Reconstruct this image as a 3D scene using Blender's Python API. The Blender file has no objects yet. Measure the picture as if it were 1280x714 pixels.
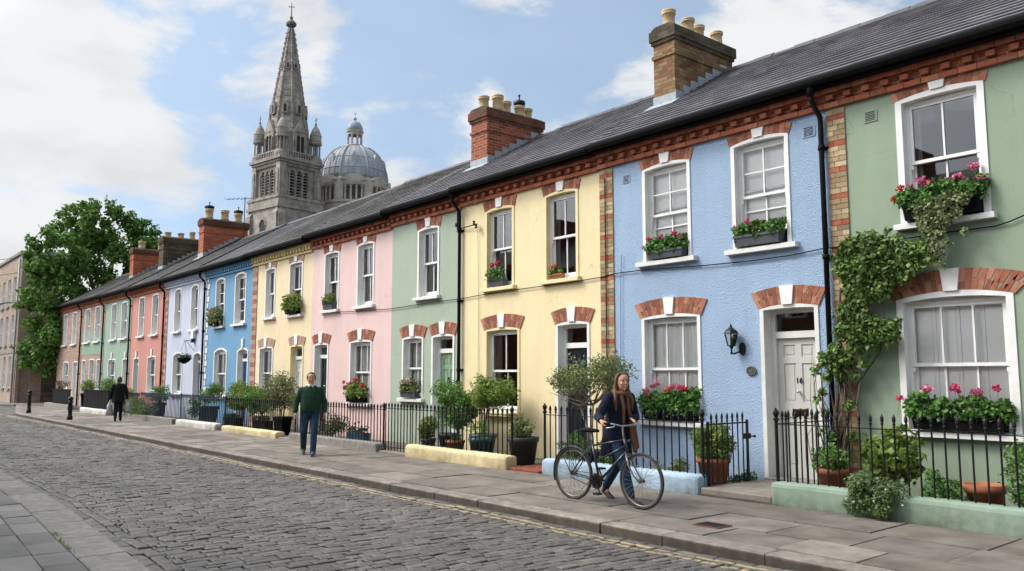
import bpy, bmesh, math, random
import numpy as np
from mathutils import Vector, Matrix
R = math.radians
sc = bpy.context.scene
COL = sc.collection
random.seed(7)
# ------------------------------------------------------------------ camera
EYE = 1.63
FPX = 1030.0
cam_d = bpy.data.cameras.new('camera'); cam = bpy.data.objects.new('camera', cam_d); COL.objects.link(cam)
pit = math.atan(114 / FPX); yaw = math.atan(865 * math.cos(pit) / FPX)
hx, hy = -math.cos(yaw), math.sin(yaw)
Fv = Vector((hx * math.cos(pit), hy * math.cos(pit), math.sin(pit)))
Rv = Vector((hy, -hx, 0)); Uv = Rv.cross(Fv)
m3 = Matrix((Rv, Uv, -Fv)).transposed()
cam.matrix_world = Matrix.Translation((0, 0, EYE)) @ m3.to_4x4()
cam_d.sensor_width = 36; cam_d.lens = 36 * FPX / 1280; cam_d.clip_end = 3000; cam_d.clip_start = 0.05
sc.camera = cam
# ------------------------------------------------------------------ world: daylight sky with broken cloud
SUN_EL, SUN_AZ = 48.0, 228.0          # azimuth measured from +x, anticlockwise (light comes from the left front)
SKY_BANKS = [(620, 60, 11, -0.10), (265, 120, 6, -0.09), (300, 40, 4, -0.06), (760, 40, 8, -0.10), (1035, 75, 3, -0.08), (480, 90, 7, -0.08), (90, 190, 9, 0.10), (40, 60, 8, 0.08), (170, 60, 4, 0.07), (545, 185, 7, 0.15), (690, 165, 7, 0.12), (935, 60, 7, 0.10), (400, 5, 4, 0.09), (820, 90, 3.5, 0.07), (290, 85, 2.5, 0.07)]
w = bpy.data.worlds.new('World'); sc.world = w; w.use_nodes = True
nt = w.node_tree; nt.nodes.clear()
def N(nt, t, **kw):
    n = nt.nodes.new(t)
    for k, v in kw.items():
        if k in n.inputs.keys() if isinstance(k, str) else False: n.inputs[k].default_value = v
        else: setattr(n, k, v)
    return n
out = N(nt, 'ShaderNodeOutputWorld'); bg = N(nt, 'ShaderNodeBackground'); bg.inputs['Strength'].default_value = 0.097
sky = N(nt, 'ShaderNodeTexSky'); sky.sky_type = 'NISHITA'; sky.sun_disc = False
sky.sun_elevation = R(SUN_EL); sky.sun_rotation = R(90 - SUN_AZ); sky.air_density = 1.0; sky.dust_density = 1.0; sky.ozone_density = 2.0
tc = N(nt, 'ShaderNodeTexCoord'); mp = N(nt, 'ShaderNodeMapping'); mp.inputs['Scale'].default_value = (1, 1, 2.1); mp.inputs['Location'].default_value = (3.1, 1.45, 0.6)
nz = N(nt, 'ShaderNodeTexNoise'); nz.inputs['Scale'].default_value = 4.6; nz.inputs['Detail'].default_value = 12; nz.inputs['Roughness'].default_value = 0.60; nz.inputs['Distortion'].default_value = 0.25
nt.links.new(tc.outputs['Generated'], mp.inputs['Vector']); nt.links.new(mp.outputs['Vector'], nz.inputs['Vector'])
cr = N(nt, 'ShaderNodeValToRGB'); cr.color_ramp.elements[0].position = 0.44; cr.color_ramp.elements[1].position = 0.585
cr.color_ramp.elements[0].color = (0.20, 0.20, 0.20, 1)
cr.color_ramp.interpolation = 'EASE'
# where the big cloud banks and the blue gaps stand in the sky (by compass direction and height)
nrmv = N(nt, 'ShaderNodeVectorMath', operation='NORMALIZE'); nt.links.new(tc.outputs['Generated'], nrmv.inputs[0])
cov = nz.outputs['Fac']
for (ppx, ppy, rad, amp) in SKY_BANKS:
    dv = (Fv + Rv * ((ppx - 640) / FPX) - Uv * ((ppy - 357) / FPX)).normalized()
    dp_ = N(nt, 'ShaderNodeVectorMath', operation='DOT_PRODUCT'); dp_.inputs[1].default_value = dv; nt.links.new(nrmv.outputs[0], dp_.inputs[0])
    mr = N(nt, 'ShaderNodeMapRange', interpolation_type='SMOOTHSTEP'); mr.inputs['From Min'].default_value = math.cos(R(rad)); mr.inputs['From Max'].default_value = 1.0; mr.inputs['To Min'].default_value = 0; mr.inputs['To Max'].default_value = amp
    nt.links.new(dp_.outputs['Value'], mr.inputs['Value']); ad_ = N(nt, 'ShaderNodeMath', operation='ADD'); nt.links.new(cov, ad_.inputs[0]); nt.links.new(mr.outputs[0], ad_.inputs[1]); cov = ad_.outputs[0]
nt.links.new(cov, cr.inputs['Fac'])
nz2 = N(nt, 'ShaderNodeTexNoise'); nz2.inputs['Scale'].default_value = 5.5; nz2.inputs['Detail'].default_value = 6; nz2.inputs['Roughness'].default_value = 0.5
mp2 = N(nt, 'ShaderNodeMapping'); mp2.inputs['Scale'].default_value = (1, 1, 2.4); mp2.inputs['Location'].default_value = (0.4, 5.2, 0.1)
nt.links.new(tc.outputs['Generated'], mp2.inputs['Vector']); nt.links.new(mp2.outputs['Vector'], nz2.inputs['Vector'])
cc = N(nt, 'ShaderNodeValToRGB'); cc.color_ramp.elements[0].position = 0.36; cc.color_ramp.elements[1].position = 0.58
cc.color_ramp.elements[0].color = (4.9, 5.0, 5.1, 1); cc.color_ramp.elements[1].color = (5.75, 5.85, 5.95, 1)
nt.links.new(nz2.outputs['Fac'], cc.inputs['Fac'])
skm = N(nt, 'ShaderNodeMix'); skm.data_type = 'RGBA'; skm.blend_type = 'MULTIPLY'; skm.inputs[0].default_value = 1
skm.inputs[7].default_value = (1.86, 1.84, 1.55, 1)
nt.links.new(sky.outputs[0], skm.inputs[6])
up_ = N(nt, 'ShaderNodeVectorMath', operation='ADD'); up_.inputs[1].default_value = (0, 0, 0.42); nt.links.new(tc.outputs['Generated'], up_.inputs[0])
un_ = N(nt, 'ShaderNodeVectorMath', operation='NORMALIZE'); nt.links.new(up_.outputs[0], un_.inputs[0]); nt.links.new(un_.outputs[0], sky.inputs['Vector'])
mx = N(nt, 'ShaderNodeMix'); mx.data_type = 'RGBA'
# added glow in the unseen cloud round the sun, soft light for the fronts
sdv = Vector((math.cos(R(SUN_AZ)) * math.cos(R(SUN_EL)), math.sin(R(SUN_AZ)) * math.cos(R(SUN_EL)), math.sin(R(SUN_EL))))
ds_ = N(nt, 'ShaderNodeVectorMath', operation='DOT_PRODUCT'); ds_.inputs[1].default_value = sdv; nt.links.new(nrmv.outputs[0], ds_.inputs[0])
ms_ = N(nt, 'ShaderNodeMapRange', interpolation_type='SMOOTHSTEP'); ms_.inputs['From Min'].default_value = 0.60; ms_.inputs['From Max'].default_value = 1.0; ms_.inputs['To Min'].default_value = 1.0; ms_.inputs['To Max'].default_value = 7.5
nt.links.new(ds_.outputs['Value'], ms_.inputs['Value'])
cb_ = N(nt, 'ShaderNodeVectorMath', operation='SCALE'); nt.links.new(cc.outputs['Color'], cb_.inputs[0]); nt.links.new(ms_.outputs[0], cb_.inputs['Scale'])
nt.links.new(cr.outputs['Color'], mx.inputs[0]); nt.links.new(skm.outputs[2], mx.inputs[6]); nt.links.new(cb_.outputs[0], mx.inputs[7])
nt.links.new(mx.outputs[2], bg.inputs['Color']); nt.links.new(bg.outputs[0], out.inputs[0])
# ------------------------------------------------------------------ sun behind thin cloud: soft
sd = bpy.data.lights.new('sun', 'SUN'); sd.energy = 1.8; sd.angle = R(15); sd.color = (1.0, 0.94, 0.85)
so = bpy.data.objects.new('sun', sd); COL.objects.link(so)
sdir = Vector((math.cos(R(SUN_AZ)) * math.cos(R(SUN_EL)), math.sin(R(SUN_AZ)) * math.cos(R(SUN_EL)), math.sin(R(SUN_EL))))
so.rotation_euler = sdir.to_track_quat('Z', 'Y').to_euler(); so.location = (0, -5, 30)
vs = sc.view_settings; vs.view_transform = 'Standard'; vs.look = 'None'; vs.gamma = 1; vs.use_curve_mapping = False
vs.exposure = 0.66

# ================================================================== materials
def lin(r, g, b):
    f = lambda c: (c / 255 / 12.92) if c / 255 <= 0.04045 else ((c / 255 + 0.055) / 1.055) ** 2.4
    return (f(r), f(g), f(b))
MATS = {}
def newmat(name):
    m = bpy.data.materials.new(name); m.use_nodes = True; m.node_tree.nodes.clear()
    o = m.node_tree.nodes.new('ShaderNodeOutputMaterial'); b = m.node_tree.nodes.new('ShaderNodeBsdfPrincipled')
    m.node_tree.links.new(b.outputs[0], o.inputs[0]); MATS[name] = m
    return m, m.node_tree, b
def sp(b, v):
    for k in ('Specular IOR Level', 'Specular'):
        if k in b.inputs: b.inputs[k].default_value = v; return
def noise_of(t, scale, detail=4, rough=0.55, stretch=(1, 1, 1), coord='Object'):
    tcn = t.nodes.new('ShaderNodeTexCoord'); mpn = t.nodes.new('ShaderNodeMapping'); mpn.inputs['Scale'].default_value = stretch
    n = t.nodes.new('ShaderNodeTexNoise'); n.inputs['Scale'].default_value = scale; n.inputs['Detail'].default_value = detail; n.inputs['Roughness'].default_value = rough
    t.links.new(tcn.outputs[coord], mpn.inputs[0]); t.links.new(mpn.outputs[0], n.inputs['Vector'])
    return n.outputs['Fac']
def ramp(t, src, p0, p1, c0, c1):
    r = t.nodes.new('ShaderNodeValToRGB'); e = r.color_ramp.elements
    e[0].position = p0; e[1].position = p1; e[0].color = (*c0, 1); e[1].color = (*c1, 1)
    t.links.new(src, r.inputs[0]); return r.outputs[0]
def mixc(t, a, b, fac=1.0, mode='MULTIPLY'):
    n = t.nodes.new('ShaderNodeMix'); n.data_type = 'RGBA'; n.blend_type = mode
    for s, i in ((a, 6), (b, 7)):
        if isinstance(s, tuple): n.inputs[i].default_value = (*s, 1)
        else: t.links.new(s, n.inputs[i])
    if isinstance(fac, (int, float)): n.inputs[0].default_value = fac
    else: t.links.new(fac, n.inputs[0])
    return n.outputs[2]
def bump(t, b, src, strength, dist=0.01):
    n = t.nodes.new('ShaderNodeBump'); n.inputs['Strength'].default_value = strength; n.inputs['Distance'].default_value = dist
    t.links.new(src, n.inputs['Height'])
    t.links.new(n.outputs[0], b.inputs['Normal']); return n
def plain(name, c, rough=0.6, var=0.12, scale=6, metal=0.0, spec=0.4, bmp=0.0, bscale=40, stretch=(1, 1, 1), bdist=0.004):
    m, t, b = newmat(name)
    f = noise_of(t, scale, 5, 0.6, stretch)
    lo = tuple(x * (1 - var) for x in c); hi = tuple(min(x * (1 + var), 1) for x in c)
    t.links.new(ramp(t, f, 0.3, 0.7, lo, hi), b.inputs['Base Color'])
    b.inputs['Roughness'].default_value = rough; b.inputs['Metallic'].default_value = metal; sp(b, spec)
    if bmp: bump(t, b, noise_of(t, bscale, 4), bmp, bdist)
    return m
def stucco(name, c, pebble=False, dirt=0.10, grime=(0.78, 0.76, 0.70), chips=False):
    m, t, b = newmat(name)
    big = ramp(t, noise_of(t, 0.9, 6, 0.6), 0.3, 0.75, (1 - dirt * 0.7,) * 3, (1.03,) * 3)
    streak = ramp(t, noise_of(t, 1.6, 6, 0.7, (1, 1, 0.16)), 0.34, 0.62, (1 - dirt, 1 - dirt, 1 - dirt * 1.1), (1.0,) * 3)
    fine = ramp(t, noise_of(t, 45 if not pebble else 60, 4), 0.3, 0.7, (0.95,) * 3, (1.04,) * 3)
    k = mixc(t, mixc(t, mixc(t, c, big), streak), fine)
    if not pebble:
        vo = t.nodes.new('ShaderNodeTexVoronoi'); vo.feature = 'DISTANCE_TO_EDGE'; vo.inputs['Scale'].default_value = 0.55
        tq = t.nodes.new('ShaderNodeTexCoord'); nq = t.nodes.new('ShaderNodeTexNoise'); nq.inputs['Scale'].default_value = 2.2; nq.inputs['Detail'].default_value = 6; t.links.new(tq.outputs['Object'], nq.inputs['Vector'])
        vm_ = t.nodes.new('ShaderNodeVectorMath'); vm_.operation = 'MULTIPLY_ADD'; vm_.inputs[1].default_value = (0.9, 0.9, 0.9); t.links.new(nq.outputs['Color'], vm_.inputs[0]); t.links.new(tq.outputs['Object'], vm_.inputs[2]); t.links.new(vm_.outputs[0], vo.inputs['Vector'])
        ck = ramp(t, vo.outputs['Distance'], 0.0015, 0.0045, (0.72, 0.70, 0.66), (1, 1, 1)); mk = ramp(t, noise_of(t, 0.7, 3), 0.52, 0.60, (0, 0, 0), (1, 1, 1))
        k = mixc(t, k, mixc(t, k, ck), mk, 'MIX')
    # splash-back grime above the ground, ragged edge
    tcn = t.nodes.new('ShaderNodeTexCoord'); sx = t.nodes.new('ShaderNodeSeparateXYZ'); t.links.new(tcn.outputs['Object'], sx.inputs[0])
    ad = t.nodes.new('ShaderNodeMath'); ad.operation = 'ADD'; t.links.new(sx.outputs['Z'], ad.inputs[0])
    nm = t.nodes.new('ShaderNodeMath'); nm.operation = 'MULTIPLY'; nm.inputs[1].default_value = 0.7
    t.links.new(noise_of(t, 3.5, 6, 0.7), nm.inputs[0]); t.links.new(nm.outputs[0], ad.inputs[1])
    g = ramp(t, ad.outputs[0], 0.30, 0.62, grime, (1, 1, 1))
    k = mixc(t, k, g)
    if chips: k = mixc(t, k, (0.20, 0.18, 0.15), ramp(t, noise_of(t, 7, 7, 0.72), 0.66, 0.69, (0, 0, 0), (0.8, 0.8, 0.8)), 'MIX')
    t.links.new(k, b.inputs['Base Color'])
    b.inputs['Roughness'].default_value = 0.85; sp(b, 0.25)
    if pebble:
        v = t.nodes.new('ShaderNodeTexVoronoi'); v.inputs['Scale'].default_value = 70
        tc2 = t.nodes.new('ShaderNodeTexCoord'); t.links.new(tc2.outputs['Object'], v.inputs['Vector'])
        mm = t.nodes.new('ShaderNodeMath'); mm.operation = 'ADD'; t.links.new(v.outputs['Distance'], mm.inputs[0]); t.links.new(noise_of(t, 48, 5, 0.7), mm.inputs[1])
        bump(t, b, mm.outputs[0], 0.9, 0.013)
    else:
        bump(t, b, noise_of(t, 22, 6, 0.6), 0.30, 0.008)
    return m
def brickmat(name, c1, c2, mortar, bw=0.225, rh=0.075, msize=0.009, soot=0.3, soot_c=(0.5, 0.48, 0.42), bias=0.0):
    m, t, b = newmat(name)
    tcn = t.nodes.new('ShaderNodeTexCoord'); sx = t.nodes.new('ShaderNodeSeparateXYZ'); t.links.new(tcn.outputs['Object'], sx.inputs[0])
    ad = t.nodes.new('ShaderNodeMath'); ad.operation = 'ADD'; t.links.new(sx.outputs['X'], ad.inputs[0]); t.links.new(sx.outputs['Y'], ad.inputs[1])
    cb = t.nodes.new('ShaderNodeCombineXYZ'); t.links.new(ad.outputs[0], cb.inputs['X']); t.links.new(sx.outputs['Z'], cb.inputs['Y'])
    k = t.nodes.new('ShaderNodeTexBrick'); t.links.new(cb.outputs[0], k.inputs['Vector'])
    k.inputs['Scale'].default_value = 1; k.inputs['Brick Width'].default_value = bw; k.inputs['Row Height'].default_value = rh; k.inputs['Mortar Size'].default_value = msize
    k.inputs['Bias'].default_value = bias; k.inputs['Mortar Smooth'].default_value = 0.3
    k.inputs['Color1'].default_value = (*c1, 1); k.inputs['Color2'].default_value = (*c2, 1); k.inputs['Mortar'].default_value = (*mortar, 1)
    s = ramp(t, noise_of(t, 1.7, 7, 0.65), 0.35, 0.68, tuple(1 - soot * (1 - x) * 2 for x in soot_c), (1.06,) * 3)
    f = ramp(t, noise_of(t, 30, 5), 0.3, 0.7, (0.82,) * 3, (1.14,) * 3)
    t.links.new(mixc(t, mixc(t, k.outputs['Color'], s), f), b.inputs['Base Color'])
    b.inputs['Roughness'].default_value = 0.9; sp(b, 0.2)
    iv = t.nodes.new('ShaderNodeMath'); iv.operation = 'SUBTRACT'; iv.inputs[0].default_value = 1; t.links.new(k.outputs['Fac'], iv.inputs[1])
    bump(t, b, iv.outputs[0], 0.7, 0.01)
    return m
def island(name, stops, rough=0.8, spec=0.3, nscale=8, nvar=0.15, bmp=0.3, bscale=60, trans=0.0, bdist=0.005):
    """colour picked per separate stone / slate / leaf"""
    m, t, b = newmat(name)
    g = t.nodes.new('ShaderNodeNewGeometry'); r = t.nodes.new('ShaderNodeValToRGB'); el = r.color_ramp.elements
    n = len(stops)
    while len(el) < n: el.new(0.5)
    for i, c in enumerate(stops): el[i].position = i / (n - 1); el[i].color = (*c, 1)
    t.links.new(g.outputs['Random Per Island'], r.inputs[0])
    f = ramp(t, noise_of(t, nscale, 5, 0.6), 0.3, 0.7, (1 - nvar,) * 3, (1 + nvar,) * 3)
    c = mixc(t, r.outputs[0], f)
    t.links.new(c, b.inputs['Base Color']); b.inputs['Roughness'].default_value = rough; sp(b, spec)
    if bmp: bump(t, b, noise_of(t, bscale, 4), bmp, bdist)
    if trans:
        o = [x for x in t.nodes if x.type == 'OUTPUT_MATERIAL'][0]
        tr = t.nodes.new('ShaderNodeBsdfTranslucent'); t.links.new(c, tr.inputs['Color'])
        ms = t.nodes.new('ShaderNodeMixShader'); ms.inputs[0].default_value = trans
        t.links.new(b.outputs[0], ms.inputs[1]); t.links.new(tr.outputs[0], ms.inputs[2]); t.links.new(ms.outputs[0], o.inputs[0])
    return m
def glassmat(name, ior):
    m, t, b = newmat(name); t.nodes.remove(b)
    o = [x for x in t.nodes if x.type == 'OUTPUT_MATERIAL'][0]
    g = t.nodes.new('ShaderNodeBsdfGlossy'); g.inputs['Roughness'].default_value = 0.015; g.inputs['Color'].default_value = (0.95, 0.97, 1, 1)
    tr = t.nodes.new('ShaderNodeBsdfTransparent'); tr.inputs['Color'].default_value = (0.995, 1.0, 0.995, 1)
    fr = t.nodes.new('ShaderNodeFresnel'); fr.inputs['IOR'].default_value = ior
    ms = t.nodes.new('ShaderNodeMixShader'); t.links.new(fr.outputs[0], ms.inputs[0]); t.links.new(tr.outputs[0], ms.inputs[1]); t.links.new(g.outputs[0], ms.inputs[2]); t.links.new(ms.outputs[0], o.inputs[0])
    n = t.nodes.new('ShaderNodeBump'); n.inputs['Strength'].default_value = 0.05; n.inputs['Distance'].default_value = 0.02
    t.links.new(noise_of(t, 1.3, 0), n.inputs['Height']); t.links.new(n.outputs[0], g.inputs['Normal'])
    return m

white = plain('white_gloss_paint', (0.74, 0.74, 0.72), 0.45, 0.06, 5)
offwhite = plain('aged_white_paint', (0.66, 0.655, 0.63), 0.6, 0.09, 4)
black_iron = plain('black_painted_iron', (0.007, 0.0075, 0.008), 0.5, 0.3, 20, 0, 0.3, 0.3, 60)
black_plastic = plain('black_gutter_paint', (0.006, 0.006, 0.007), 0.6, 0.25, 5, 0, 0.12)
glass = glassmat('window_glass', 1.9); glass_clear = glassmat('clear_window_glass', 1.4)
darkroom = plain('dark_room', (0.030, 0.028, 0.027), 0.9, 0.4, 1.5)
blind = plain('white_shutter_paint', (0.92, 0.92, 0.90), 0.6, 0.04, 3)
curtain = plain('net_curtain', (0.66, 0.66, 0.63), 0.9, 0.14, 9, 0, 0.1, 0, 40, (1, 1, 0.05))
lead = plain('lead_flashing', (0.30, 0.33, 0.36), 0.55, 0.15, 8)
clay = plain('buff_clay_pot', (0.55, 0.40, 0.22), 0.8, 0.16, 5)
terracotta = plain('terracotta', (0.36, 0.13, 0.065), 0.8, 0.22, 7, bmp=0.2)
greypot = plain('charcoal_planter', (0.035, 0.042, 0.045), 0.6, 0.2, 6)
tealpot = plain('teal_glazed_pot', (0.035, 0.085, 0.095), 0.35, 0.2, 6)
blackpot = plain('black_trough', (0.006, 0.006, 0.007), 0.7, 0.2, 10, 0, 0.06)
slatebox = plain('slate_grey_trough', (0.06, 0.068, 0.075), 0.6, 0.3, 12, bmp=0.3)
soil = plain('soil', (0.02, 0.015, 0.01), 0.95, 0.4, 40)
bark = plain('bark', (0.075, 0.055, 0.04), 0.9, 0.3, 14, bmp=0.6, stretch=(1, 1, 0.2))
palebark = plain('pale_bark', (0.22, 0.18, 0.13), 0.9, 0.25, 14, bmp=0.4, stretch=(1, 1, 0.2))
redbrick = brickmat('red_brick', lin(168, 88, 62), lin(120, 62, 46), lin(150, 135, 115), soot=0.22)
orangebrick = brickmat('orange_brick', lin(190, 96, 60), lin(150, 72, 46), lin(150, 130, 110), soot=0.2)
buffbrick = brickmat('sooty_buff_brick', lin(160, 136, 98), lin(128, 82, 58), lin(112, 104, 88), soot=0.5, bias=0.0)
darkbrick = brickmat('dark_mossy_brick', lin(98, 90, 74), lin(72, 66, 54), lin(96, 90, 76), soot=0.4)
brownbrick = brickmat('weathered_brown_brick', lin(176, 142, 122), lin(140, 108, 94), lin(186, 176, 164), soot=0.22)
greybrick = brickmat('grey_brown_render_brick', lin(172, 154, 138), lin(158, 142, 128), lin(162, 146, 132), soot=0.2)
rubble = brickmat('rubble_stone', lin(128, 118, 104), lin(84, 78, 70), lin(92, 86, 76), bw=0.34, rh=0.16, msize=0.02, soot=0.4)
cornice_red = island('cornice_bricks', [lin(168, 102, 76), lin(150, 88, 66), lin(180, 118, 90), lin(128, 80, 62)], 0.9, 0.2, 14, 0.2)
voussoir = island('arch_bricks', [lin(162, 104, 82), lin(142, 88, 70), lin(180, 126, 102), lin(150, 96, 76), lin(122, 78, 64)], 0.9, 0.2, 14, 0.2)
voussoir_pale = island('faded_arch_bricks', [lin(176, 146, 128), lin(186, 152, 130), lin(160, 134, 118)], 0.9, 0.2, 10, 0.12)
pier_yellow = island('banded_pier_bricks', [lin(178, 160, 126), lin(158, 138, 108), lin(138, 118, 92), lin(190, 172, 140), lin(120, 104, 84)], 0.9, 0.2, 14, 0.2)
pier_red = island('red_band_bricks', [lin(164, 94, 70), lin(142, 80, 60), lin(176, 110, 84)], 0.9, 0.2, 14, 0.2)
mortar = plain('lime_mortar', lin(150, 138, 118), 0.95, 0.15, 20)
slate = island('roof_slates', [(0.138, 0.132, 0.146), (0.165, 0.157, 0.170), (0.118, 0.116, 0.128), (0.20, 0.19, 0.198), (0.15, 0.144, 0.157)], 0.55, 0.4, 0.9, 0.32, 0.2, 40)
slate_old = island('weathered_slates', [(0.115, 0.11, 0.105), (0.14, 0.133, 0.125), (0.095, 0.093, 0.092), (0.158, 0.15, 0.14)], 0.65, 0.35, 0.8, 0.36, 0.25, 40)
ridge_m = plain('ridge_tiles', (0.075, 0.073, 0.076), 0.7, 0.25, 4)
stone_grey = plain('grey_coping_stone', (0.21, 0.20, 0.175), 0.9, 0.3, 7, bmp=0.5)
cath = plain('cathedral_stone', (0.28, 0.25, 0.215), 0.9, 0.42, 0.8, bmp=0.0)
cath2 = plain('cathedral_pale_stone', (0.42, 0.38, 0.315), 0.9, 0.28, 0.7)
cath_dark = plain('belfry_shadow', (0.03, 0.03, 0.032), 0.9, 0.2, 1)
leaddome = plain('lead_dome', (0.29, 0.315, 0.345), 0.7, 0.28, 0.6, stretch=(1, 1, 0.35))
L_tree = island('tree_leaves', [(0.047, 0.115, 0.022), (0.081, 0.176, 0.032), (0.135, 0.257, 0.049), (0.189, 0.324, 0.068)], 0.6, 0.2, 0.3, 0.3, 0, trans=0.25)
L_mid = island('garden_leaves', [(0.066, 0.161, 0.034), (0.113, 0.227, 0.048), (0.161, 0.284, 0.066), (0.085, 0.189, 0.057)], 0.55, 0.2, 4, 0.42, 0, trans=0.25)
L_dark = island('dark_evergreen_leaves', [(0.026, 0.065, 0.022), (0.044, 0.1, 0.029), (0.064, 0.131, 0.04)], 0.5, 0.2, 4, 0.42, 0, trans=0.15)
L_yellow = island('lime_leaves', [(0.186, 0.265, 0.054), (0.139, 0.232, 0.046), (0.248, 0.311, 0.077), (0.109, 0.186, 0.039)], 0.55, 0.2, 4, 0.42, 0, trans=0.3)
L_olive = island('olive_leaves', [(0.127, 0.174, 0.064), (0.182, 0.228, 0.091), (0.237, 0.273, 0.109), (0.101, 0.137, 0.055)], 0.6, 0.2, 4, 0.42, 0, trans=0.2)
L_ger = island('geranium_leaves', [(0.075, 0.188, 0.037), (0.122, 0.263, 0.056), (0.056, 0.14, 0.037), (0.169, 0.319, 0.075)], 0.55, 0.2, 4, 0.42, 0, trans=0.25)
L_ivy = island('variegated_ivy_leaves', [(0.072, 0.132, 0.042), (0.288, 0.324, 0.156), (0.12, 0.18, 0.06), (0.384, 0.396, 0.228), (0.06, 0.108, 0.036)], 0.55, 0.2, 3, 0.15, 0, trans=0.2)
L_vine = island('vine_leaves', [(0.081, 0.163, 0.041), (0.139, 0.244, 0.057), (0.195, 0.293, 0.081), (0.057, 0.114, 0.033), (0.26, 0.325, 0.114)], 0.5, 0.2, 4, 0.42, 0, trans=0.25)
L_grey = island('grey_green_leaves', [(0.078, 0.139, 0.048), (0.133, 0.204, 0.073), (0.187, 0.259, 0.109), (0.055, 0.103, 0.036)], 0.6, 0.2, 4, 0.42, 0, trans=0.2)
F_pink = island('pink_petals', [(0.55, 0.03, 0.14), (0.68, 0.06, 0.20), (0.48, 0.02, 0.09)], 0.6, 0.3, 30, 0.2, 0, trans=0.2)
F_red = island('red_petals', [(0.50, 0.02, 0.02), (0.62, 0.035, 0.03), (0.42, 0.015, 0.03)], 0.6, 0.3, 30, 0.2, 0, trans=0.2)
F_pale = island('rose_petals', [(0.62, 0.16, 0.28), (0.70, 0.25, 0.36), (0.55, 0.10, 0.22)], 0.6, 0.3, 30, 0.2, 0, trans=0.2)
F_orange = island('orange_petals', [(0.65, 0.16, 0.05), (0.60, 0.24, 0.06)], 0.6, 0.3, 30, 0.2, 0, trans=0.2)
F_white = island('white_petals', [(0.7, 0.68, 0.6), (0.6, 0.58, 0.5)], 0.6, 0.3, 30, 0.2, 0)
skin = plain('skin', (0.52, 0.29, 0.20), 0.55, 0.08, 12)
skin2 = plain('ruddy_skin', (0.50, 0.27, 0.20), 0.55, 0.10, 12)
hair_br = plain('auburn_hair', (0.11, 0.048, 0.024), 0.5, 0.45, 30, stretch=(1, 1, 0.15))
hair_dk = plain('dark_brown_hair', (0.045, 0.028, 0.02), 0.55, 0.35, 40)
navy = plain('navy_wool', (0.010, 0.013, 0.028), 0.9, 0.25, 20, spec=0.2, bmp=0.7, bscale=13, bdist=0.03)
scarfm = plain('brown_wool', (0.15, 0.075, 0.045), 0.95, 0.25, 25, spec=0.1, bmp=0.4, bscale=90)
denim = plain('blue_denim', (0.018, 0.042, 0.080), 0.9, 0.3, 8, spec=0.2, bmp=0.7, bscale=13, bdist=0.03)
leather = plain('brown_leather', (0.036, 0.017, 0.010), 0.6, 0.3, 15)
greenwool = plain('bottle_green_wool', (0.017, 0.046, 0.028), 0.95, 0.2, 14, spec=0.15, bmp=0.7, bscale=12, bdist=0.03)
blackcloth = plain('black_cloth', (0.010, 0.010, 0.012), 0.9, 0.3, 14, spec=0.2)
shoe_m = plain('dark_trainers', (0.03, 0.045, 0.045), 0.6, 0.3, 20)
sole_m = plain('white_rubber_sole', (0.5, 0.5, 0.47), 0.7, 0.1, 20)
tote = plain('pale_grey_bag', (0.45, 0.46, 0.48), 0.8, 0.3, 9)
chrome = plain('bright_metal', (0.62, 0.63, 0.64), 0.22, 0.05, 9, 1.0)
rubber = plain('tyre_rubber', (0.035, 0.033, 0.030), 0.8, 0.3, 20)
bikepaint = plain('dark_bike_paint', (0.012, 0.018, 0.026), 0.28, 0.15, 9, 0.0, 0.6)
eyem = plain('eye_dark', (0.02, 0.015, 0.012), 0.3, 0.1, 9)
lipm = plain('lips', (0.40, 0.12, 0.10), 0.5, 0.1, 9)
teeth = plain('smile_white', (0.75, 0.72, 0.68), 0.4, 0.03, 9)
rust = plain('rusty_iron', (0.10, 0.045, 0.02), 0.85, 0.4, 30, bmp=0.4)
redtile = brickmat('red_path_tiles', lin(150, 84, 68), lin(130, 70, 58), lin(100, 84, 74), bw=0.15, rh=0.15)

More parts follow.
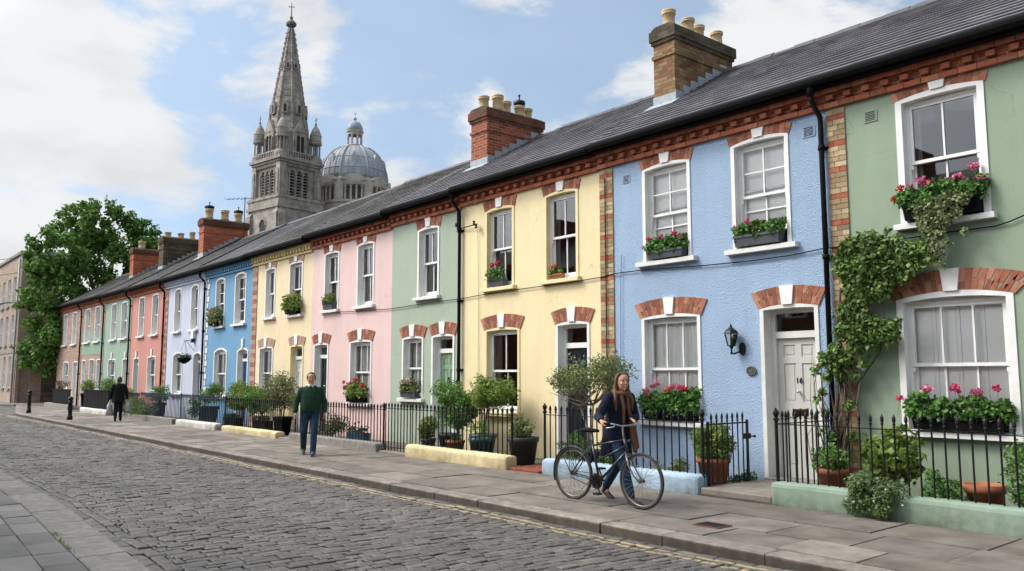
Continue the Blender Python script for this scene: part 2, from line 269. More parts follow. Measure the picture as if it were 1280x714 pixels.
# ================================================================== mesh helpers
def rootof(p):
    while p.parent: p = p.parent
    return p
def link(name, me, m, parent=None, loc=None):
    """mesh data is in world coordinates; it is moved to the frame of its thing (or of its own base)"""
    o = bpy.data.objects.new(name, me); COL.objects.link(o)
    if m is not None: me.materials.append(m)
    if parent is not None:
        me.transform(Matrix.Translation(-rootof(parent).location)); o.parent = parent
    else:
        if loc is None:
            co = np.empty(len(me.vertices) * 3); me.vertices.foreach_get('co', co); co = co.reshape(-1, 3)
            loc = Vector(((co[:, 0].min() + co[:, 0].max()) / 2, (co[:, 1].min() + co[:, 1].max()) / 2, co[:, 2].min()))
        me.transform(Matrix.Translation(-Vector(loc))); o.location = loc
    return o
class MB:
    def __init__(s): s.v = []; s.f = []
    def add(s, vs, fs):
        n = len(s.v); s.v += [tuple(p) for p in vs]; s.f += [tuple(i + n for i in f) for f in fs]; return s
    def quad(s, a, b, c, d): return s.add([a, b, c, d], [(0, 1, 2, 3)])
    def box(s, x0, x1, y0, y1, z0, z1):
        return s.add([(x0, y0, z0), (x1, y0, z0), (x1, y1, z0), (x0, y1, z0), (x0, y0, z1), (x1, y0, z1), (x1, y1, z1), (x0, y1, z1)],
                     [(0, 3, 2, 1), (4, 5, 6, 7), (0, 1, 5, 4), (1, 2, 6, 5), (2, 3, 7, 6), (3, 0, 4, 7)])
    def cbox(s, x0, x1, y0, y1, z0, z1, c=0.01):
        """box with chamfered vertical and top edges"""
        P = lambda k, z: [(x0 + k, y0 + k, z), (x1 - k, y0 + k, z), (x1 - k, y1 - k, z), (x0 + k, y1 - k, z)]
        O = lambda z: [(x0 + c, y0, z), (x1 - c, y0, z), (x1, y0 + c, z), (x1, y1 - c, z), (x1 - c, y1, z), (x0 + c, y1, z), (x0, y1 - c, z), (x0, y0 + c, z)]
        I = [(x0 + 2 * c, y0 + c, z1), (x1 - 2 * c, y0 + c, z1), (x1 - c, y0 + 2 * c, z1), (x1 - c, y1 - 2 * c, z1), (x1 - 2 * c, y1 - c, z1), (x0 + 2 * c, y1 - c, z1), (x0 + c, y1 - 2 * c, z1), (x0 + c, y0 + 2 * c, z1)]
        vs = O(z0) + O(z1 - c) + I; fs = [tuple(range(7, -1, -1)), tuple(range(16, 24))]
        for a in (0, 8):
            for i in range(8): j = (i + 1) % 8; fs.append((a + i, a + j, a + 8 + j, a + 8 + i))
        return s.add(vs, fs)
    def prism(s, poly, axis, a0, a1):
        """2D polygon extruded along an axis: 'x' (poly is y,z), 'y' (poly is x,z) or 'z' (poly is x,y)"""
        f = {'x': lambda p, a: (a, p[0], p[1]), 'y': lambda p, a: (p[0], a, p[1]), 'z': lambda p, a: (p[0], p[1], a)}[axis]
        n = len(poly); vs = [f(p, a0) for p in poly] + [f(p, a1) for p in poly]
        fs = [tuple(range(n)), tuple(range(2 * n - 1, n - 1, -1))] + [(i, i + n, (i + 1) % n + n, (i + 1) % n) for i in range(n)]
        return s.add(vs, fs)
    def tube(s, pts, r, n=6, cap=True):
        pts = [Vector(p) for p in pts]; rs = r if isinstance(r, (list, tuple)) else [r] * len(pts)
        base = len(s.v); prev = None
        for i, p in enumerate(pts):
            d = (pts[min(i + 1, len(pts) - 1)] - pts[max(i - 1, 0)])
            d = d.normalized() if d.length > 1e-9 else Vector((0, 0, 1))
            if prev is None: u = d.orthogonal().normalized()
            else:
                u = prev - d * prev.dot(d); u = u.normalized() if u.length > 1e-6 else d.orthogonal().normalized()
            prev = u; v = d.cross(u)
            for k in range(n):
                a = 2 * math.pi * k / n; s.v.append(tuple(p + (u * math.cos(a) + v * math.sin(a)) * rs[i]))
        for i in range(len(pts) - 1):
            for k in range(n):
                a = base + i * n + k; b = base + i * n + (k + 1) % n; s.f.append((a, b, b + n, a + n))
        if cap: s.f.append(tuple(base + k for k in range(n - 1, -1, -1))); s.f.append(tuple(base + (len(pts) - 1) * n + k for k in range(n)))
        return s
    def lathe(s, prof, c, n=16, a0=0, axis=None):
        base = len(s.v); m = len(prof)
        for (r, z) in prof:
            for k in range(n):
                a = a0 + 2 * math.pi * k / n; s.v.append((c[0] + r * math.cos(a), c[1] + r * math.sin(a), c[2] + z))
        for i in range(m - 1):
            for k in range(n):
                a = base + i * n + k; b = base + i * n + (k + 1) % n; s.f.append((a, b, b + n, a + n))
        s.f.append(tuple(base + k for k in range(n - 1, -1, -1))); s.f.append(tuple(base + (m - 1) * n + k for k in range(n)))
        return s
    def ball(s, c, r, n=10, m=7):
        rx, ry, rz = r if isinstance(r, (list, tuple)) else (r, r, r)
        base = len(s.v); s.v.append((c[0], c[1], c[2] - rz))
        for i in range(1, m):
            t = -math.pi / 2 + math.pi * i / m
            for k in range(n):
                a = 2 * math.pi * k / n; s.v.append((c[0] + rx * math.cos(t) * math.cos(a), c[1] + ry * math.cos(t) * math.sin(a), c[2] + rz * math.sin(t)))
        s.v.append((c[0], c[1], c[2] + rz)); top = len(s.v) - 1
        for k in range(n): s.f.append((base, base + 1 + (k + 1) % n, base + 1 + k))
        for i in range(m - 2):
            for k in range(n):
                a = base + 1 + i * n + k; b = base + 1 + i * n + (k + 1) % n; s.f.append((a, b, b + n, a + n))
        for k in range(n): s.f.append((base + 1 + (m - 2) * n + k, base + 1 + (m - 2) * n + (k + 1) % n, top))
        return s
    def build(s, name, m, parent=None, smooth=False, loc=None, fix=False):
        me = bpy.data.meshes.new(name); me.from_pydata(s.v, [], s.f); me.update()
        if fix:
            b = bmesh.new(); b.from_mesh(me); bmesh.ops.recalc_face_normals(b, faces=b.faces); b.to_mesh(me); b.free()
        o = link(name, me, m, parent, loc)
        if smooth: me.polygons.foreach_set('use_smooth', [True] * len(me.polygons))
        return o
def quads_mesh(name, V, m, parent=None, loc=None, smooth=False):
    """V: (n,4,3) array of separate quads"""
    n = len(V); me = bpy.data.meshes.new(name)
    me.vertices.add(n * 4); me.vertices.foreach_set('co', V.reshape(-1).astype(np.float32))
    me.loops.add(n * 4); me.loops.foreach_set('vertex_index', np.arange(n * 4, dtype=np.int32))
    me.polygons.add(n); me.polygons.foreach_set('loop_start', np.arange(0, n * 4, 4, dtype=np.int32))
    me.update(calc_edges=True); me.validate()
    return link(name, me, m, parent, loc)
RNG = np.random.default_rng(5)
def leaf_quads(P, size, out=None, aspect=0.62, droop=0.25, jitter=0.9):
    n = len(P); nrm = RNG.normal(size=(n, 3)) * jitter
    if out is not None: nrm += out
    nrm[:, 2] += 0.35; nrm /= np.linalg.norm(nrm, axis=1)[:, None] + 1e-9
    t = RNG.normal(size=(n, 3)); t[:, 2] -= droop; t -= nrm * (t * nrm).sum(1)[:, None]; t /= np.linalg.norm(t, axis=1)[:, None] + 1e-9
    b = np.cross(nrm, t); L = (size * RNG.uniform(0.65, 1.3, n))[:, None]; Wd = L * aspect * 0.5
    fold = nrm * L * 0.10
    return np.stack([P, P + t * L * 0.5 + b * Wd + fold, P + t * L, P + t * L * 0.5 - b * Wd + fold], axis=1)
def cloud(clumps, n, size, aspect=0.62, shell=0.55, droop=0.25, jitter=0.9):
    """leaves spread through several clumps (x,y,z,rx[,ry,rz])"""
    C = [c if len(c) == 6 else (c[0], c[1], c[2], c[3], c[3], c[3]) for c in clumps]
    vol = np.array([(c[3] * c[4] * c[5]) ** (0.75) for c in C]); cnt = np.maximum((n * vol / vol.sum()).astype(int), 5)
    out = []
    for c, k in zip(C, cnt):
        d = RNG.normal(size=(k, 3)); d /= np.linalg.norm(d, axis=1)[:, None]
        r = RNG.uniform(shell ** 3, 1, k) ** (1 / 3) * RNG.uniform(0.85, 1.12, k)
        P = np.array(c[:3]) + d * r[:, None] * np.array(c[3:])
        out.append(leaf_quads(P, size, d, aspect, droop, jitter))
    return np.concatenate(out)
def subclumps(c, r, k, sr, seed=0, low=-0.6):
    rg = np.random.default_rng(seed); res = []
    r = r if isinstance(r, (tuple, list)) else (r, r, r)
    for i in range(k):
        d = rg.normal(size=3); d /= np.linalg.norm(d); d[2] = max(d[2], low); q = rg.uniform(0.45, 0.95)
        s = sr * rg.uniform(0.65, 1.3)
        res.append((c[0] + d[0] * r[0] * q, c[1] + d[1] * r[1] * q, c[2] + d[2] * r[2] * q, s))
    return res
def combine(name, parts, parent):
    """several materials in one mesh"""
    mb = MB(); idx = []
    for i, (m_b, m_) in enumerate(parts): mb.add(m_b.v, m_b.f); idx += [i] * len(m_b.f)
    o = mb.build(name, parts[0][1], parent)
    for (_, m_) in parts[1:]: o.data.materials.append(m_)
    o.data.polygons.foreach_set('material_index', idx)
    b = bmesh.new(); b.from_mesh(o.data); bmesh.ops.recalc_face_normals(b, faces=b.faces); b.to_mesh(o.data); b.free()
    return o
def tag(o, label=None, cat=None, group=None, kind=None):
    if label: o['label'] = label
    if cat: o['category'] = cat
    if group: o['group'] = group
    if kind: o['kind'] = kind
    return o
def thing(name, loc, label, cat, group=None):
    o = bpy.data.objects.new(name, None); o.empty_display_size = 0.1; COL.objects.link(o); o.location = loc
    return tag(o, label, cat, group)
def arc(a, b, t, r, n=8):
    """points of a segmental arch from (a,t) to (b,t) with rise r"""
    c = (a + b) / 2; h = (b - a) / 2
    if r < 1e-4: return [(a + (b - a) * i / n, t) for i in range(n + 1)]
    Rr = (h * h + r * r) / (2 * r); zc = t + r - Rr
    return [(x, zc + math.sqrt(max(Rr * Rr - (x - c) ** 2, 0))) for x in [a + (b - a) * i / n for i in range(n + 1)]]
# ================================================================== the ground, road and pavements
YF = 11.0                                   # plane of the terrace fronts
def road_z(y): return -0.035 - 0.065 * min(max((y - 2.5) / 4.3, -0.5), 1.0) + 0.03 * math.sin(math.pi * min(max((y - 2.5) / 4.3, 0), 1))
g = MB(); g.quad((-600, -300, -0.22), (300, -300, -0.22), (300, 700, -0.22), (-600, 700, -0.22))
tag(g.build('ground', plain('earth_ground', (0.07, 0.068, 0.06), 0.95, 0.3, 0.4)), kind='structure')
def warp(x, y):
    """the near kerb swings in a little towards the viewer"""
    return y - min(max((3.6 - y) / 0.9, 0), 1) * min(max(x + 12.5, 0) * 0.052, 0.36)
def bend(q): q.v = [(x_, warp(x_, y_), z_) for (x_, y_, z_) in q.v]; return q
def stones(rects, gap, ch, zf, hj=0.006, tilt=0.01, seed=1, base=-0.14, drop=0.6):
    """each stone: a block with a worn, slightly tilted top. rects: x0,x1,y0,y1"""
    rg = np.random.default_rng(seed); q = MB()
    V = []; Fc = []; n = 0
    for (x0, x1, y0, y1) in rects:
        x0 += gap / 2 * rg.uniform(0.5, 1.5); x1 -= gap / 2 * rg.uniform(0.5, 1.5); y0 += gap / 2 * rg.uniform(0.5, 1.5); y1 -= gap / 2 * rg.uniform(0.5, 1.5)
        z = zf((y0 + y1) / 2, (x0 + x1) / 2) + rg.normal() * hj
        cx = ch * rg.uniform(0.6, 1.4); t = rg.normal(size=4) * tilt
        c = [(x0, y0), (x1, y0), (x1, y1), (x0, y1)]; ins = [(x0 + cx, y0 + cx), (x1 - cx, y0 + cx), (x1 - cx, y1 - cx), (x0 + cx, y1 - cx)]
        jj = rg.normal(size=(4, 2)) * gap * 0.22
        for k in range(4): V.append((c[k][0] + jj[k][0], c[k][1] + jj[k][1], base))
        for k in range(4): V.append((c[k][0] + jj[k][0], c[k][1] + jj[k][1], z - ch * drop + t[k]))
        for k in range(4): V.append((ins[k][0] + jj[k][0], ins[k][1] + jj[k][1], z + t[k]))
        for a in (0, 4):
            for k in range(4): l = (k + 1) % 4; Fc.append((n + a + k, n + a + l, n + a + 4 + l, n + a + 4 + k))
        Fc.append((n + 8, n + 9, n + 10, n + 11)); n += 12
    q.v = V; q.f = Fc; return q
# --- setts, laid in courses across the road
m, t, b = newmat('granite_setts')
gi = t.nodes.new('ShaderNodeNewGeometry'); rr = t.nodes.new('ShaderNodeValToRGB'); el = rr.color_ramp.elements
for p_ in (0.3, 0.55, 0.8): el.new(p_)
for e_, c_ in zip(el, [(0.076, 0.072, 0.068), (0.098, 0.092, 0.086), (0.088, 0.085, 0.081), (0.116, 0.108, 0.099), (0.138, 0.128, 0.116)]): e_.color = (*c_, 1)
t.links.new(gi.outputs['Random Per Island'], rr.inputs[0])
k = mixc(t, rr.outputs[0], ramp(t, noise_of(t, 0.5, 6, 0.65), 0.3, 0.7, (0.82, 0.82, 0.83), (1.22, 1.19, 1.13)))
k = mixc(t, k, ramp(t, noise_of(t, 26, 5, 0.7), 0.3, 0.7, (0.72,) * 3, (1.25,) * 3))
k = mixc(t, k, ramp(t, noise_of(t, 0.9, 4, 0.6, (0.12, 1.6, 1)), 0.36, 0.64, (0.84, 0.84, 0.86), (1.14, 1.12, 1.08)))
sx = t.nodes.new('ShaderNodeSeparateXYZ'); t.links.new(gi.outputs['Position'], sx.inputs[0])
def band(y0, y1):
    a_ = t.nodes.new('ShaderNodeMath'); a_.operation = 'COMPARE'; a_.inputs[1].default_value = (y0 + y1) / 2; a_.inputs[2].default_value = (y1 - y0) / 2
    wob = t.nodes.new('ShaderNodeMath'); wob.operation = 'MULTIPLY_ADD'; wob.inputs[1].default_value = 0.03
    t.links.new(noise_of(t, 9, 3), wob.inputs[0]); t.links.new(sx.outputs['Y'], wob.inputs[2]); t.links.new(wob.outputs[0], a_.inputs[0]); return a_.outputs[0]
s_ = t.nodes.new('ShaderNodeMath'); s_.operation = 'MAXIMUM'; t.links.new(band(6.44, 6.50), s_.inputs[0]); t.links.new(band(6.60, 6.66), s_.inputs[1])
wear = ramp(t, noise_of(t, 7, 6, 0.75), 0.34, 0.52, (0, 0, 0), (0.9, 0.9, 0.9))
mu = t.nodes.new('ShaderNodeMath'); mu.operation = 'MULTIPLY'; t.links.new(s_.outputs[0], mu.inputs[0]); t.links.new(wear, mu.inputs[1])
k = mixc(t, k, (0.36, 0.28, 0.14), mu.outputs[0], 'MIX')
t.links.new(k, b.inputs['Base Color']); sp(b, 0.45)
t.links.new(ramp(t, noise_of(t, 3, 5), 0.3, 0.7, (0.55,) * 3, (0.78,) * 3), b.inputs['Roughness'])
bump(t, b, noise_of(t, 38, 5, 0.7), 0.55, 0.008)
rects = []; rg = np.random.default_rng(3); x = 3.0
while x > -75:
    p = 0.110 * rg.uniform(0.9, 1.12) if x > -40 else 0.25
    y = 2.78 - rg.uniform(0, 0.2)
    y1e = 6.56 if x > -44 else 9.5
    while y < y1e:
        L = rg.uniform(0.13, 0.24) * (1 if x > -40 else 2); ye = min(y + L, 6.57 if x > -44 else 9.6)
        if y1e - ye < 0.08: ye = y1e + 0.01
        rects.append((x - p, x, max(y, 2.79), ye)); y = ye
    x -= p
for yy in ((2.56, 2.68), (2.68, 2.79), (6.57, 6.69), (6.69, 6.81)):        # channel courses along both kerbs
    if yy[0] > 5: xs = (3.0, -44)
    else: xs = (3.0, -60)
    x = xs[0]
    while x > xs[1]:
        L = rg.uniform(0.18, 0.30); rects.append((x - L, x, yy[0], yy[1])); x -= L
q = stones(rects, 0.0125, 0.014, lambda y, x: road_z(y), 0.0035, 0.0028, 2, -0.16, 0.45)
# undulate the whole road gently
q.v = [(x_, y_ + 0.012 * math.sin(x_ * 3.1 + y_) , z_ + 0.010 * math.sin(x_ * 1.3) * math.sin(y_ * 1.9 + 1)) for (x_, y_, z_) in q.v]
bend(q)
rd = q.build('road', m, None, smooth=False); tag(rd, kind='structure')
jb = MB(); jb.quad((-90, 2.0, -0.105), (4, 2.0, -0.105), (4, 2.55, -0.062), (-90, 2.55, -0.062)); jb.quad((-90, 2.55, -0.062), (4, 2.55, -0.062), (4, 4.6, -0.060), (-90, 4.6, -0.060)); jb.quad((-90, 4.6, -0.060), (4, 4.6, -0.060), (4, 6.83, -0.118), (-90, 6.83, -0.118)); jb.quad((-90, 6.83, -0.118), (-43, 6.83, -0.118), (-43, 40, -0.118), (-90, 40, -0.118))
tag(jb.build('road_bed', plain('sett_joint_grit', (0.016, 0.015, 0.013), 0.95, 0.4, 9)), kind='structure')
# moss and grit along joints of the road
# --- right-hand pavement with flagstones, granite kerb and a rounded corner at the far end
flag = island('york_flagstones', [(0.12, 0.101, 0.084), (0.15, 0.127, 0.107), (0.185, 0.156, 0.132), (0.13, 0.115, 0.10), (0.245, 0.213, 0.182), (0.165, 0.138, 0.115)], 0.75, 0.35, 2.6, 0.34, 0.6, 22)
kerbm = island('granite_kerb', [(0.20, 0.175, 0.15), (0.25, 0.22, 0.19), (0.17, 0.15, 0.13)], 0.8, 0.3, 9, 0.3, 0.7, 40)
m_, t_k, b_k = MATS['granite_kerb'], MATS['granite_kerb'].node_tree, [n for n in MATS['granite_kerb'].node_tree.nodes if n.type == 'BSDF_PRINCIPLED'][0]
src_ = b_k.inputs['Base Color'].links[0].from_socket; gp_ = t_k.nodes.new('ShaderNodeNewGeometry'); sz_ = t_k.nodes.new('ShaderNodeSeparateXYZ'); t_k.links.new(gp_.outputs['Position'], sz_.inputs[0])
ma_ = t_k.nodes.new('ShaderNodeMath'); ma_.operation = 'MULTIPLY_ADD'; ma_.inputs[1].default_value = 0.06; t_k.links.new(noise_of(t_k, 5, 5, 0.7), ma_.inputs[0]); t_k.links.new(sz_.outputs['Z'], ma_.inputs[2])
t_k.links.new(mixc(t_k, src_, ramp(t_k, ma_.outputs[0], 0.0, 0.032, (0.34, 0.33, 0.30), (1, 1, 1))), b_k.inputs['Base Color'])  # kerb face darkened low down: shade painted into the colour, with ragged grime
rects = []; yr = [7.13, 7.74, 8.52, 9.40]
for i in range(3):
    x = 3.5 - 0.4 * i
    while x > -41.5:
        L = rg.uniform(0.65, 1.35); rects.append((x - L, x, yr[i], yr[i + 1])); x -= L
x = -41.5
for i in range(16):
    y0 = 7.2 + max(0, (-x - 43.5)) * 0.16
    for j in range(3): rects.append((x - 1.0, x, y0 + (9.4 - y0) * j / 3, y0 + (9.4 - y0) * (j + 1) / 3))
    x -= 1.0
pv = stones(rects, 0.014, 0.004, lambda y, x: 0.0 + 0.006 * (y - 7), 0.003, 0.0025, 5, -0.10)
tag(pv.build('pavement', flag), kind='structure')
pb = MB(); pb.prism([(4, 7.05), (4, 11.4), (-57.5, 11.4), (-57.5, 9.3), (-43.5, 7.1)], 'z', -0.11, -0.018)
tag(pb.build('pavement_bed', plain('joint_mortar', (0.075, 0.068, 0.058), 0.95, 0.4, 12)), kind='structure')
ks = MB(); x = 3.2; kr = []
while x > -42.2:
    L = rg.uniform(0.85, 1.25); kr.append((x - L, x, 6.82, 7.125)); x -= L
ks = stones(kr, 0.010, 0.018, lambda y, x: 0.0, 0.002, 0.002, 8, -0.15)
cx_, cy_ = -42.3, 6.82                      # the kerb swings round into the side street
for i in range(14):
    a0 = (cx_ - i * 1.08, cy_ + 0.0 + 0.16 * max(0, i * 1.08 - 0.6)); a1 = (cx_ - (i + 1) * 1.08 + 0.02, cy_ + 0.16 * max(0, (i + 1) * 1.08 - 0.6))
    ks.prism([(a0[0], a0[1]), (a1[0], a1[1]), (a1[0], a1[1] + 0.3), (a0[0], a0[1] + 0.3)], 'z', -0.15, 0.0)
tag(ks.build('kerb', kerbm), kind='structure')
# --- left-hand pavement: broad granite edge and darker flags
flag2 = island('grey_flagstones', [(0.085, 0.083, 0.078), (0.12, 0.115, 0.107), (0.155, 0.148, 0.138), (0.10, 0.097, 0.09), (0.21, 0.20, 0.185), (0.13, 0.125, 0.115)], 0.75, 0.35, 1.6, 0.25, 0.45, 30)
kr = []; x = 2.0
while x > -60:
    L = rg.uniform(0.8, 1.4); kr.append((x - L, x, 2.12, 2.55)); x -= L
lk = stones(kr, 0.012, 0.014, lambda y, x: -0.004, 0.002, 0.003, 11, -0.15)
granite = island('granite_edge', [(0.15, 0.142, 0.132), (0.185, 0.175, 0.16), (0.13, 0.124, 0.116)], 0.8, 0.3, 9, 0.28, 0.7, 40)
tag(bend(lk).build('kerb', granite), kind='structure')
rects = []
yl = [2.11, 1.80, 1.42, 1.10, 0.72, 0.36, -0.05, -0.5, -1.0, -1.5, -1.9]
for i in range(10):
    x = 3 - 0.13 * i
    while x > -60:
        L = rg.uniform(0.42, 0.85); rects.append((x - L, x, yl[i + 1], yl[i])); x -= L
lp = stones(rects, 0.012, 0.004, lambda y, x: 0.0, 0.002, 0.0018, 12, -0.12)
tag(bend(lp).build('pavement', flag2), kind='structure')
bp = MB(); bp.box(-60, 4, -1.9, 1.77, -0.13, -0.016)
tag(bp.build('pavement_bed', MATS['joint_mortar']), kind='structure')
# --- pavement of the house beyond the side street
fp = MB(); fp.prism([(-56.5, 8.9), (-59.9, 13), (-80, 9.3), (-80, 7.6), (-62, 7.6), (-58, 8.0)], 'z', -0.15, 0.0)
tag(fp.build('pavement', plain('far_pavement', (0.16, 0.15, 0.135), 0.9, 0.2, 2)), kind='structure')
# --- beaten earth and paving inside the front gardens
gd = MB(); gd.box(-57.0, 2.0, 9.43, 11.02, -0.1, 0.03)
tag(gd.build('garden_ground', plain('front_garden_paving', (0.10, 0.088, 0.072), 0.95, 0.35, 3, bmp=0.4)), kind='structure')
# weeds and moss tufts in the joints
P = []
for (px, py, s) in [(-9.75, 2.14, 14), (-9.3, 2.12, 10), (-8.9, 2.13, 9), (-6.02, 9.36, 26), (-5.6, 9.37, 12), (-11.3, 9.33, 16), (-12.2, 9.27, 12), (-8.6, 9.38, 14), (-15.2, 9.27, 14), (-19.6, 9.27, 12), (-3.8, 9.38, 14), (-4.4, 9.38, 10)]:
    for i in range(s * 3): P.append((px + RNG.normal() * 0.12, warp(px, py) + RNG.normal() * 0.010, 0.002 + abs(RNG.normal()) * 0.006))
tag(quads_mesh('weeds', leaf_quads(np.array(P), 0.020, None, 0.5), L_mid), kind='stuff')
# ================================================================== the terrace
def facade(mb, xl, xr, z0, z1, ops, y, holes_n=8):
    """front sheet with arched openings; ops: (a,b,s,t,r)"""
    xs = {xl, xr}
    for (a, b_, s, t_, r) in ops: xs |= {p[0] for p in arc(a, b_, t_, r, holes_n)}
    xs = sorted(xs)
    def top(o, x):
        a, b_, s, t_, r = o; c = (a + b_) / 2; h = (b_ - a) / 2
        if r < 1e-4: return t_
        Rr = (h * h + r * r) / (2 * r); return t_ + r - Rr + math.sqrt(max(Rr * Rr - (x - c) ** 2, 0))
    for x0, x1 in zip(xs, xs[1:]):
        if x1 - x0 < 1e-6: continue
        mid = (x0 + x1) / 2; act = sorted([o for o in ops if o[0] < mid < o[1]], key=lambda o: o[2])
        lo0 = lo1 = z0
        for o in act:
            if o[2] > lo0 + 1e-4: mb.quad((x0, y, lo0), (x1, y, lo1), (x1, y, o[2]), (x0, y, o[2]))
            lo0, lo1 = top(o, x0), top(o, x1)
        mb.quad((x0, y, lo0), (x1, y, lo1), (x1, y, z1), (x0, y, z1))
def add_surround(mb, a, b_, s, t_, r, wd, pr, depth, y, sill=False, n=10):
    """painted band round an opening plus the reveal behind it"""
    outer = [(a, s)] + arc(a, b_, t_, r, n) + [(b_, s)]
    inner = [(a + wd, s)] + arc(a + wd, b_ - wd, t_ - wd * 0.4, max(r - wd * 0.5, 0.0), n) + [(b_ - wd, s)]
    m_ = len(outer)
    V = [(p[0], y - pr, p[1]) for p in outer] + [(p[0], y - pr, p[1]) for p in inner] + [(p[0], y + depth, p[1]) for p in inner] + [(p[0], y + 0.03, p[1]) for p in outer]
    F_ = []
    for i in range(m_ - 1):
        F_ += [(i, i + 1, m_ + i + 1, m_ + i), (m_ + i, m_ + i + 1, 2 * m_ + i + 1, 2 * m_ + i), (3 * m_ + i, 3 * m_ + i + 1, i + 1, i)]
    mb.add(V, F_); return inner
def voussoirs(a, b_, t_, r, th, y, pr, nb, keyw, splay=0.10):
    """fan of bricks over an opening; returns bricks, keystone"""
    bm_ = MB(); kb = MB(); c = (a + b_) / 2; h = (b_ - a) / 2
    Rr = (h * h + r * r) / (2 * r); zc = t_ + r - Rr; th0 = math.asin(min((h) / Rr, 1)) * 1.04
    Ro = Rr + th
    kw = keyw / Rr / 2
    def pt(R_, an): return (c + R_ * math.sin(an) , zc + R_ * math.cos(an))
    def blk(mb, a0, a1, R0, R1, p0, g=0.0):
        sk = 1 + splay
        q_ = [pt(R0, a0 + g), pt(R0, (a0 + a1) / 2), pt(R0, a1 - g), pt(R1, a1 * sk - g), pt(R1, (a0 + a1) / 2 * sk), pt(R1, a0 * sk + g)]
        mb.prism(q_, 'y', y - p0, y + 0.04)
    for sgn in (-1, 1):
        for i in range(nb):
            a0 = sgn * (kw + (th0 - kw) * i / nb); a1 = sgn * (kw + (th0 - kw) * (i + 1) / nb)
            lo, hi = min(a0, a1), max(a0, a1); g = 0.004 / Rr
            f = 0.45 + 0.1 * ((i * 7) % 3 - 1)
            if (i % 2 == 0): blk(bm_, lo, hi, Rr, Rr + th * f - 0.004, pr, g); blk(bm_, lo, hi, Rr + th * f + 0.004, Ro, pr, g)
            else: blk(bm_, lo, hi, Rr, Ro, pr, g)
    q_ = [pt(Rr - 0.01, -kw), pt(Rr - 0.01, kw), pt(Ro + 0.006, kw * 1.25), pt(Ro + 0.006, -kw * 1.25)]
    kb.prism(q_, 'y', y - pr - 0.03, y + 0.04)
    bk = MB()
    sk = 1 + splay
    bk.prism([pt(Rr, th0 * (i / 6 - 1)) for i in range(13)] + [pt(Ro - 0.004, th0 * sk * (1 - i / 6)) for i in range(13)], 'y', y - pr + 0.006, y + 0.03)
    bm_.v += []; return bm_, kb, bk
def sash(house, a, b_, s, t_, r, o, Y=YF):
    """sash window filling the opening: surround, sill, frame with glazing bars, panes, blind"""
    wd = o.get('band', 0.065); dep = o.get('reveal', 0.13)
    fm = MB(); ia, ib = a + wd, b_ - wd; top = t_ - wd * 0.4 + max(r - wd * 0.5, 0) * 0.25
    y0 = Y + dep - 0.03; fr = 0.045
    zb = s + 0.02; zt = top
    fm.box(ia, ia + fr, y0 - 0.01, y0 + 0.11, zb, zt); fm.box(ib - fr, ib, y0 - 0.01, y0 + 0.11, zb, zt)
    fm.box(ia + fr, ib - fr, y0 - 0.008, y0 + 0.11, zt - fr, zt)
    # board filling the arch head
    hd = [(ia, zt + 0.002)] + [(p[0], max(p[1], zt + 0.004)) for p in arc(ia, ib, t_ - wd * 0.4, max(r - wd * 0.5, 0.002), 8)] + [(ib, zt + 0.002)]
    fm.prism(hd, 'y', y0 + 0.012, y0 + 0.10)
    open_ = o.get('open', 0.0); zm = s + (zt - s) * o.get('mid', 0.5)
    nb, nh = o.get('bars', 1), o.get('hbars', 0)
    st = 0.04
    def leaf_(zlo, zhi, yy, bot):
        fm.box(ia + fr, ia + fr + st, yy, yy + 0.04, zlo, zhi); fm.box(ib - fr - st, ib - fr, yy, yy + 0.04, zlo, zhi)
        fm.box(ia + fr + st, ib - fr - st, yy + 0.001, yy + 0.041, zlo, zlo + bot); fm.box(ia + fr + st, ib - fr - st, yy + 0.001, yy + 0.041, zhi - st, zhi)
        for i in range(nb):
            xx = ia + fr + (ib - ia - 2 * fr) * (i + 1) / (nb + 1); fm.box(xx - 0.012, xx + 0.012, yy + 0.003, yy + 0.036, zlo + bot, zhi - st)
        for i in range(nh):
            zz = zlo + (zhi - zlo) * (i + 1) / (nh + 1); fm.box(ia + fr + st, ib - fr - st, yy + 0.005, yy + 0.033, zz - 0.011, zz + 0.011)
        return (ia + fr + 0.01, ib - fr - 0.01, yy + 0.02, zlo + 0.01, zhi - 0.01)
    p1 = leaf_(zm - 0.02, zt - fr, y0 + 0.005, 0.045)
    p2 = leaf_(zb + 0.03 + open_, zm + 0.02 + open_ * 0.5, y0 + 0.052, 0.07)
    fm.box(ia, ib, y0 - 0.03, y0 + 0.11, s, zb + 0.012)
    for hx_ in (ia + fr + 0.001, ib - fr - 0.031): fm.box(hx_, hx_ + 0.03, y0 - 0.012, y0 + 0.006, zm - 0.09, zm - 0.035)     # sash horns
    win = fm.build('window', white, house)
    gm = MB()
    for (xa, xb_, yy, za, zb2) in (p1, p2): gm.quad((xa, yy, za), (xb_, yy, za), (xb_, yy, zb2), (xa, yy, zb2))
    gm.build('pane', glass_clear if o.get('inside') in ('shutters', 'blind', 'nets') else glass, win)
    sm = MB(); add_surround(sm, a, b_, s, t_, r, wd, o.get('proud', 0.018), dep + 0.08, Y)
    sm.build('surround', o.get('trim', white), win)
    sl = MB(); e = o.get('ear', 0.07); sh = o.get('sillh', 0.085)
    sl.prism([(Y - 0.11, s - sh), (Y + 0.002, s - sh), (Y + dep, s - sh), (Y + dep, s + 0.008), (Y - 0.10, s - 0.012), (Y - 0.11, s - 0.02)], 'x', a - e, b_ + e)
    sl.build('sill', o.get('sillm', offwhite), win)
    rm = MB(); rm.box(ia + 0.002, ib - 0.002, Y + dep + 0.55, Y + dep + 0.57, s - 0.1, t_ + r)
    for xx in (ia - 0.30, ib + 0.28): rm.box(xx, xx + 0.02, Y + dep + 0.09, Y + dep + 0.55, s - 0.1, t_ + r)
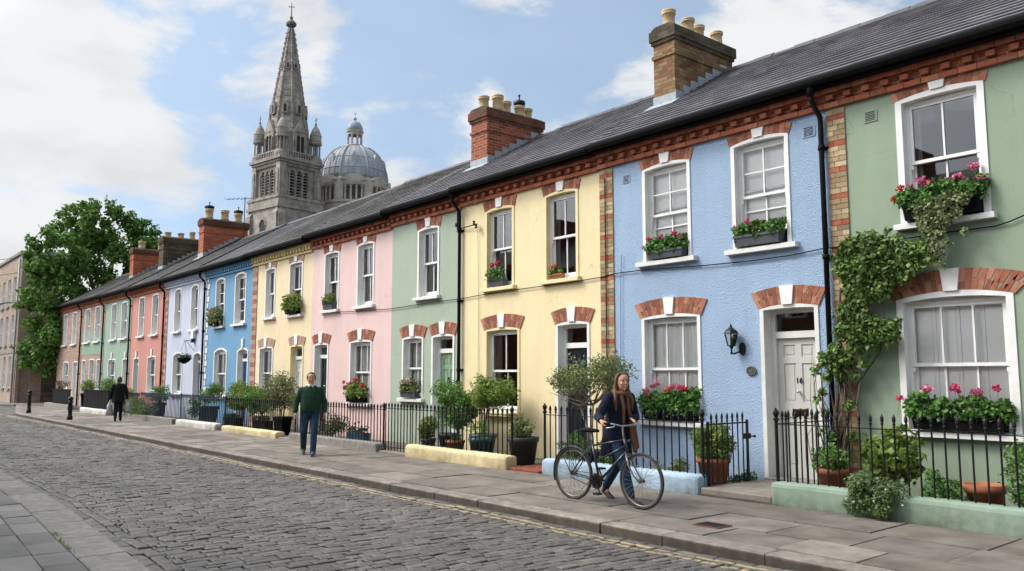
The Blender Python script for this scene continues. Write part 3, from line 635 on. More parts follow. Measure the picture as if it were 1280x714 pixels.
    rm.quad((ia - .3, Y + dep + .1, t_ + r), (ib + .3, Y + dep + .1, t_ + r), (ib + .3, Y + dep + .57, t_ + r), (ia - .3, Y + dep + .57, t_ + r))
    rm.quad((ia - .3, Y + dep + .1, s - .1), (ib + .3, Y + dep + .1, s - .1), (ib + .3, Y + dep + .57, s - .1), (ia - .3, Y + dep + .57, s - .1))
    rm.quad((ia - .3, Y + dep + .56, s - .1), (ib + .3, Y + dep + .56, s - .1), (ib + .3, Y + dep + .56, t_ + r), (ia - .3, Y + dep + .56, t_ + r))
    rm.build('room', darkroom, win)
    k = o.get('inside')
    yb = y0 + 0.106
    if k == 'shutters':
        c = MB(); n = 4; wv = (ib - ia - 0.06) / n
        for i in range(n):
            x0 = ia + 0.03 + i * wv
            c.box(x0 + 0.003, x0 + wv - 0.003, yb, yb + 0.025, s + 0.03, zt - 0.02)
            for (za, zb2) in ((s + 0.10, zm - 0.12), (zm - 0.04, zt - 0.12)):
                c.box(x0 + 0.05, x0 + wv - 0.05, yb - 0.010, yb + 0.002, za, zb2)
        c.build('shutter', blind, win)
    elif k == 'blind':
        c = MB(); c.box(ia + 0.02, ib - 0.02, yb, yb + 0.01, s + (zt - s) * o.get('drop', 0.1), zt - 0.02); c.build('blind', blind, win)
    elif k == 'curtain':
        f = o.get('cw', 0.30)
        for sd_, (xa, xb_) in enumerate(((ia + 0.02, ia + (ib - ia) * f), (ib - (ib - ia) * f, ib - 0.02))):
            c = MB(); n = 14
            pts = [(xa + (xb_ - xa) * i / n, yb + 0.03 + 0.018 * math.sin(i * 1.9 + sd_)) for i in range(n + 1)]
            for p_, q2 in zip(pts, pts[1:]): c.quad((p_[0], p_[1], s + 0.02), (q2[0], q2[1], s + 0.02), (q2[0], q2[1], zt), (p_[0], p_[1], zt))
            c.build('curtain', curtain, win)
    elif k == 'nets':
        c = MB(); n = 26; pts = [(ia + 0.02 + (ib - ia - 0.04) * i / n, yb + 0.03 + 0.014 * math.sin(i * 1.7)) for i in range(n + 1)]
        hz = s + (zt - s) * o.get('drop', 1.0)
        for p_, q2 in zip(pts, pts[1:]): c.quad((p_[0], p_[1], s + 0.02), (q2[0], q2[1], s + 0.02), (q2[0], q2[1], hz), (p_[0], p_[1], hz))
        c.build('curtain', curtain, win)
    return win
def door(house, a, b_, s, t_, r, o, Y=YF):
    wd = o.get('band', 0.065); dep = o.get('reveal', 0.15); ia, ib = a + wd, b_ - wd
    y0 = Y + dep; lt = s + o.get('leaf', 2.10); fr = 0.07
    lf = MB(); la, lb = ia + fr, ib - fr
    lf.box(la + 0.004, lb - 0.004, y0 + 0.045, y0 + 0.08, s + 0.03, lt - 0.004)
    stl = 0.10; mid = (la + lb) / 2
    rows = o.get('rows', [(0.20, 0.92), (1.14, 1.72), (1.82, 2.0)]) 
    # stiles and rails stand forward of sunk panels
    for (x0, x1) in ((la + 0.004, la + stl), (mid - 0.05, mid + 0.05), (lb - stl, lb - 0.004)): lf.box(x0, x1, y0 + 0.028, y0 + 0.046, s + 0.03, lt - 0.004)
    zz = [0.03] + [v for rw in rows for v in rw] + [lt - s - 0.004]
    for i in range(0, len(zz), 2):
        for (x0, x1) in ((la + stl, mid - 0.05), (mid + 0.05, lb - stl)): lf.box(x0, x1, y0 + 0.0285, y0 + 0.0465, s + zz[i], s + zz[i + 1])
    for rw in rows:
        for (x0, x1) in ((la + stl, mid - 0.05), (mid + 0.05, lb - stl)):
            lf.box(x0 + 0.035, x1 - 0.035, y0 + 0.038, y0 + 0.047, s + rw[0] + 0.035, s + rw[1] - 0.035)
    d = lf.build('door', o['m'], house)
    fm = MB(); zt = t_ - wd * 0.4
    fm.box(ia, ia + fr, y0 - 0.02, y0 + 0.09, s, zt); fm.box(ib - fr, ib, y0 - 0.02, y0 + 0.09, s, zt)
    fm.box(ia + fr, ib - fr, y0 - 0.025, y0 + 0.09, lt, lt + 0.10); fm.box(ia + fr, ib - fr, y0 - 0.018, y0 + 0.09, zt - 0.05, zt)
    fm.prism([(ia, zt + 0.002)] + [(p[0], max(p[1], zt + 0.004)) for p in arc(ia, ib, zt, max(r - wd * 0.5, 0.002), 8)] + [(ib, zt + 0.002)], 'y', y0 - 0.01, y0 + 0.09)
    fm.build('door_frame', o.get('framem', white), d)
    gm = MB(); gm.quad((la, y0 + 0.03, lt + 0.09), (lb, y0 + 0.03, lt + 0.09), (lb, y0 + 0.03, zt - 0.04), (la, y0 + 0.03, zt - 0.04)); gm.build('fanlight', glass, d)
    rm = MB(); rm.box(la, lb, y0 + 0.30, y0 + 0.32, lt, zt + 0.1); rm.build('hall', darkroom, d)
    sm = MB(); add_surround(sm, a, b_, s, t_, r, wd, o.get('proud', 0.018), dep + 0.06, Y); sm.build('surround', o.get('trim', white), d)
    th = MB(); th.cbox(a + 0.01, b_ - 0.01, Y - 0.05, y0 + 0.06, s - 0.12, s + 0.028, 0.012); th.build('threshold', stone_grey, d)
    kn = MB()
    kn.tube([(mid, y0 + 0.03, s + 1.30), (mid, y0 - 0.01, s + 1.30)], 0.012, 8); kn.ball((mid, y0 - 0.02, s + 1.30), 0.026)
    kn.build('door_knob', o.get('brass', chrome), d, True)
    if o.get('knocker'):
        kk = MB(); kk.tube([(mid, y0 + 0.02, s + 1.52), (mid - 0.035, y0 + 0.01, s + 1.46), (mid - 0.03, y0 + 0.005, s + 1.38), (mid, y0 + 0.005, s + 1.35), (mid + 0.03, y0 + 0.005, s + 1.38), (mid + 0.035, y0 + 0.01, s + 1.46), (mid, y0 + 0.02, s + 1.52)], 0.009, 6); kk.ball((mid, y0 + 0.015, s + 1.52), 0.022)
        kk.build('knocker', black_iron, d, True)
    lb_ = MB(); lb_.cbox(mid - 0.12, mid + 0.12, y0 + 0.018, y0 + 0.03, s + 1.00, s + 1.06, 0.006); 
    if o.get('plate', True): lb_.build('letter_plate', o.get('brass', chrome), d)
    return d
SLOPE = 0.6; EAVE_Y = 10.72; RIDGE_Y = 14.2
def text_mesh(s_, size, depth, m_, parent, loc, name='number'):
    cu = bpy.data.curves.new('t', 'FONT'); cu.body = s_; cu.size = size; cu.extrude = depth; cu.align_x = 'CENTER'; cu.align_y = 'CENTER'
    o = bpy.data.objects.new('t', cu); COL.objects.link(o); dg = bpy.context.evaluated_depsgraph_get(); me = bpy.data.meshes.new_from_object(o.evaluated_get(dg))
    bpy.data.objects.remove(o); bpy.data.curves.remove(cu)
    me.transform(Matrix.Translation(loc) @ Matrix.Rotation(R(90), 4, 'X')); me.materials.clear(); me.name = name
    return link(name, me, m_, parent)
def make_roof(h, xl, xr, dz, mat_, seed):
    rg = np.random.default_rng(seed); mb = MB(); ze = 5.93 + dz; zr = ze + SLOPE * (RIDGE_Y - EAVE_Y)
    back = 2 * RIDGE_Y - EAVE_Y
    mb.prism([(EAVE_Y, ze - 0.10), (EAVE_Y, ze - 0.025), (RIDGE_Y, zr - 0.03), (back, ze - 0.025), (back, ze - 0.10), (RIDGE_Y, zr - 0.16)], 'x', xl, xr)
    L = math.hypot(RIDGE_Y - EAVE_Y, zr - ze); u = ((RIDGE_Y - EAVE_Y) / L, (zr - ze) / L); nv = (-u[1], u[0]); n = 17; e = L / n
    for i in range(n):
        x = xl - (0.14 if i % 2 else 0) ; 
        while x < xr:
            wv = 0.28; x0 = max(x, xl) + 0.002; x1 = min(x + wv, xr) - 0.002; x += wv
            if x1 - x0 < 0.02: continue
            s0 = i * e - 0.012 + rg.normal() * 0.0012; s1 = min((i + 1) * e + 0.02, L); k0 = 0.031 + rg.uniform(0, 0.004); k1 = 0.004
            P_ = lambda s_, k: (EAVE_Y + u[0] * s_ + nv[0] * k, ze + u[1] * s_ + nv[1] * k)
            a_, b2, c_ = P_(s0, k0), P_(s1, k1), P_(s0, k0 - 0.016)
            mb.add([(x0, *a_), (x1, *a_), (x1, *b2), (x0, *b2), (x0, *c_), (x1, *c_)], [(0, 1, 2, 3), (4, 5, 1, 0), (4, 0, 3), (1, 5, 2)])
    rf = mb.build('roof', mat_, h)
    rt = MB(); x = xl
    while x < xr - 0.01:
        x2 = min(x + 0.45, xr); q_ = rg.normal() * 0.005
        rt.prism([(RIDGE_Y - 0.16, zr - 0.075 + q_), (RIDGE_Y - 0.03, zr + 0.045 + q_), (RIDGE_Y + 0.03, zr + 0.045 + q_), (RIDGE_Y + 0.16, zr - 0.075 + q_), (RIDGE_Y, zr + 0.0)], 'x', x + 0.004, x2 - 0.004); x = x2
    rt.build('ridge_tiles', ridge_m, rf)
    return rf
def make_cornice(h, xl, xr, dz, kind):
    zc = 5.50 + dz; y = YF
    if kind == 'brick':
        mb = MB(); bk = MB(); bk.box(xl, xr, y - 0.028, y + 0.1, zc + 0.02, 5.80 + dz)
        x = xl; i = 0
        while x < xr - 0.03:
            x2 = min(x + 0.232, xr); mb.box(x + 0.004, x2 - 0.004, y - 0.065 - 0.003 * (i % 3), y + 0.05, zc, zc + 0.07)
            mb.box(x + 0.004, x2 - 0.004, y - 0.115 - 0.003 * (i % 2), y + 0.05, zc + 0.205, zc + 0.272); x = x2; i += 1
        x = xl + 0.06
        while x < xr - 0.10:
            mb.box(x, x + 0.108, y - 0.105, y + 0.05, zc + 0.105, zc + 0.175); x += 0.268
        mb.box(xl, xr, y - 0.05, y + 0.05, zc + 0.182, zc + 0.200)
        combine('cornice', [(mb, cornice_red), (bk, MATS['red_brick'])], h)
    else:
        m_, dm = kind
        mb = MB(); mb.box(xl, xr, y - 0.06, y + 0.05, zc, zc + 0.06); mb.box(xl, xr, y - 0.12, y + 0.05, zc + 0.205, zc + 0.272); mb.box(xl, xr, y - 0.02, y + 0.05, zc + 0.06, zc + 0.205)
        x = xl + 0.05
        while x < xr - 0.1: mb.box(x, x + 0.11, y - 0.10, y + 0.02, zc + 0.09, zc + 0.203); x += 0.21
        c = mb.build('cornice', m_, h)
def make_gutter(h, xl, xr, dz):
    z = 5.905 + dz; mb = MB()
    prof = [(EAVE_Y - 0.10, z), (EAVE_Y - 0.115, z - 0.012)] + [(EAVE_Y - 0.04 - 0.075 * math.cos(a), z - 0.035 - 0.08 * math.sin(a)) for a in [i * math.pi / 6 for i in range(0, 6)]] + [(EAVE_Y + 0.05, z - 0.06), (EAVE_Y + 0.05, z)]
    mb.prism(prof, 'x', xl, xr)
    mb.box(xl, xr, EAVE_Y + 0.05, YF - 0.09, z - 0.135, z - 0.02)
    mb.build('gutter', black_plastic, h, fix=True)
def downpipe(h, x, dz, zb=0.0, rad=0.038):
    mb = MB(); z = 5.80 + dz
    mb.lathe([(0.05, 0), (0.055, 0.12), (0.05, 0.16)], (x, EAVE_Y, z - 0.14), 10)
    mb.tube([(x, EAVE_Y, z - 0.10), (x, EAVE_Y + 0.01, z - 0.20), (x + 0.02, YF - 0.075, z - 0.42), (x + 0.02, YF - 0.075, z - 0.55), (x + 0.02, YF - 0.075, zb)], rad, 10)
    for zz in (4.9, 3.3, 1.75, 0.6):
        mb.lathe([(rad + 0.012, 0), (rad + 0.012, 0.07)], (x + 0.02, YF - 0.075, zz), 10); mb.box(x - 0.06, x + 0.10, YF - 0.03, YF + 0.02, zz + 0.01, zz + 0.05)
    mb.build('downpipe', black_plastic, h, True)
def pier(h, x0, x1, z0, z1, my, mr, every=4, pr=0.02, rh=0.077):
    """brick strip at a party wall with red bands"""
    a_, b2, bk = MB(), MB(), MB(); n = int((z1 - z0) / rh); wd = x1 - x0
    for i in range(n):
        zb = z0 + i * rh; red = (i % (every + 1)) == every; tgt = b2 if red else a_
        sp_ = [0, 0.62, 1] if i % 2 else [0, 0.36, 1]
        for u0, u1 in zip(sp_, sp_[1:]): tgt.box(x0 + wd * u0 + 0.004, x0 + wd * u1 - 0.004, YF - pr - 0.002 * (i % 3), YF + 0.03, zb + 0.004, zb + rh - 0.004)
    bk.box(x0, x1, YF - pr + 0.007, YF + 0.03, z0, z1)
    combine('brick_pier', [(a_, my), (b2, mr), (bk, mortar)], h)
def chimney(h, x0, x1, y0, y1, ztop, mat_, pots, base_z, dark=None, top=None):
    mb = MB(); zc = ztop
    mb.box(x0, x1, y0, y1, base_z, zc - 0.60)
    mb.box(x0 - 0.03, x1 + 0.03, y0 - 0.03, y1 + 0.03, zc - 0.60, zc - 0.53); mb.box(x0, x1, y0, y1, zc - 0.53, zc - 0.30)
    m2 = MB(); m2.box(x0 - 0.035, x1 + 0.035, y0 - 0.035, y1 + 0.035, zc - 0.30, zc - 0.23); m2.box(x0 - 0.065, x1 + 0.065, y0 - 0.065, y1 + 0.065, zc - 0.23, zc - 0.02)
    ch = combine('chimney', [(mb, mat_), (m2, top or mat_)], h)
    cp = MB(); cp.prism([(x0 - 0.05, zc - 0.02), (x1 + 0.05, zc - 0.02), (x1 - 0.08, zc + 0.06), (x0 + 0.08, zc + 0.06)], 'y', y0 - 0.05, y1 + 0.05); cp.build('chimney_cap', dark or darkbrick, ch)
    n = len(pots)
    for i, (hh, rr_, sty) in enumerate(pots):
        yy = y0 + (y1 - y0) * (i + 0.5) / n; pb_ = MB(); xc = (x0 + x1) / 2 + (0.06 if i % 2 else -0.05)
        pb_.lathe([(rr_ * 1.12, 0), (rr_ * 1.0, hh * 0.3), (rr_ * 0.95, hh * 0.78), (rr_ * 1.14, hh * 0.80), (rr_ * 1.14, hh * 0.86), (rr_ * 0.98, hh * 0.88), (rr_ * 1.16, hh * 0.93), (rr_ * 1.16, hh), (rr_ * 0.9, hh), (rr_ * 0.85, hh * 0.6)], (xc, yy, zc + 0.03), 16)
        pt = pb_.build('chimney_pot', clay, ch, True)
        if sty == 'cowl':
            cw = MB(); cw.lathe([(rr_ * 1.1, 0), (rr_ * 1.25, 0.05), (rr_ * 1.25, 0.12), (rr_ * 0.5, 0.16)], (xc, yy, zc + 0.04 + hh), 12); cw.tube([(xc, yy, zc + hh + 0.2), (xc, yy, zc + hh + 0.32)], 0.018, 6); cw.ball((xc, yy, zc + hh + 0.33), 0.035, 8, 5)
            cw.build('cowl', black_iron, ch, True)
    fl = MB()
    zs = lambda y_: base_roof(y_) 
    fl.prism([(x0 - 0.02, zs(y0) - 0.02), (x1 + 0.02, zs(y0) - 0.02), (x1 + 0.02, zs(y0) + 0.20), (x0 - 0.02, zs(y0) + 0.20)], 'y', y0 - 0.012, y0 + 0.02)
    fl.prism([(y0 - 0.22, zs(y0 - 0.22) + 0.034), (y0, zs(y0) + 0.036), (y0, zs(y0) + 0.05), (y0 - 0.22, zs(y0 - 0.22) + 0.04)], 'x', x0 - 0.10, x1 + 0.10)
    ns = 7
    for sd_ in (x1, x0):
        for i in range(ns):
            ya = y0 + (RIDGE_Y - y0) * i / ns; yb_ = y0 + (RIDGE_Y - y0) * (i + 1) / ns
            fl.prism([(ya, zs(ya) - 0.02), (yb_ + 0.01, zs(yb_) - 0.02), (yb_ + 0.01, zs(yb_) + 0.10), (ya, zs(yb_) + 0.10)], 'x', sd_ - 0.012 if sd_ == x1 else sd_ - 0.012, sd_ + 0.012)
    fl.build('flashing', lead, ch, fix=True)
    return ch
def base_roof(y): return CUR_ZE + SLOPE * (min(y, RIDGE_Y) - EAVE_Y)
CUR_ZE = 5.93
def vent(h, x, z, wv, hv, m_, ):
    mb = MB(); mb.box(x - wv / 2, x + wv / 2, YF - 0.012, YF + 0.02, z - hv / 2, z + hv / 2)
    v = mb.build('air_vent', m_, h); sl = MB()
    for i in range(6):
        zz = z - hv / 2 + hv * (i + 0.9) / 7; sl.box(x - wv / 2 + 0.025, x + wv / 2 - 0.025, YF - 0.016, YF + 0.01, zz, zz + hv * 0.06)
    sl.build('vent_slots', darkroom, v)

mossred = brickmat('sooty_red_brick', lin(128, 78, 60), lin(96, 66, 54), lin(104, 92, 78), soot=0.45)
faded_red = island('faded_red_quoins', [lin(160, 108, 88), lin(146, 96, 80), lin(170, 124, 104)], 0.9, 0.2, 12, 0.15)
S = {}
for nm, c, pe in [('sage', (0.275, 0.345, 0.255), 0), ('sky_blue', (0.365, 0.49, 0.67), 1), ('primrose', (0.79, 0.675, 0.41), 0), ('pale_green', (0.375, 0.44, 0.35), 0), ('rose_pink', (0.72, 0.525, 0.505), 0), ('cream', (0.76, 0.64, 0.43), 0),
                  ('cornflower', (0.155, 0.32, 0.50), 0), ('lavender', (0.50, 0.54, 0.66), 0), ('coral', (0.53, 0.245, 0.205), 0), ('dusty_green', (0.275, 0.365, 0.290), 0), ('moss_green', (0.230, 0.330, 0.245), 0)]:
    S[nm] = stucco(nm + '_stucco', c, bool(pe))
cream_trim = plain('primrose_trim_paint', (0.74, 0.63, 0.36), 0.6, 0.05, 5)
green_door = plain('apple_green_door', (0.22, 0.33, 0.22), 0.4, 0.06, 5)
grey_door = plain('pale_grey_door', (0.50, 0.50, 0.465), 0.45, 0.04, 5)
navy_door = plain('blue_black_door', (0.012, 0.016, 0.026), 0.3, 0.1, 5, 0, 0.5)
dkgreen_door = plain('dark_green_door', (0.012, 0.022, 0.018), 0.35, 0.1, 5, 0, 0.5)
blue_door = plain('royal_blue_door', (0.02, 0.075, 0.19), 0.4, 0.1, 5)
grey2_door = plain('mid_grey_door', (0.26, 0.27, 0.27), 0.5, 0.1, 5)
W = 'w'; D = 'd'
def up(a, b_, s=3.62, t_=5.26, **k): return (W, a, b_, s, t_, k.pop('r', 0.06), dict(k, arch='up'))
def lo(a, b_, s=0.92, t_=2.62, **k): return (W, a, b_, s, t_, k.pop('r', 0.055), dict(k, arch=k.get('arch', 'lo')))
def dr(a, b_, m_, s=0.10, t_=2.62, **k): return (D, a, b_, s, t_, k.pop('r', 0.05), dict(k, m=m_, arch=k.get('arch', 'lo')))
SPEC = [
 dict(xl=-6.03, xr=-1.45, dz=0.0, m=S['sage'], cor='brick', roof=slate, label='sage green terraced house with a vine climbing its brick pier, nearest on the right', pier=(-6.02, -5.74, 'y'),
      ops=[up(-5.02, -3.90, 3.66, 5.34, band=0.085, bars=1, inside='curtain', cw=0.14, ear=0.06), lo(-5.14, -3.72, 0.95, 2.64, band=0.085, bars=2, inside='shutters', ear=0.04, vs=9, r=0.085), up(-3.2, -2.1, 3.66, 5.34, band=0.085), dr(-2.75, -1.8, dkgreen_door)], vents=[(-5.37, 5.24, 0.19, 0.16)]),
 dict(xl=-10.61, xr=-6.03, dz=0.0, m=S['sky_blue'], cor='brick', roof=slate, label='sky blue pebble-dashed terraced house with a wall lantern and a pale grey door', pier=(-10.60, -10.26, 'y'), pipe=-6.10,
      ops=[up(-9.55, -8.50, 3.63, 5.27, bars=1, hbars=1, inside='blind', drop=0.27, open=0.20, ear=0.11), up(-7.68, -6.65, 3.63, 5.30, bars=1, hbars=1, inside='blind', drop=0.27, open=0.20, ear=0.11), lo(-9.62, -8.36, 0.90, 2.64, bars=2, inside='shutters', ear=0.10),
           dr(-7.24, -6.27, grey_door, 0.11, 2.66, number='16', reveal=0.20, plate=False, trim=offwhite, framem=offwhite)], vents=[(-6.31, 5.24, 0.20, 0.16), (-9.93, 5.20, 0.18, 0.15)]),
 dict(xl=-14.95, xr=-10.61, dz=-0.02, m=S['primrose'], cor='brick', roof=slate, label='primrose yellow terraced house with yellow window trim and a dark front door', pipe=-14.97,
      ops=[up(-14.08, -13.10, 3.54, 5.22, bars=1, inside='curtain', cw=0.10, trim=cream_trim, sillm=cream_trim), up(-12.15, -11.18, 3.54, 5.24, bars=1, inside='curtain', cw=0.16, trim=cream_trim, sillm=cream_trim), lo(-14.08, -12.92, 0.90, 2.62, bars=1, inside='curtain', cw=0.2, trim=cream_trim, sillm=cream_trim),
           dr(-11.83, -10.90, navy_door, 0.08, 2.64)]),
 dict(xl=-17.94, xr=-14.95, dz=-0.06, m=S['pale_green'], cor='brick', roof=slate, label='narrow pale green terraced house with an apple green door',
      ops=[up(-16.76, -15.84, 3.54, 5.17, bars=1, inside='curtain', cw=0.3, single=1), lo(-17.40, -16.46, 1.12, 2.56, bars=1, inside='nets'), dr(-16.12, -15.20, green_door, 0.08, 2.57, knocker=1, brass=black_iron)]),
 dict(xl=-22.40, xr=-17.94, dz=-0.12, m=S['rose_pink'], cor='brick', roof=slate_old, label='rose pink terraced house with white windows and a dark green door',
      ops=[up(-21.64, -20.74, 3.52, 5.14), up(-19.74, -18.82, 3.52, 5.17, inside='curtain', cw=0.35), lo(-20.05, -18.87, 0.95, 2.56, bars=2, inside='nets'), dr(-22.18, -21.27, dkgreen_door, 0.06, 2.55)]),
 dict(xl=-26.80, xr=-22.40, dz=-0.18, m=S['cream'], cor=(plain('cream_cornice', (0.62, 0.50, 0.25), 0.8, 0.15, 6), 0), roof=slate_old, pale=1, pier=(-26.79, -26.40, 'q'), label='cream terraced house with faded brick arches and a pale door',
      ops=[up(-25.78, -24.99, 3.54, 5.10, bars=1, inside='curtain', cw=0.3), up(-23.98, -23.03, 3.52, 5.10, bars=1, inside='curtain', cw=0.2), lo(-26.10, -25.02, 0.95, 2.55, bars=1, inside='curtain'), dr(-23.78, -22.86, offwhite, 0.05, 2.55, trim=cream_trim)]),
 dict(xl=-31.20, xr=-26.80, dz=-0.21, m=S['cornflower'], cor=(S['cornflower'], 0), roof=slate, pier=(-31.08, -30.85, 'w'), noarch=1, pipe=-31.22, label='bright cornflower blue terraced house with white quoins',
      ops=[up(-30.22, -29.28, 3.46, 5.12, r=0.11, bars=1, hbars=1), up(-28.38, -27.36, 3.46, 5.14, r=0.11, bars=1, hbars=1), lo(-30.15, -28.89, 0.95, 2.52, bars=1, r=0.14, inside='curtain', cw=0.3), dr(-27.97, -26.99, blue_door, 0.05, 2.50, r=0.12, key=1)]),
 dict(xl=-36.00, xr=-31.20, dz=-0.21, m=S['lavender'], cor=(S['lavender'], 0), roof=slate_old, pier=(-35.98, -35.62, 'q'), noarch=1, pipe=-36.02, label='pale lavender terraced house with a hanging basket beside its blue door',
      ops=[up(-34.85, -34.0, 3.46, 5.12, r=0.11, inside='nets'), up(-32.88, -32.0, 3.46, 5.12, r=0.11, inside='nets'), lo(-34.76, -33.55, 0.95, 2.48, r=0.14, inside='nets'), dr(-32.34, -31.45, blue_door, 0.05, 2.46, r=0.12)]),
 dict(xl=-41.00, xr=-36.00, dz=-0.18, m=S['coral'], cor='brick', roof=slate_old, noarch=1, key=1, pipe=-41.02, label='coral red terraced house near the far end of the row',
      ops=[up(-39.80, -38.92, 3.46, 5.18, inside='nets'), up(-37.85, -36.93, 3.46, 5.18, inside='nets'), lo(-38.17, -36.95, 0.95, 2.48, bars=1, inside='nets', key=1), dr(-40.27, -39.39, navy_door, 0.05, 2.45, key=1)]),
 dict(xl=-45.75, xr=-41.00, dz=-0.14, m=S['dusty_green'], cor='brick', roof=slate_old, noarch=1, key=1, pipe=-45.77, label='dusty green terraced house, painted green from ground to eaves, beyond the coral one',
      ops=[up(-44.48, -43.45, 3.46, 5.2, inside='blind'), up(-42.68, -41.65, 3.46, 5.18, inside='blind', drop=0.5), lo(-44.65, -43.27, 0.95, 2.46, bars=1, inside='nets', key=1), dr(-42.10, -41.12, offwhite, 0.05, 2.45, key=1)]),
 dict(xl=-50.45, xr=-45.75, dz=-0.10, m=S['moss_green'], cor='brick', roof=slate_old, noarch=1, pipe=-50.47, brickup=1, label='terraced house with bare brick upper storey and a green painted band below',
      ops=[up(-49.78, -48.62, 3.48, 5.28, inside='blind'), up(-47.70, -46.55, 3.48, 5.28, inside='blind'), lo(-48.40, -47.33, 0.95, 2.52, inside='nets'), dr(-50.0, -49.2, offwhite, 0.05, 2.5), lo(-46.9, -46.1, 0.95, 2.50, inside='nets')]),
 dict(xl=-56.30, xr=-50.45, dz=-0.07, m=brownbrick, cor='brick', roof=slate_old, noarch=1, nocor=1, label='unpainted brown brick terraced house at the far left end of the row',
      ops=[up(-55.02, -54.02, 3.48, 5.28, inside='blind'), up(-52.78, -51.76, 3.48, 5.28, inside='blind'), lo(-54.55, -53.13, 0.95, 2.46, inside='nets'), dr(-52.12, -51.02, offwhite, 0.05, 2.45)]),
]
HOUSE = []
for hi, sp_ in enumerate(SPEC):
    xl, xr, dz = sp_['xl'], sp_['xr'], sp_['dz']
    h = thing('terraced_house', ((xl + xr) / 2, YF, 0), sp_['label'], 'house', 'terraced houses in the painted row'); HOUSE.append(h)
    ops = sp_['ops']; zt = 5.80 + dz
    CUR_ZE = 5.93 + dz; zr = CUR_ZE + SLOPE * (RIDGE_Y - EAVE_Y); back = 2 * RIDGE_Y - EAVE_Y
    body = MB()
    oo = [(a, b_, s, t_, r) for (_, a, b_, s, t_, r, o) in ops]
    def hull(mb):
        for xx in (xl, xr): mb.add([(xx, YF, -0.1), (xx, back - 0.3, -0.1), (xx, back - 0.3, CUR_ZE - 0.06), (xx, RIDGE_Y, zr - 0.12), (xx, YF, CUR_ZE + 0.02)], [(0, 1, 2, 3, 4)])
        mb.quad((xl, back - 0.3, -0.1), (xr, back - 0.3, -0.1), (xr, back - 0.3, CUR_ZE - 0.05), (xl, back - 0.3, CUR_ZE - 0.05))
        mb.quad((xl, YF + 0.9, -0.05), (xr, YF + 0.9, -0.05), (xr, YF + 0.9, zt), (xl, YF + 0.9, zt))
    if sp_.get('brickup'):
        facade(body, xl, xr, 2.85, 3.95, [], YF); 
        b2 = MB(); facade(b2, xl, xr, -0.1, zt, oo, YF); hull(b2); b2.build('wall', brownbrick, h)
        b3 = MB(); cut = [(a, b_, s, t_, r) for (a, b_, s, t_, r) in oo if s > 3]
        xs = sorted([xl] + [v for o_ in cut for v in (o_[0] - 0.07, o_[1] + 0.07)] + [xr])
        for i_, (x0, x1) in enumerate(zip(xs, xs[1:])):
            b3.box(x0, x1, YF - 0.008, YF + 0.01, 2.80, 3.38 if i_ % 2 else 4.0)
        b3.build('painted_band', S['moss_green'], h)
    else:
        facade(body, xl, xr, -0.1, zt, oo, YF); hull(body); body.build('wall', sp_['m'], h)
    make_roof(h, xl, xr, dz, sp_['roof'], 40 + hi)
    make_cornice(h, xl, xr, dz, sp_['cor'])
    make_gutter(h, xl, xr, dz)
    if 'pipe' in sp_: downpipe(h, sp_['pipe'], dz)
    for (kind, a, b_, s, t_, r, o) in ops:
        el_ = sash(h, a, b_, s, t_, r, o) if kind == W else door(h, a, b_, s, t_, r, o)
        if o.get('number'):
            text_mesh(o['number'], 0.12, 0.006, black_iron, el_, ((a + b_) / 2 - 0.0, YF + 0.20 + 0.022, s + 1.46))
        vm = voussoir_pale if sp_.get('pale') else voussoir
        if not sp_.get('noarch'):
            if o['arch'] == 'up':
                v_, kb, bk = voussoirs(a, b_, t_, r + 0.004, 5.47 + dz + 0.06 - t_ - r, YF, 0.016, 5 if b_ - a < 1.05 else 6, 0.17, 0.02)
            else:
                v_, kb, bk = voussoirs(a, b_, t_, r + 0.004, 0.27, YF, 0.022, o.get('vs', 6), 0.17, 0.11)
            ar = combine('brick_arch', [(v_, vm), (bk, mortar)], h); kb.build('keystone', white, ar, fix=True)
        elif o.get('key'):
            kb = MB(); c_ = (a + b_) / 2; kb.prism([(c_ - 0.07, t_ + r - 0.01), (c_ + 0.07, t_ + r - 0.01), (c_ + 0.09, t_ + r + 0.30), (c_ - 0.09, t_ + r + 0.30)], 'y', YF - 0.05, YF + 0.03); kb.build('keystone', white, h, fix=True)
    if 'pier' in sp_:
        x0, x1, kd = sp_['pier']
        if kd == 'y': pier(h, x0, x1, 0.0, 5.50 + dz, pier_yellow, pier_red, 4)
        elif kd == 'q': pier(h, x0, x1, 0.0, 5.50 + dz, voussoir_pale, faded_red, 1, rh=0.15)
        else:
            qa = MB(); zq = 0.1
            while zq < 5.3: qa.box(x0, x1 - (0.09 if int(zq / 0.24) % 2 else 0), YF - 0.02, YF + 0.02, zq + 0.004, zq + 0.20); zq += 0.24
            qa.build('quoins', white, h)
    for v in sp_.get('vents', []): vent(h, v[0], v[1], v[2], v[3], sp_['m'])
CUR_ZE = 5.93
chimney(HOUSE[1], -10.50, -9.97, 12.5, 14.42, 8.58, buffbrick, [(0.42, 0.125, ''), (0.34, 0.12, ''), (0.36, 0.12, ''), (0.32, 0.12, '')], 6.6, top=darkbrick)
CUR_ZE = 5.87
chimney(HOUSE[3], -16.62, -15.95, 12.5, 14.35, 8.42, redbrick, [(0.38, 0.13, ''), (0.46, 0.14, ''), (0.40, 0.13, ''), (0.33, 0.13, 'cowl'), (0.36, 0.13, '')], 6.6, top=mossred)
CUR_ZE = 5.75
chimney(HOUSE[7], -37.0, -36.4, 12.6, 14.6, 8.60, orangebrick, [(0.5, 0.17, 'cowl'), (0.5, 0.17, ''), (0.45, 0.17, 'cowl')], 6.6, top=mossred)
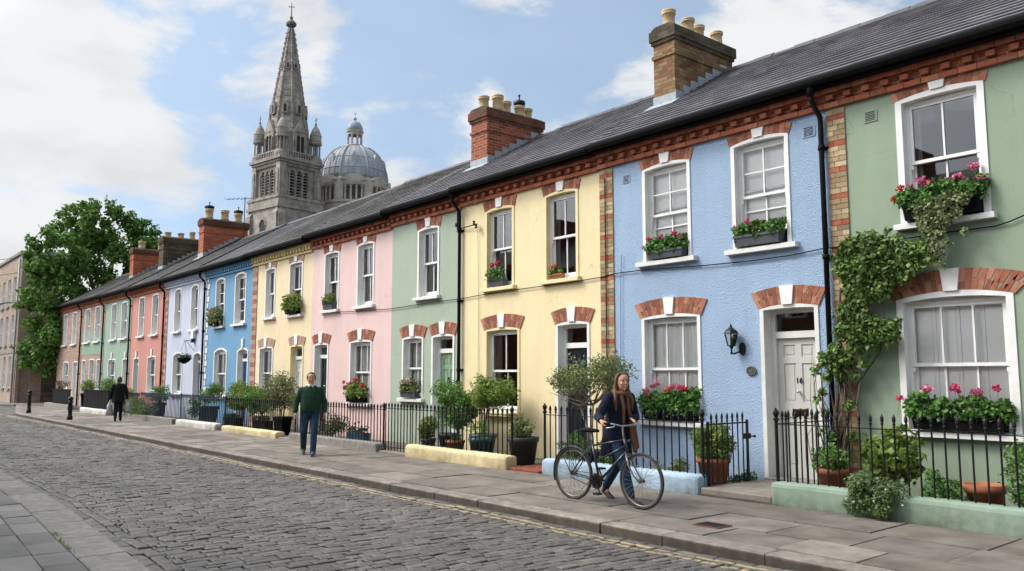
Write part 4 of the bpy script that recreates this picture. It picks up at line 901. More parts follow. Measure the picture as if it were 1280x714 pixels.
chimney(HOUSE[8], -42.7, -42.0, 12.6, 15.0, 8.52, darkbrick, [(0.28, 0.15, ''), (0.28, 0.15, ''), (0.42, 0.14, ''), (0.28, 0.15, '')], 6.6)
chimney(HOUSE[9], -47.75, -47.1, 12.6, 14.6, 8.55, orangebrick, [(0.45, 0.17, ''), (0.45, 0.17, '')], 6.6, top=mossred)
# raised party-wall seams where the roofs step
for (hh, xs_, dz) in ((7, -36.0, -0.2), (8, -41.0, -0.17), (6, -31.2, -0.2)):
    mb = MB(); ze = 5.93 + dz; zr = ze + SLOPE * (RIDGE_Y - EAVE_Y)
    mb.prism([(EAVE_Y, ze - 0.02), (EAVE_Y, ze + 0.055), (RIDGE_Y, zr + 0.06), (RIDGE_Y, zr - 0.02)], 'x', xs_ - 0.05, xs_ + 0.05); mb.build('verge', black_plastic, HOUSE[hh], fix=True)
# ================================================================== what stands behind and beyond the terrace
def ray(px, py):
    return Fv + Rv * ((px - 640) / FPX) - Uv * ((py - 357) / FPX)
def ground_dir(px):
    d = ray(px, 471); d = Vector((d.x, d.y, 0)); return d.normalized()
def at_depth(px, depth):
    """point on the ground seen in the column px at the horizon, at this distance along the view axis"""
    d = ray(px, 471); k = depth / d.dot(Fv); return Vector((d.x * k, d.y * k, 0))
# ---------------- church tower with spire (140 m off)
DT = 140.0; MPX = DT / FPX
tb = at_depth(350.5, DT)
def zat(py): d = ray(361, py); return EYE + d.z / math.hypot(d.x, d.y) * math.hypot(tb.x, tb.y)
vd = -ground_dir(357.5)                       # towards the camera
ang = math.atan2(vd.y, vd.x) + R(34.5)        # the right-hand face is turned 34.5 degrees from the view
tower = thing('church_tower', (tb.x, tb.y, 0), 'tall grey stone church tower with a slender spire and corner pinnacles', 'church tower')
def rotadd(mb, fn, n=4, off=0.0):
    """repeat a builder on the four faces of the tower"""
    for k in range(n):
        t_ = MB(); fn(t_); a = ang + off + k * 2 * math.pi / n; c, s = math.cos(a), math.sin(a)
        mb.add([(tb.x + (x * c - y * s) * KT, tb.y + (x * s + y * c) * KT, z) for (x, y, z) in t_.v], t_.f)
KT = 0.775
hw = 5.15                                      # half width of the belfry
z_base, z_str, z_sill, z_cor, z_par = 0.0, zat(267), zat(252), zat(210), zat(197)
mb = MB()
def blk(mb, x0, x1, y0, y1, z0, z1): mb.box(x0, x1, y0, y1, z0, z1)
rotadd(mb, lambda q: q.box(-hw - 0.55, hw + 0.55, -hw - 0.55, hw + 0.55, 0, z_str), 1)
rotadd(mb, lambda q: q.box(-hw - 0.95, hw + 0.95, -hw - 0.95, hw + 0.95, z_str, z_str + 0.5), 1)
rotadd(mb, lambda q: q.box(-hw - 0.7, hw + 0.7, -hw - 0.7, hw + 0.7, z_str + 0.5, z_sill - 0.5), 1)
rotadd(mb, lambda q: q.box(-hw - 0.9, hw + 0.9, -hw - 0.9, hw + 0.9, z_sill - 0.5, z_sill), 1)
def face(q):
    # local +x face: wall with three tall louvred openings
    W_ = hw - 0.35; ops = [(c - 0.62, c + 0.62, z_sill + 0.25, z_sill + 4.1, 0.6) for c in (-1.75, 0, 1.75)]
    t_ = MB(); facade(t_, -W_, W_, z_sill, z_cor, ops, 0.0, 10)
    q.add([(hw - 0.35, x, z) for (x, y, z) in t_.v], t_.f)
    for (a, b_, s, tt, r) in ops:
        pts = [(a, s)] + arc(a, b_, tt, r, 10) + [(b_, s)]
        for p_, p2 in zip(pts, pts[1:]): q.quad((hw - 0.35, p_[0], p_[1]), (hw - 0.35, p2[0], p2[1]), (hw - 1.2, p2[0], p2[1]), (hw - 1.2, p_[0], p_[1]))
        out_ = arc(a - 0.16, b_ + 0.16, tt, r + 0.16, 10); inn = arc(a, b_, tt, r, 10)
        for i in range(10):
            q.add([(hw - 0.2, *inn[i]), (hw - 0.2, *inn[i + 1]), (hw - 0.2, *out_[i + 1]), (hw - 0.2, *out_[i]), (hw - 0.36, *out_[i]), (hw - 0.36, *out_[i + 1]), (hw - 0.36, *inn[i]), (hw - 0.36, *inn[i + 1])], [(0, 1, 2, 3), (3, 2, 5, 4), (0, 1, 7, 6)])
        zz = s + 0.3
        while zz < tt + r - 0.3: q.add([(hw - 0.5, a, zz), (hw - 0.5, b_, zz), (hw - 0.95, b_, zz + 0.28), (hw - 0.95, a, zz + 0.28), (hw - 0.5, a, zz + 0.09), (hw - 0.5, b_, zz + 0.09)], [(0, 1, 2, 3), (0, 1, 5, 4), (4, 5, 2, 3)]); zz += 0.52
    for c in (-2.7, -0.875, 0.875, 2.7):
        q.tube([(hw - 0.25, c, z_sill), (hw - 0.25, c, z_sill + 3.9)], 0.13, 6); q.box(hw - 0.45, hw - 0.05, c - 0.2, c + 0.2, z_sill + 3.9, z_sill + 4.15)
    for c in (-hw + 0.55, hw - 0.55): q.box(hw - 0.9, hw + 0.25, c - 0.75, c + 0.75, z_sill, z_cor - 0.3); q.box(hw - 0.9, hw + 0.45, c - 0.35, c + 0.35, z_sill, z_cor - 1.4)
    for i in range(17): c = -3.6 + 7.2 * i / 16; q.box(hw - 0.4, hw + 0.12, c - 0.13, c + 0.13, z_cor - 0.75, z_cor - 0.15)
    # lower stage: one round-headed window with a blind arch, buttresses
    for c in (-hw + 0.1, hw - 0.1): q.box(hw, hw + 1.2, c - 0.9, c + 0.9, 0, z_str - 1.0); q.prism([(hw + 1.2, z_str - 1.0), (hw, z_str - 1.0), (hw, z_str + 0.4)], 'y', c - 0.9, c + 0.9)
    out_ = arc(-1.5, 1.5, z_str - 2.9, 1.45, 12); inn = arc(-1.15, 1.15, z_str - 2.9, 1.12, 12)
    for i in range(12): q.add([(hw + 0.75, *inn[i]), (hw + 0.75, *inn[i + 1]), (hw + 0.75, *out_[i + 1]), (hw + 0.75, *out_[i]), (hw + 0.5, *out_[i]), (hw + 0.5, *out_[i + 1]), (hw + 0.5, *inn[i]), (hw + 0.5, *inn[i + 1])], [(0, 1, 2, 3), (3, 2, 5, 4), (0, 1, 7, 6)])
rotadd(mb, face)
rotadd(mb, lambda q: q.box(-hw - 0.35, hw + 0.35, -hw - 0.35, hw + 0.35, z_cor - 0.15, z_cor + 0.25), 1)
rotadd(mb, lambda q: q.box(-hw - 0.75, hw + 0.75, -hw - 0.75, hw + 0.75, z_cor + 0.25, z_cor + 0.75), 1)
rotadd(mb, lambda q: q.box(-hw - 0.2, hw + 0.2, -hw - 0.2, hw + 0.2, z_cor + 0.75, z_cor + 1.0), 1)
belfry = mb.build('belfry', cath, tower)
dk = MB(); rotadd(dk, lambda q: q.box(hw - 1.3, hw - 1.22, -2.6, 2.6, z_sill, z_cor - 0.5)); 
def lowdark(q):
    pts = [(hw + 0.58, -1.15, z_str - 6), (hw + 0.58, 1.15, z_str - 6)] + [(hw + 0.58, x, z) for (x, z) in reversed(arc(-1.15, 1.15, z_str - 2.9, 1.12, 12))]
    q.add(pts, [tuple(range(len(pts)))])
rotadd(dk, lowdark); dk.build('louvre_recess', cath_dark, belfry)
# parapet with openwork
pp = MB()
def par(q):
    q.box(hw - 0.15, hw + 0.1, -hw + 1.6, hw - 1.6, z_cor + 1.75, z_cor + 2.0)
    for i in range(11): c = -3.3 + 6.6 * i / 10; q.box(hw - 0.12, hw + 0.06, c - 0.12, c + 0.12, z_cor + 1.0, z_cor + 1.75)
rotadd(pp, par); pp.build('parapet', cath, belfry)
# corner pinnacles: round turrets with columns, domed caps and finials
for k in range(4):
    a = ang + R(45) + k * R(90); rr_ = (hw - 0.75) * math.sqrt(2) * KT; cx, cy = tb.x + rr_ * math.cos(a), tb.y + rr_ * math.sin(a); z0 = z_cor + 0.75
    q = MB(); q.lathe([(1.55, 0), (1.55, 1.0), (1.25, 1.2), (1.25, 1.5)], (cx, cy, z0), 16)
    for i in range(8): b_ = i * R(45); q.tube([(cx + 1.0 * math.cos(b_), cy + 1.0 * math.sin(b_), z0 + 1.5), (cx + 1.0 * math.cos(b_), cy + 1.0 * math.sin(b_), z0 + 4.2)], 0.19, 6)
    q.lathe([(0.5, 1.5), (0.5, 4.2)], (cx, cy, z0), 8)
    q.lathe([(1.3, 4.2), (1.45, 4.45), (1.45, 4.8), (1.2, 4.9), (1.3, 5.1), (1.3, 6.2), (1.38, 6.3), (1.15, 7.0), (0.8, 7.9), (0.35, 8.6), (0.18, 8.9), (0.30, 9.1), (0.1, 9.5), (0.06, 10.6), (0.02, 11.0)], (cx, cy, z0), 16)
    q.box(cx - 0.4, cx + 0.4, cy - 0.08, cy + 0.08, z0 + 10.1, z0 + 10.28)
    q.v = [(cx + (x - cx) * KT, cy + (y - cy) * KT, z0 + (z - z0) * 0.78) for (x, y, z) in q.v]
    q.build('pinnacle', cath, tower)
# octagonal stage with gabled lucarnes, then the spire
z_o = z_cor + 1.0; z_sp = zat(166); apex = zat(36)
q = MB(); ro = 4.55
q.lathe([(ro * KT * 1.06, z_o), (ro * KT * 1.06, z_o + 1.0), (ro * KT * 1.03, z_o + 1.0), (ro * KT * 1.03, z_sp - 1), (ro * KT * 1.06, z_sp - 0.8), (3.45, z_sp)], (tb.x, tb.y, 0), 8, ang + R(22.5))
def luc(q):
    ops = [(-0.95, -0.12, z_o + 1.2, z_o + 5.0, 0.42), (0.12, 0.95, z_o + 1.2, z_o + 5.0, 0.42)]
    t_ = MB(); facade(t_, -1.55, 1.55, z_o + 0.5, z_o + 6.4, ops, 0.0, 8); q.add([(ro + 0.35, x, z) for (x, y, z) in t_.v], t_.f)
    q.add([(ro + 0.35, -1.75, z_o + 6.1), (ro + 0.35, 1.75, z_o + 6.1), (ro + 0.35, 0, z_o + 9.6), (ro - 1.9, 0, z_o + 9.6), (ro - 1.9, -1.75, z_o + 6.1), (ro - 1.9, 1.75, z_o + 6.1)], [(0, 1, 2), (0, 2, 3, 4), (1, 5, 3, 2)])
    for s in (-1, 1): q.box(ro - 1.5, ro + 0.33, s * 1.55 - 0.15, s * 1.55 + 0.15, z_o + 0.5, z_o + 6.4); q.tube([(ro + 0.45, s * 1.35, z_o + 0.6), (ro + 0.45, s * 1.35, z_o + 4.9)], 0.16, 6)
    q.tube([(ro + 0.3, 0, z_o + 9.5), (ro + 0.3, 0, z_o + 10.6)], 0.13, 5)
lz = MB(); rotadd(lz, luc); q.add([(x, y, z_o + (z - z_o) * 0.72) for (x, y, z) in lz.v], lz.f)
oc = q.build('octagon_stage', cath, tower)
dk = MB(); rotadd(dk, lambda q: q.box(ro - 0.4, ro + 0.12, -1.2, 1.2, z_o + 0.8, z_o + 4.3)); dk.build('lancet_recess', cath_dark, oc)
q = MB(); n = 16; prof = []
for i in range(n + 1):
    f = i / n; r_ = 3.45 * (1 - f) ** 0.98 + 0.42 * f; zz = z_sp + (apex - z_sp) * f
    prof.append((r_, zz))
    if 0 < i < n: prof += [(r_ + 0.05, zz + 0.02), (r_ + 0.04, zz + 0.22), (r_ - 0.06, zz + 0.24)]
q.lathe(prof, (tb.x, tb.y, 0), 8, ang + R(22.5))
for k in range(8):                             # ribs with crockets
    a = ang + R(22.5) + k * R(45); P_ = lambda f, e: (tb.x + (3.45 * (1 - f) ** 0.98 + 0.42 * f + e) * math.cos(a), tb.y + (3.45 * (1 - f) ** 0.98 + 0.42 * f + e) * math.sin(a), z_sp + (apex - z_sp) * f)
    q.tube([P_(0, 0.05), P_(0.5, 0.05), P_(1, 0.05)], [0.24, 0.2, 0.12], 5)
    for i in range(1, 20): q.ball(P_(i / 20, 0.16), (0.17, 0.17, 0.16), 5, 4)
def oc_win(q):
    for (zz, s) in ((z_sp + 2.6, 0.9), (z_sp + 11.0, 0.6)):
        rr_ = 3.45 / KT * (1 - (zz - z_sp) / (apex - z_sp)) * 0.94
        q.add([(rr_ + 0.55, -0.75 * s, zz), (rr_ + 0.55, 0.75 * s, zz), (rr_ + 0.55, 0.75 * s, zz + 1.6 * s), (rr_ + 0.55, 0, zz + 2.6 * s), (rr_ + 0.55, -0.75 * s, zz + 1.6 * s), (rr_ - 0.9, 0, zz + 2.6 * s), (rr_ - 0.9, 0.75 * s, zz + 1.6 * s), (rr_ - 0.9, -0.75 * s, zz + 1.6 * s), (rr_ - 0.3, -0.75 * s, zz), (rr_ - 0.3, 0.75 * s, zz)], [(0, 1, 2, 3, 4), (3, 2, 6, 5), (4, 3, 5, 7), (1, 9, 6, 2), (0, 4, 7, 8)])
rotadd(q, oc_win, 4); rotadd(q, oc_win, 4, R(45))
spire = q.build('spire', cath, tower)
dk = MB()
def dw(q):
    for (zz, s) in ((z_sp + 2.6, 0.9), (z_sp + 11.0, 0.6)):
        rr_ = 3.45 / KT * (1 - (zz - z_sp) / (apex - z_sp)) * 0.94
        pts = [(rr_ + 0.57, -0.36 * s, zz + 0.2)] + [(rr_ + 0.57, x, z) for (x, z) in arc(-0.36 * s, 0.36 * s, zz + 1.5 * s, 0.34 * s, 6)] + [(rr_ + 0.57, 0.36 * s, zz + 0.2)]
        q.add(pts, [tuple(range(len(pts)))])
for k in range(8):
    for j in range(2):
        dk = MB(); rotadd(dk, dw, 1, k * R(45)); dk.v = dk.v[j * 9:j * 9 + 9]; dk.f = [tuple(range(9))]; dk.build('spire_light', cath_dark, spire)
fn = MB(); fn.lathe([(0.55, 0), (0.45, 0.4), (0.3, 0.6), (0.9, 1.1), (0.95, 1.5), (0.6, 1.9), (0.25, 2.2), (0.3, 2.6), (0.1, 3.0), (0.06, 5.4)], (tb.x, tb.y, apex - 0.5), 10)
ca = ang + R(45); fn.tube([(tb.x - 0.55 * math.cos(ca), tb.y - 0.55 * math.sin(ca), apex + 4.1), (tb.x + 0.55 * math.cos(ca), tb.y + 0.55 * math.sin(ca), apex + 4.1)], 0.07, 5)
fn.build('finial_cross', plain('bronze_green', (0.09, 0.11, 0.095), 0.6, 0.2, 3), spire)
# ---------------- domed church
DD = 150.0; mp_ = DD / FPX; db = at_depth(437, DD)
def zd(py): d = ray(442, py); return EYE + d.z / math.hypot(d.x, d.y) * math.hypot(db.x, db.y)
dome = thing('domed_church', (db.x, db.y, 0), 'grey lead dome with a small columned lantern on an arcaded stone drum', 'church')
rd_ = 43.5 * mp_; zs = zd(229); zt = zd(187)
q = MB(); q.lathe([(rd_ + 0.6, 0), (rd_ + 0.6, zd(262)), (rd_ + 0.9, zd(262)), (rd_ + 0.9, zd(259)), (rd_ * 0.93, zd(259)), (rd_ * 0.93, zd(241)), (rd_ + 0.35, zd(240)), (rd_ + 0.5, zd(237)), (rd_ + 0.5, zd(235)), (rd_, zd(234)), (rd_ - 0.2, zs)], (db.x, db.y, 0), 48)
va = math.atan2(-db.y, -db.x)
for k in range(40):
    a = va + k * R(9) + R(4.5); x, y = db.x + rd_ * math.cos(a), db.y + rd_ * math.sin(a)
    q.tube([(x, y, zd(259)), (x, y, zd(245))], 0.20, 6)
for k in range(40):                            # arches between the columns
    a0 = va + k * R(9) + R(4.5); n = 5
    for i in range(n):
        f0, f1 = i / n, (i + 1) / n; A0, A1 = a0 + R(9) * f0, a0 + R(9) * f1
        h0 = 1.05 * math.sin(math.pi * f0) ** 0.7 if 0 < f0 < 1 else 0; h1 = 1.05 * math.sin(math.pi * f1) ** 0.7 if 0 < f1 < 1 else 0
        P_ = lambda A, z, r_=rd_ + 0.12: (db.x + r_ * math.cos(A), db.y + r_ * math.sin(A), z)
        q.quad(P_(A0, zd(246) + h0), P_(A1, zd(246) + h1), P_(A1, zd(240)), P_(A0, zd(240)))
        q.quad(P_(A0, zd(246) + h0), P_(A1, zd(246) + h1), P_(A1, zd(246) + h1, rd_ - 0.5), P_(A0, zd(246) + h0, rd_ - 0.5))
for k in range(8):                             # piers and little pediments over the drum
    a = va + R(22.5) + k * R(45); u = Vector((math.cos(a), math.sin(a), 0)); v = Vector((-u.y, u.x, 0)); c = Vector((db.x, db.y, 0))
    P_ = lambda r_, s, z: tuple(c + u * r_ + v * s + Vector((0, 0, z)))
    z0, z1 = zd(259), zd(233)
    q.add([P_(rd_ - .3, -.7, z0), P_(rd_ + .55, -.7, z0), P_(rd_ + .55, .7, z0), P_(rd_ - .3, .7, z0), P_(rd_ - .3, -.7, z1), P_(rd_ + .55, -.7, z1), P_(rd_ + .55, .7, z1), P_(rd_ - .3, .7, z1)], [(0, 1, 5, 4), (1, 2, 6, 5), (2, 3, 7, 6), (4, 5, 6, 7)])
    q.add([P_(rd_ + .2, -.35, z1), P_(rd_ + .2, .35, z1), P_(rd_ - .8, 0, z1 + 2.2), P_(rd_ - 1.2, 0, z1)], [(0, 1, 2), (1, 3, 2), (3, 0, 2)])
    a2 = a + R(22.5); u = Vector((math.cos(a2), math.sin(a2), 0)); v = Vector((-u.y, u.x, 0))
    seg = arc(-2.3, 2.3, 0, 1.15, 8)
    pts = [P_(rd_ + .45, s, zd(235) + z) for (s, z) in seg]; bk_ = [P_(rd_ - 1.3, s, zd(235) + z) for (s, z) in seg]; m_ = len(pts)
    q.add(pts + bk_, [tuple(range(m_))] + [(i, i + 1, m_ + i + 1, m_ + i) for i in range(m_ - 1)])
drum = q.build('drum', cath2, dome)
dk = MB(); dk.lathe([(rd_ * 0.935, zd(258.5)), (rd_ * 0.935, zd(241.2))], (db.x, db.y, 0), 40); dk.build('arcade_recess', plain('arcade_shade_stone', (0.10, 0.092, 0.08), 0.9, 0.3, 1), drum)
q = MB(); H_ = zt - zs; prof = [(rd_ * math.cos(t_) ** 0.92 if t_ < 1.4 else rd_ * math.cos(t_), zs + H_ * 1.09 * math.sin(t_)) for t_ in [i * R(68) / 14 for i in range(15)]]
q.lathe(prof, (db.x, db.y, 0), 48)
sh = q.build('dome_shell', leaddome, dome, True)
q = MB()
for k in range(32):
    a = va + k * R(11.25); big = k % 4 == 2; o_ = 0.06 if big else 0.02
    q.tube([(db.x + (r_ + o_) * math.cos(a), db.y + (r_ + o_) * math.sin(a), z + o_) for (r_, z) in prof], 0.20 if big else 0.06, 5)
for fz in (0.28, 0.55): r_, z = prof[int(fz * 14)]; q.lathe([(r_ + 0.05, -0.08), (r_ + 0.10, 0), (r_ + 0.02, 0.1)], (db.x, db.y, z), 48)
q.build('dome_ribs', leaddome, sh)
for k in range(8):                             # dormer lights in the dome
    a = va + k * R(45) ; r_, z = prof[5]; u = Vector((math.cos(a), math.sin(a), 0)); v = Vector((-u.y, u.x, 0)); c = Vector((db.x, db.y, 0))
    q = MB(); P_ = lambda e, s, zz: tuple(c + u * (r_ + e) + v * s + Vector((0, 0, z + zz)))
    q.add([P_(.12, -.5, -.4), P_(.12, .5, -.4), P_(-.05, .5, 0.9), P_(-.3, 0, 1.7), P_(-.05, -.5, 0.9), P_(-1.3, -.5, 0.9), P_(-1.3, .5, 0.9), P_(-1.5, 0, 1.7), P_(-.5, -.5, -.4), P_(-.5, .5, -.4)], [(0, 1, 2, 3, 4), (2, 6, 7, 3), (4, 3, 7, 5), (1, 9, 6, 2), (0, 4, 5, 8)]); q.build('dormer', leaddome, sh)
q = MB(); rl = 10.5 * mp_; zl = zd(190)
q.lathe([(rl * 1.35, zl), (rl * 1.35, zl + 0.5), (rl * 1.12, zl + 0.6), (rl * 1.12, zl + 1.1), (rl, zl + 1.2)], (db.x, db.y, 0), 24)
for k in range(8):
    a = va + R(22.5) + k * R(45); x, y = db.x + rl * 0.86 * math.cos(a), db.y + rl * 0.86 * math.sin(a); q.tube([(x, y, zl + 1.1), (x, y, zd(172))], 0.22, 6)
    a2 = a + R(45); n = 6
    for i in range(n):
        f0, f1 = i / n, (i + 1) / n; A0, A1 = a + R(45) * f0, a + R(45) * f1; h = lambda f: 0.62 * math.sin(math.pi * min(max(f, 0), 1)) ** 0.6 if 0 < f < 1 else 0
        P_ = lambda A, z, r_: (db.x + r_ * math.cos(A), db.y + r_ * math.sin(A), z)
        q.quad(P_(A0, zd(173) + h(f0), rl * 0.95), P_(A1, zd(173) + h(f1), rl * 0.95), P_(A1, zd(166), rl * 0.95), P_(A0, zd(166), rl * 0.95))
        q.quad(P_(A0, zd(173) + h(f0), rl * 0.95), P_(A1, zd(173) + h(f1), rl * 0.95), P_(A1, zd(173) + h(f1), rl * 0.72), P_(A0, zd(173) + h(f0), rl * 0.72))
q.lathe([(rl * 0.95, zd(167)), (rl * 1.08, zd(166)), (rl * 1.08, zd(164.5)), (rl * 0.9, zd(164.4))], (db.x, db.y, 0), 24)
ln = q.build('lantern', cath2, dome)
q = MB(); q.lathe([(rl * 0.98, zd(164.6)), (rl * 0.98, zd(161)), (rl * 0.86, zd(157)), (rl * 0.6, zd(153.5)), (rl * 0.2, zd(151.5)), (0.14, zd(151)), (0.12, zd(150)), (0.32, zd(149.3)), (0.32, zd(148)), (0.08, zd(147.2)), (0.06, zd(139))], (db.x, db.y, 0), 16)
q.box(db.x - 0.4, db.x + 0.4, db.y - 0.06, db.y + 0.06, zd(142.6), zd(141.8)); q.build('lantern_cap', leaddome, ln, True)
# ---------------- big tree beyond the end of the row
tree = thing('broadleaf_tree', (-64, 15.5, 0), 'big dense green broadleaf tree rising behind the far left end of the row', 'tree')
tm = MB(); tm.tube([(-64, 15.5, -0.2), (-63.9, 15.4, 3), (-63.6, 15.3, 6)], [0.5, 0.38, 0.28], 10)
for i in range(11):
    a = i * 2.4; tm.tube([(-63.9, 15.4, 2.5 + i * 0.3), (-63.8 + 2.0 * math.cos(a), 15.3 + 2.0 * math.sin(a), 5 + 0.5 * i), (-63.7 + 3.9 * math.cos(a), 15.2 + 3.9 * math.sin(a), 6.2 + 0.6 * i)], [0.2, 0.12, 0.04], 6)
tm.build('trunk', bark, tree, True)
cl = []
for (px, py, r_, d_) in [(120, 285, 1.9, 61), (95, 300, 1.7, 61), (150, 300, 1.8, 62), (75, 318, 1.6, 60), (178, 300, 1.2, 62), (192, 315, 1.0, 62), (120, 325, 2.3, 62), (160, 335, 2.0, 62), (85, 345, 2.0, 61), (55, 335, 1.1, 60), (60, 370, 1.6, 60), (48, 385, 1.2, 59), (40, 402, 0.6, 59), (62, 345, 1.5, 60), (75, 370, 1.6, 60), (70, 420, 1.3, 60), (50, 320, 0.9, 60), (80, 330, 1.6, 60), (66, 455, 1.1, 60), (85, 450, 1.0, 60), (65, 400, 1.6, 60), (55, 430, 1.5, 60), (75, 440, 1.3, 60), (100, 370, 2.3, 62), (125, 266, 1.0, 61), (95, 272, 0.9, 61), (150, 275, 1.0, 62), (58, 300, 1.0, 60), (45, 450, 1.0, 60), (170, 275, 0.7, 62), (80, 285, 0.8, 61), (105, 262, 0.6, 61), (135, 258, 0.6, 61), (200, 335, 0.9, 62), (185, 320, 1.3, 62), (195, 345, 1.2, 62), (85, 415, 1.6, 61)]:
    near_ = (px < 85 and py > 295) or py > 400; d_ = 50.6 if near_ else d_ - 4; r_ = r_ * 0.80 if near_ else r_
    d = ray(px, py); k = d_ / d.dot(Fv); c = (d.x * k, d.y * k, EYE + d.z * k); cl.append((c, r_))
cls = []
for i, (c, r_) in enumerate(cl):
    for j in range(9):
        d = RNG.normal(size=3); d /= np.linalg.norm(d); cls.append((c[0] + d[0] * r_ * 0.75, c[1] + d[1] * r_ * 1.1, c[2] + d[2] * r_ * 0.72, r_ * RNG.uniform(0.22, 0.42)))
quads_mesh('crown', cloud(cls, 31000, 0.25, 0.75, 0.25, 0.3), L_tree, tree)
# ---------------- three-storey house beyond the side street
bx, by, bh = -60.0, 9.4, 9.45
bld = thing('stone_house', (bx - 6, by + 4, 0), 'plain three-storey grey-brown house with a blank gable wall at the left edge', 'house')
ops = []; wx = bx - 2.2
for i in range(7):
    for (s, t_) in ((0.9, 2.9), (3.7, 5.6), (6.3, 8.1)): ops.append((wx - 0.5, wx + 0.5, s, t_, 0.04))
    wx -= 2.1
mb = MB(); facade(mb, bx - 16, bx, 0, bh, ops, by)
mb.quad((bx, by, 0), (bx, by + 1.9, 0), (bx, by + 1.9, bh), (bx, by, bh)); mb.quad((bx - 16, by, 0), (bx - 16, by + 1.9, 0), (bx - 16, by + 1.9, bh), (bx - 16, by, bh)); mb.quad((bx - 16, by + 1.9, 0), (bx, by + 1.9, 0), (bx, by + 1.9, bh), (bx - 16, by + 1.9, bh))
mb.quad((bx - 16, by, bh), (bx, by, bh), (bx, by + 1.9, bh), (bx - 16, by + 1.9, bh))
mb.build('wall', greybrick, bld)
for (a, b_, s, t_, r) in ops:
    f = MB(); f.box(a, a + 0.06, by + 0.10, by + 0.18, s, t_); f.box(b_ - 0.06, b_, by + 0.10, by + 0.18, s, t_); f.box(a + .06, b_ - .06, by + 0.10, by + 0.18, t_ - 0.06, t_ + r); f.box(a + .06, b_ - .06, by + 0.10, by + 0.18, (s + t_) / 2 - .03, (s + t_) / 2 + .03); f.box(a + .06, b_ - .06, by + 0.10, by + 0.18, s, s + .07)
    f.box((a + b_) / 2 - .015, (a + b_) / 2 + .015, by + 0.11, by + 0.17, s + .07, t_ - .06)
    f.box(a - 0.02, a, by, by + 0.2, s, t_ + r); f.box(b_, b_ + 0.02, by, by + 0.2, s, t_ + r)
    w_ = f.build('window', white, bld); gm = MB(); gm.quad((a, by + 0.15, s), (b_, by + 0.15, s), (b_, by + 0.15, t_), (a, by + 0.15, t_)); gm.build('pane', glass, w_)
    sl = MB(); sl.box(a - 0.1, b_ + 0.1, by - 0.1, by + 0.1, s - 0.12, s - 0.002); sl.build('sill', stone_grey, w_)
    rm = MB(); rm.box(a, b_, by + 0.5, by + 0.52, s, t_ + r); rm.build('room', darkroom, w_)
cp = MB(); cp.box(bx - 16.1, bx + 0.1, by - 0.12, by + 2.0, bh, bh + 0.18); cp.build('coping', stone_grey, bld)
sc_ = MB(); sc_.box(bx - 16, bx + 0.02, by - 0.04, by + 0.02, 3.15, 3.35); sc_.build('string_course', stone_grey, bld)
dp = MB(); dp.tube([(bx - 0.35, by - 0.09, 0), (bx - 0.35, by - 0.09, bh - 0.3)], 0.06, 8); dp.build('downpipe', plain('pale_grey_pipe', (0.30, 0.31, 0.33), 0.5, 0.1, 4), bld, True)
# lamp on its bracket at the corner of that house
lp = thing('wall_lamp', (bx - 0.6, by - 0.05, 6.05), 'green-grey street lamp on a long bracket from the house at the left edge', 'street lamp')
q = MB(); q.tube([(bx - 2.2, by - 0.02, 6.45), (bx - 1.2, by - 0.5, 6.35), (bx - 0.2, by - 1.1, 6.15)], 0.05, 6); q.build('bracket', plain('green_grey_metal', (0.12, 0.17, 0.14), 0.6, 0.1, 5), lp, True)
q = MB(); q.ball((bx + 0.1, by - 1.25, 6.08), (0.42, 0.22, 0.10), 10, 6); q.build('lamp_head', MATS['green_grey_metal'], lp, True)
# boundary wall with a gateway between that house and the row
wl = thing('boundary_wall', (-60, 11.5, 0), 'old rubble stone boundary wall with a tall dark gateway, under the big tree', 'wall')
q = MB(); q.box(-60.2, -59.85, 10.85, 13.3, 0, 2.25); q.build('wall', rubble, wl)
q = MB(); q.box(-60.2, -59.84, 10.2, 10.85, 0, 1.95); q.box(-60.2, -59.84, 9.4, 9.58, 0, 2.7); q.build('gate_pier', brownbrick, wl)
q = MB(); q.cbox(-60.25, -59.78, 9.42, 10.3, 2.70, 2.88, 0.02); q.cbox(-60.25, -59.78, 10.18, 10.9, 1.95, 2.07, 0.02); q.build('coping', stone_grey, wl)
q = MB(); q.box(-60.12, -60.04, 9.58, 10.2, 0, 2.65); q.build('gate', darkroom, wl)
q = MB(); q.box(-60.2, -59.8, 13.3, 13.75, 0, 2.0); q.build('end_pier', stone_grey, wl)
# overgrown top of the wall
iv = thing('ivy_bush', (-60, 12.2, 1.9), 'dark green ivy spilling over the top of the rubble stone wall', 'ivy')
quads_mesh('foliage', cloud([(-60.0, 11.3 + 0.42 * i, 2.35 + 0.25 * math.sin(i * 2.1), 0.5) for i in range(6)], 1500, 0.16), L_dark, iv)
# television aerials
def aerial(x, y, z0, h_, label):
    a_ = thing('tv_aerial', (x, y, z0), label, 'aerial'); q = MB(); q.tube([(x, y, z0), (x, y, z0 + h_)], 0.022, 6); q.build('mast', black_iron, a_)
    q = MB(); q.tube([(x - 0.7, y - 0.55, z0 + h_ - 0.05), (x + 0.3, y + 0.25, z0 + h_ - 0.08)], 0.014, 5)
    for i in range(7):
        f = i / 6; cx, cy = x - 0.7 + f, y - 0.55 + 0.8 * f; q.tube([(cx - 0.12, cy + 0.16, z0 + h_ - 0.06), (cx + 0.12, cy - 0.16, z0 + h_ - 0.06)], 0.008, 4)
    q.build('antenna', black_iron, a_)
d = ray(305, 285); k = 14.1 / d.y; aerial(d.x * k, 14.1, 7.8, 1.85, 'thin television aerial on the roof in front of the church tower')
# small insulator bracket and cable on the yellow house

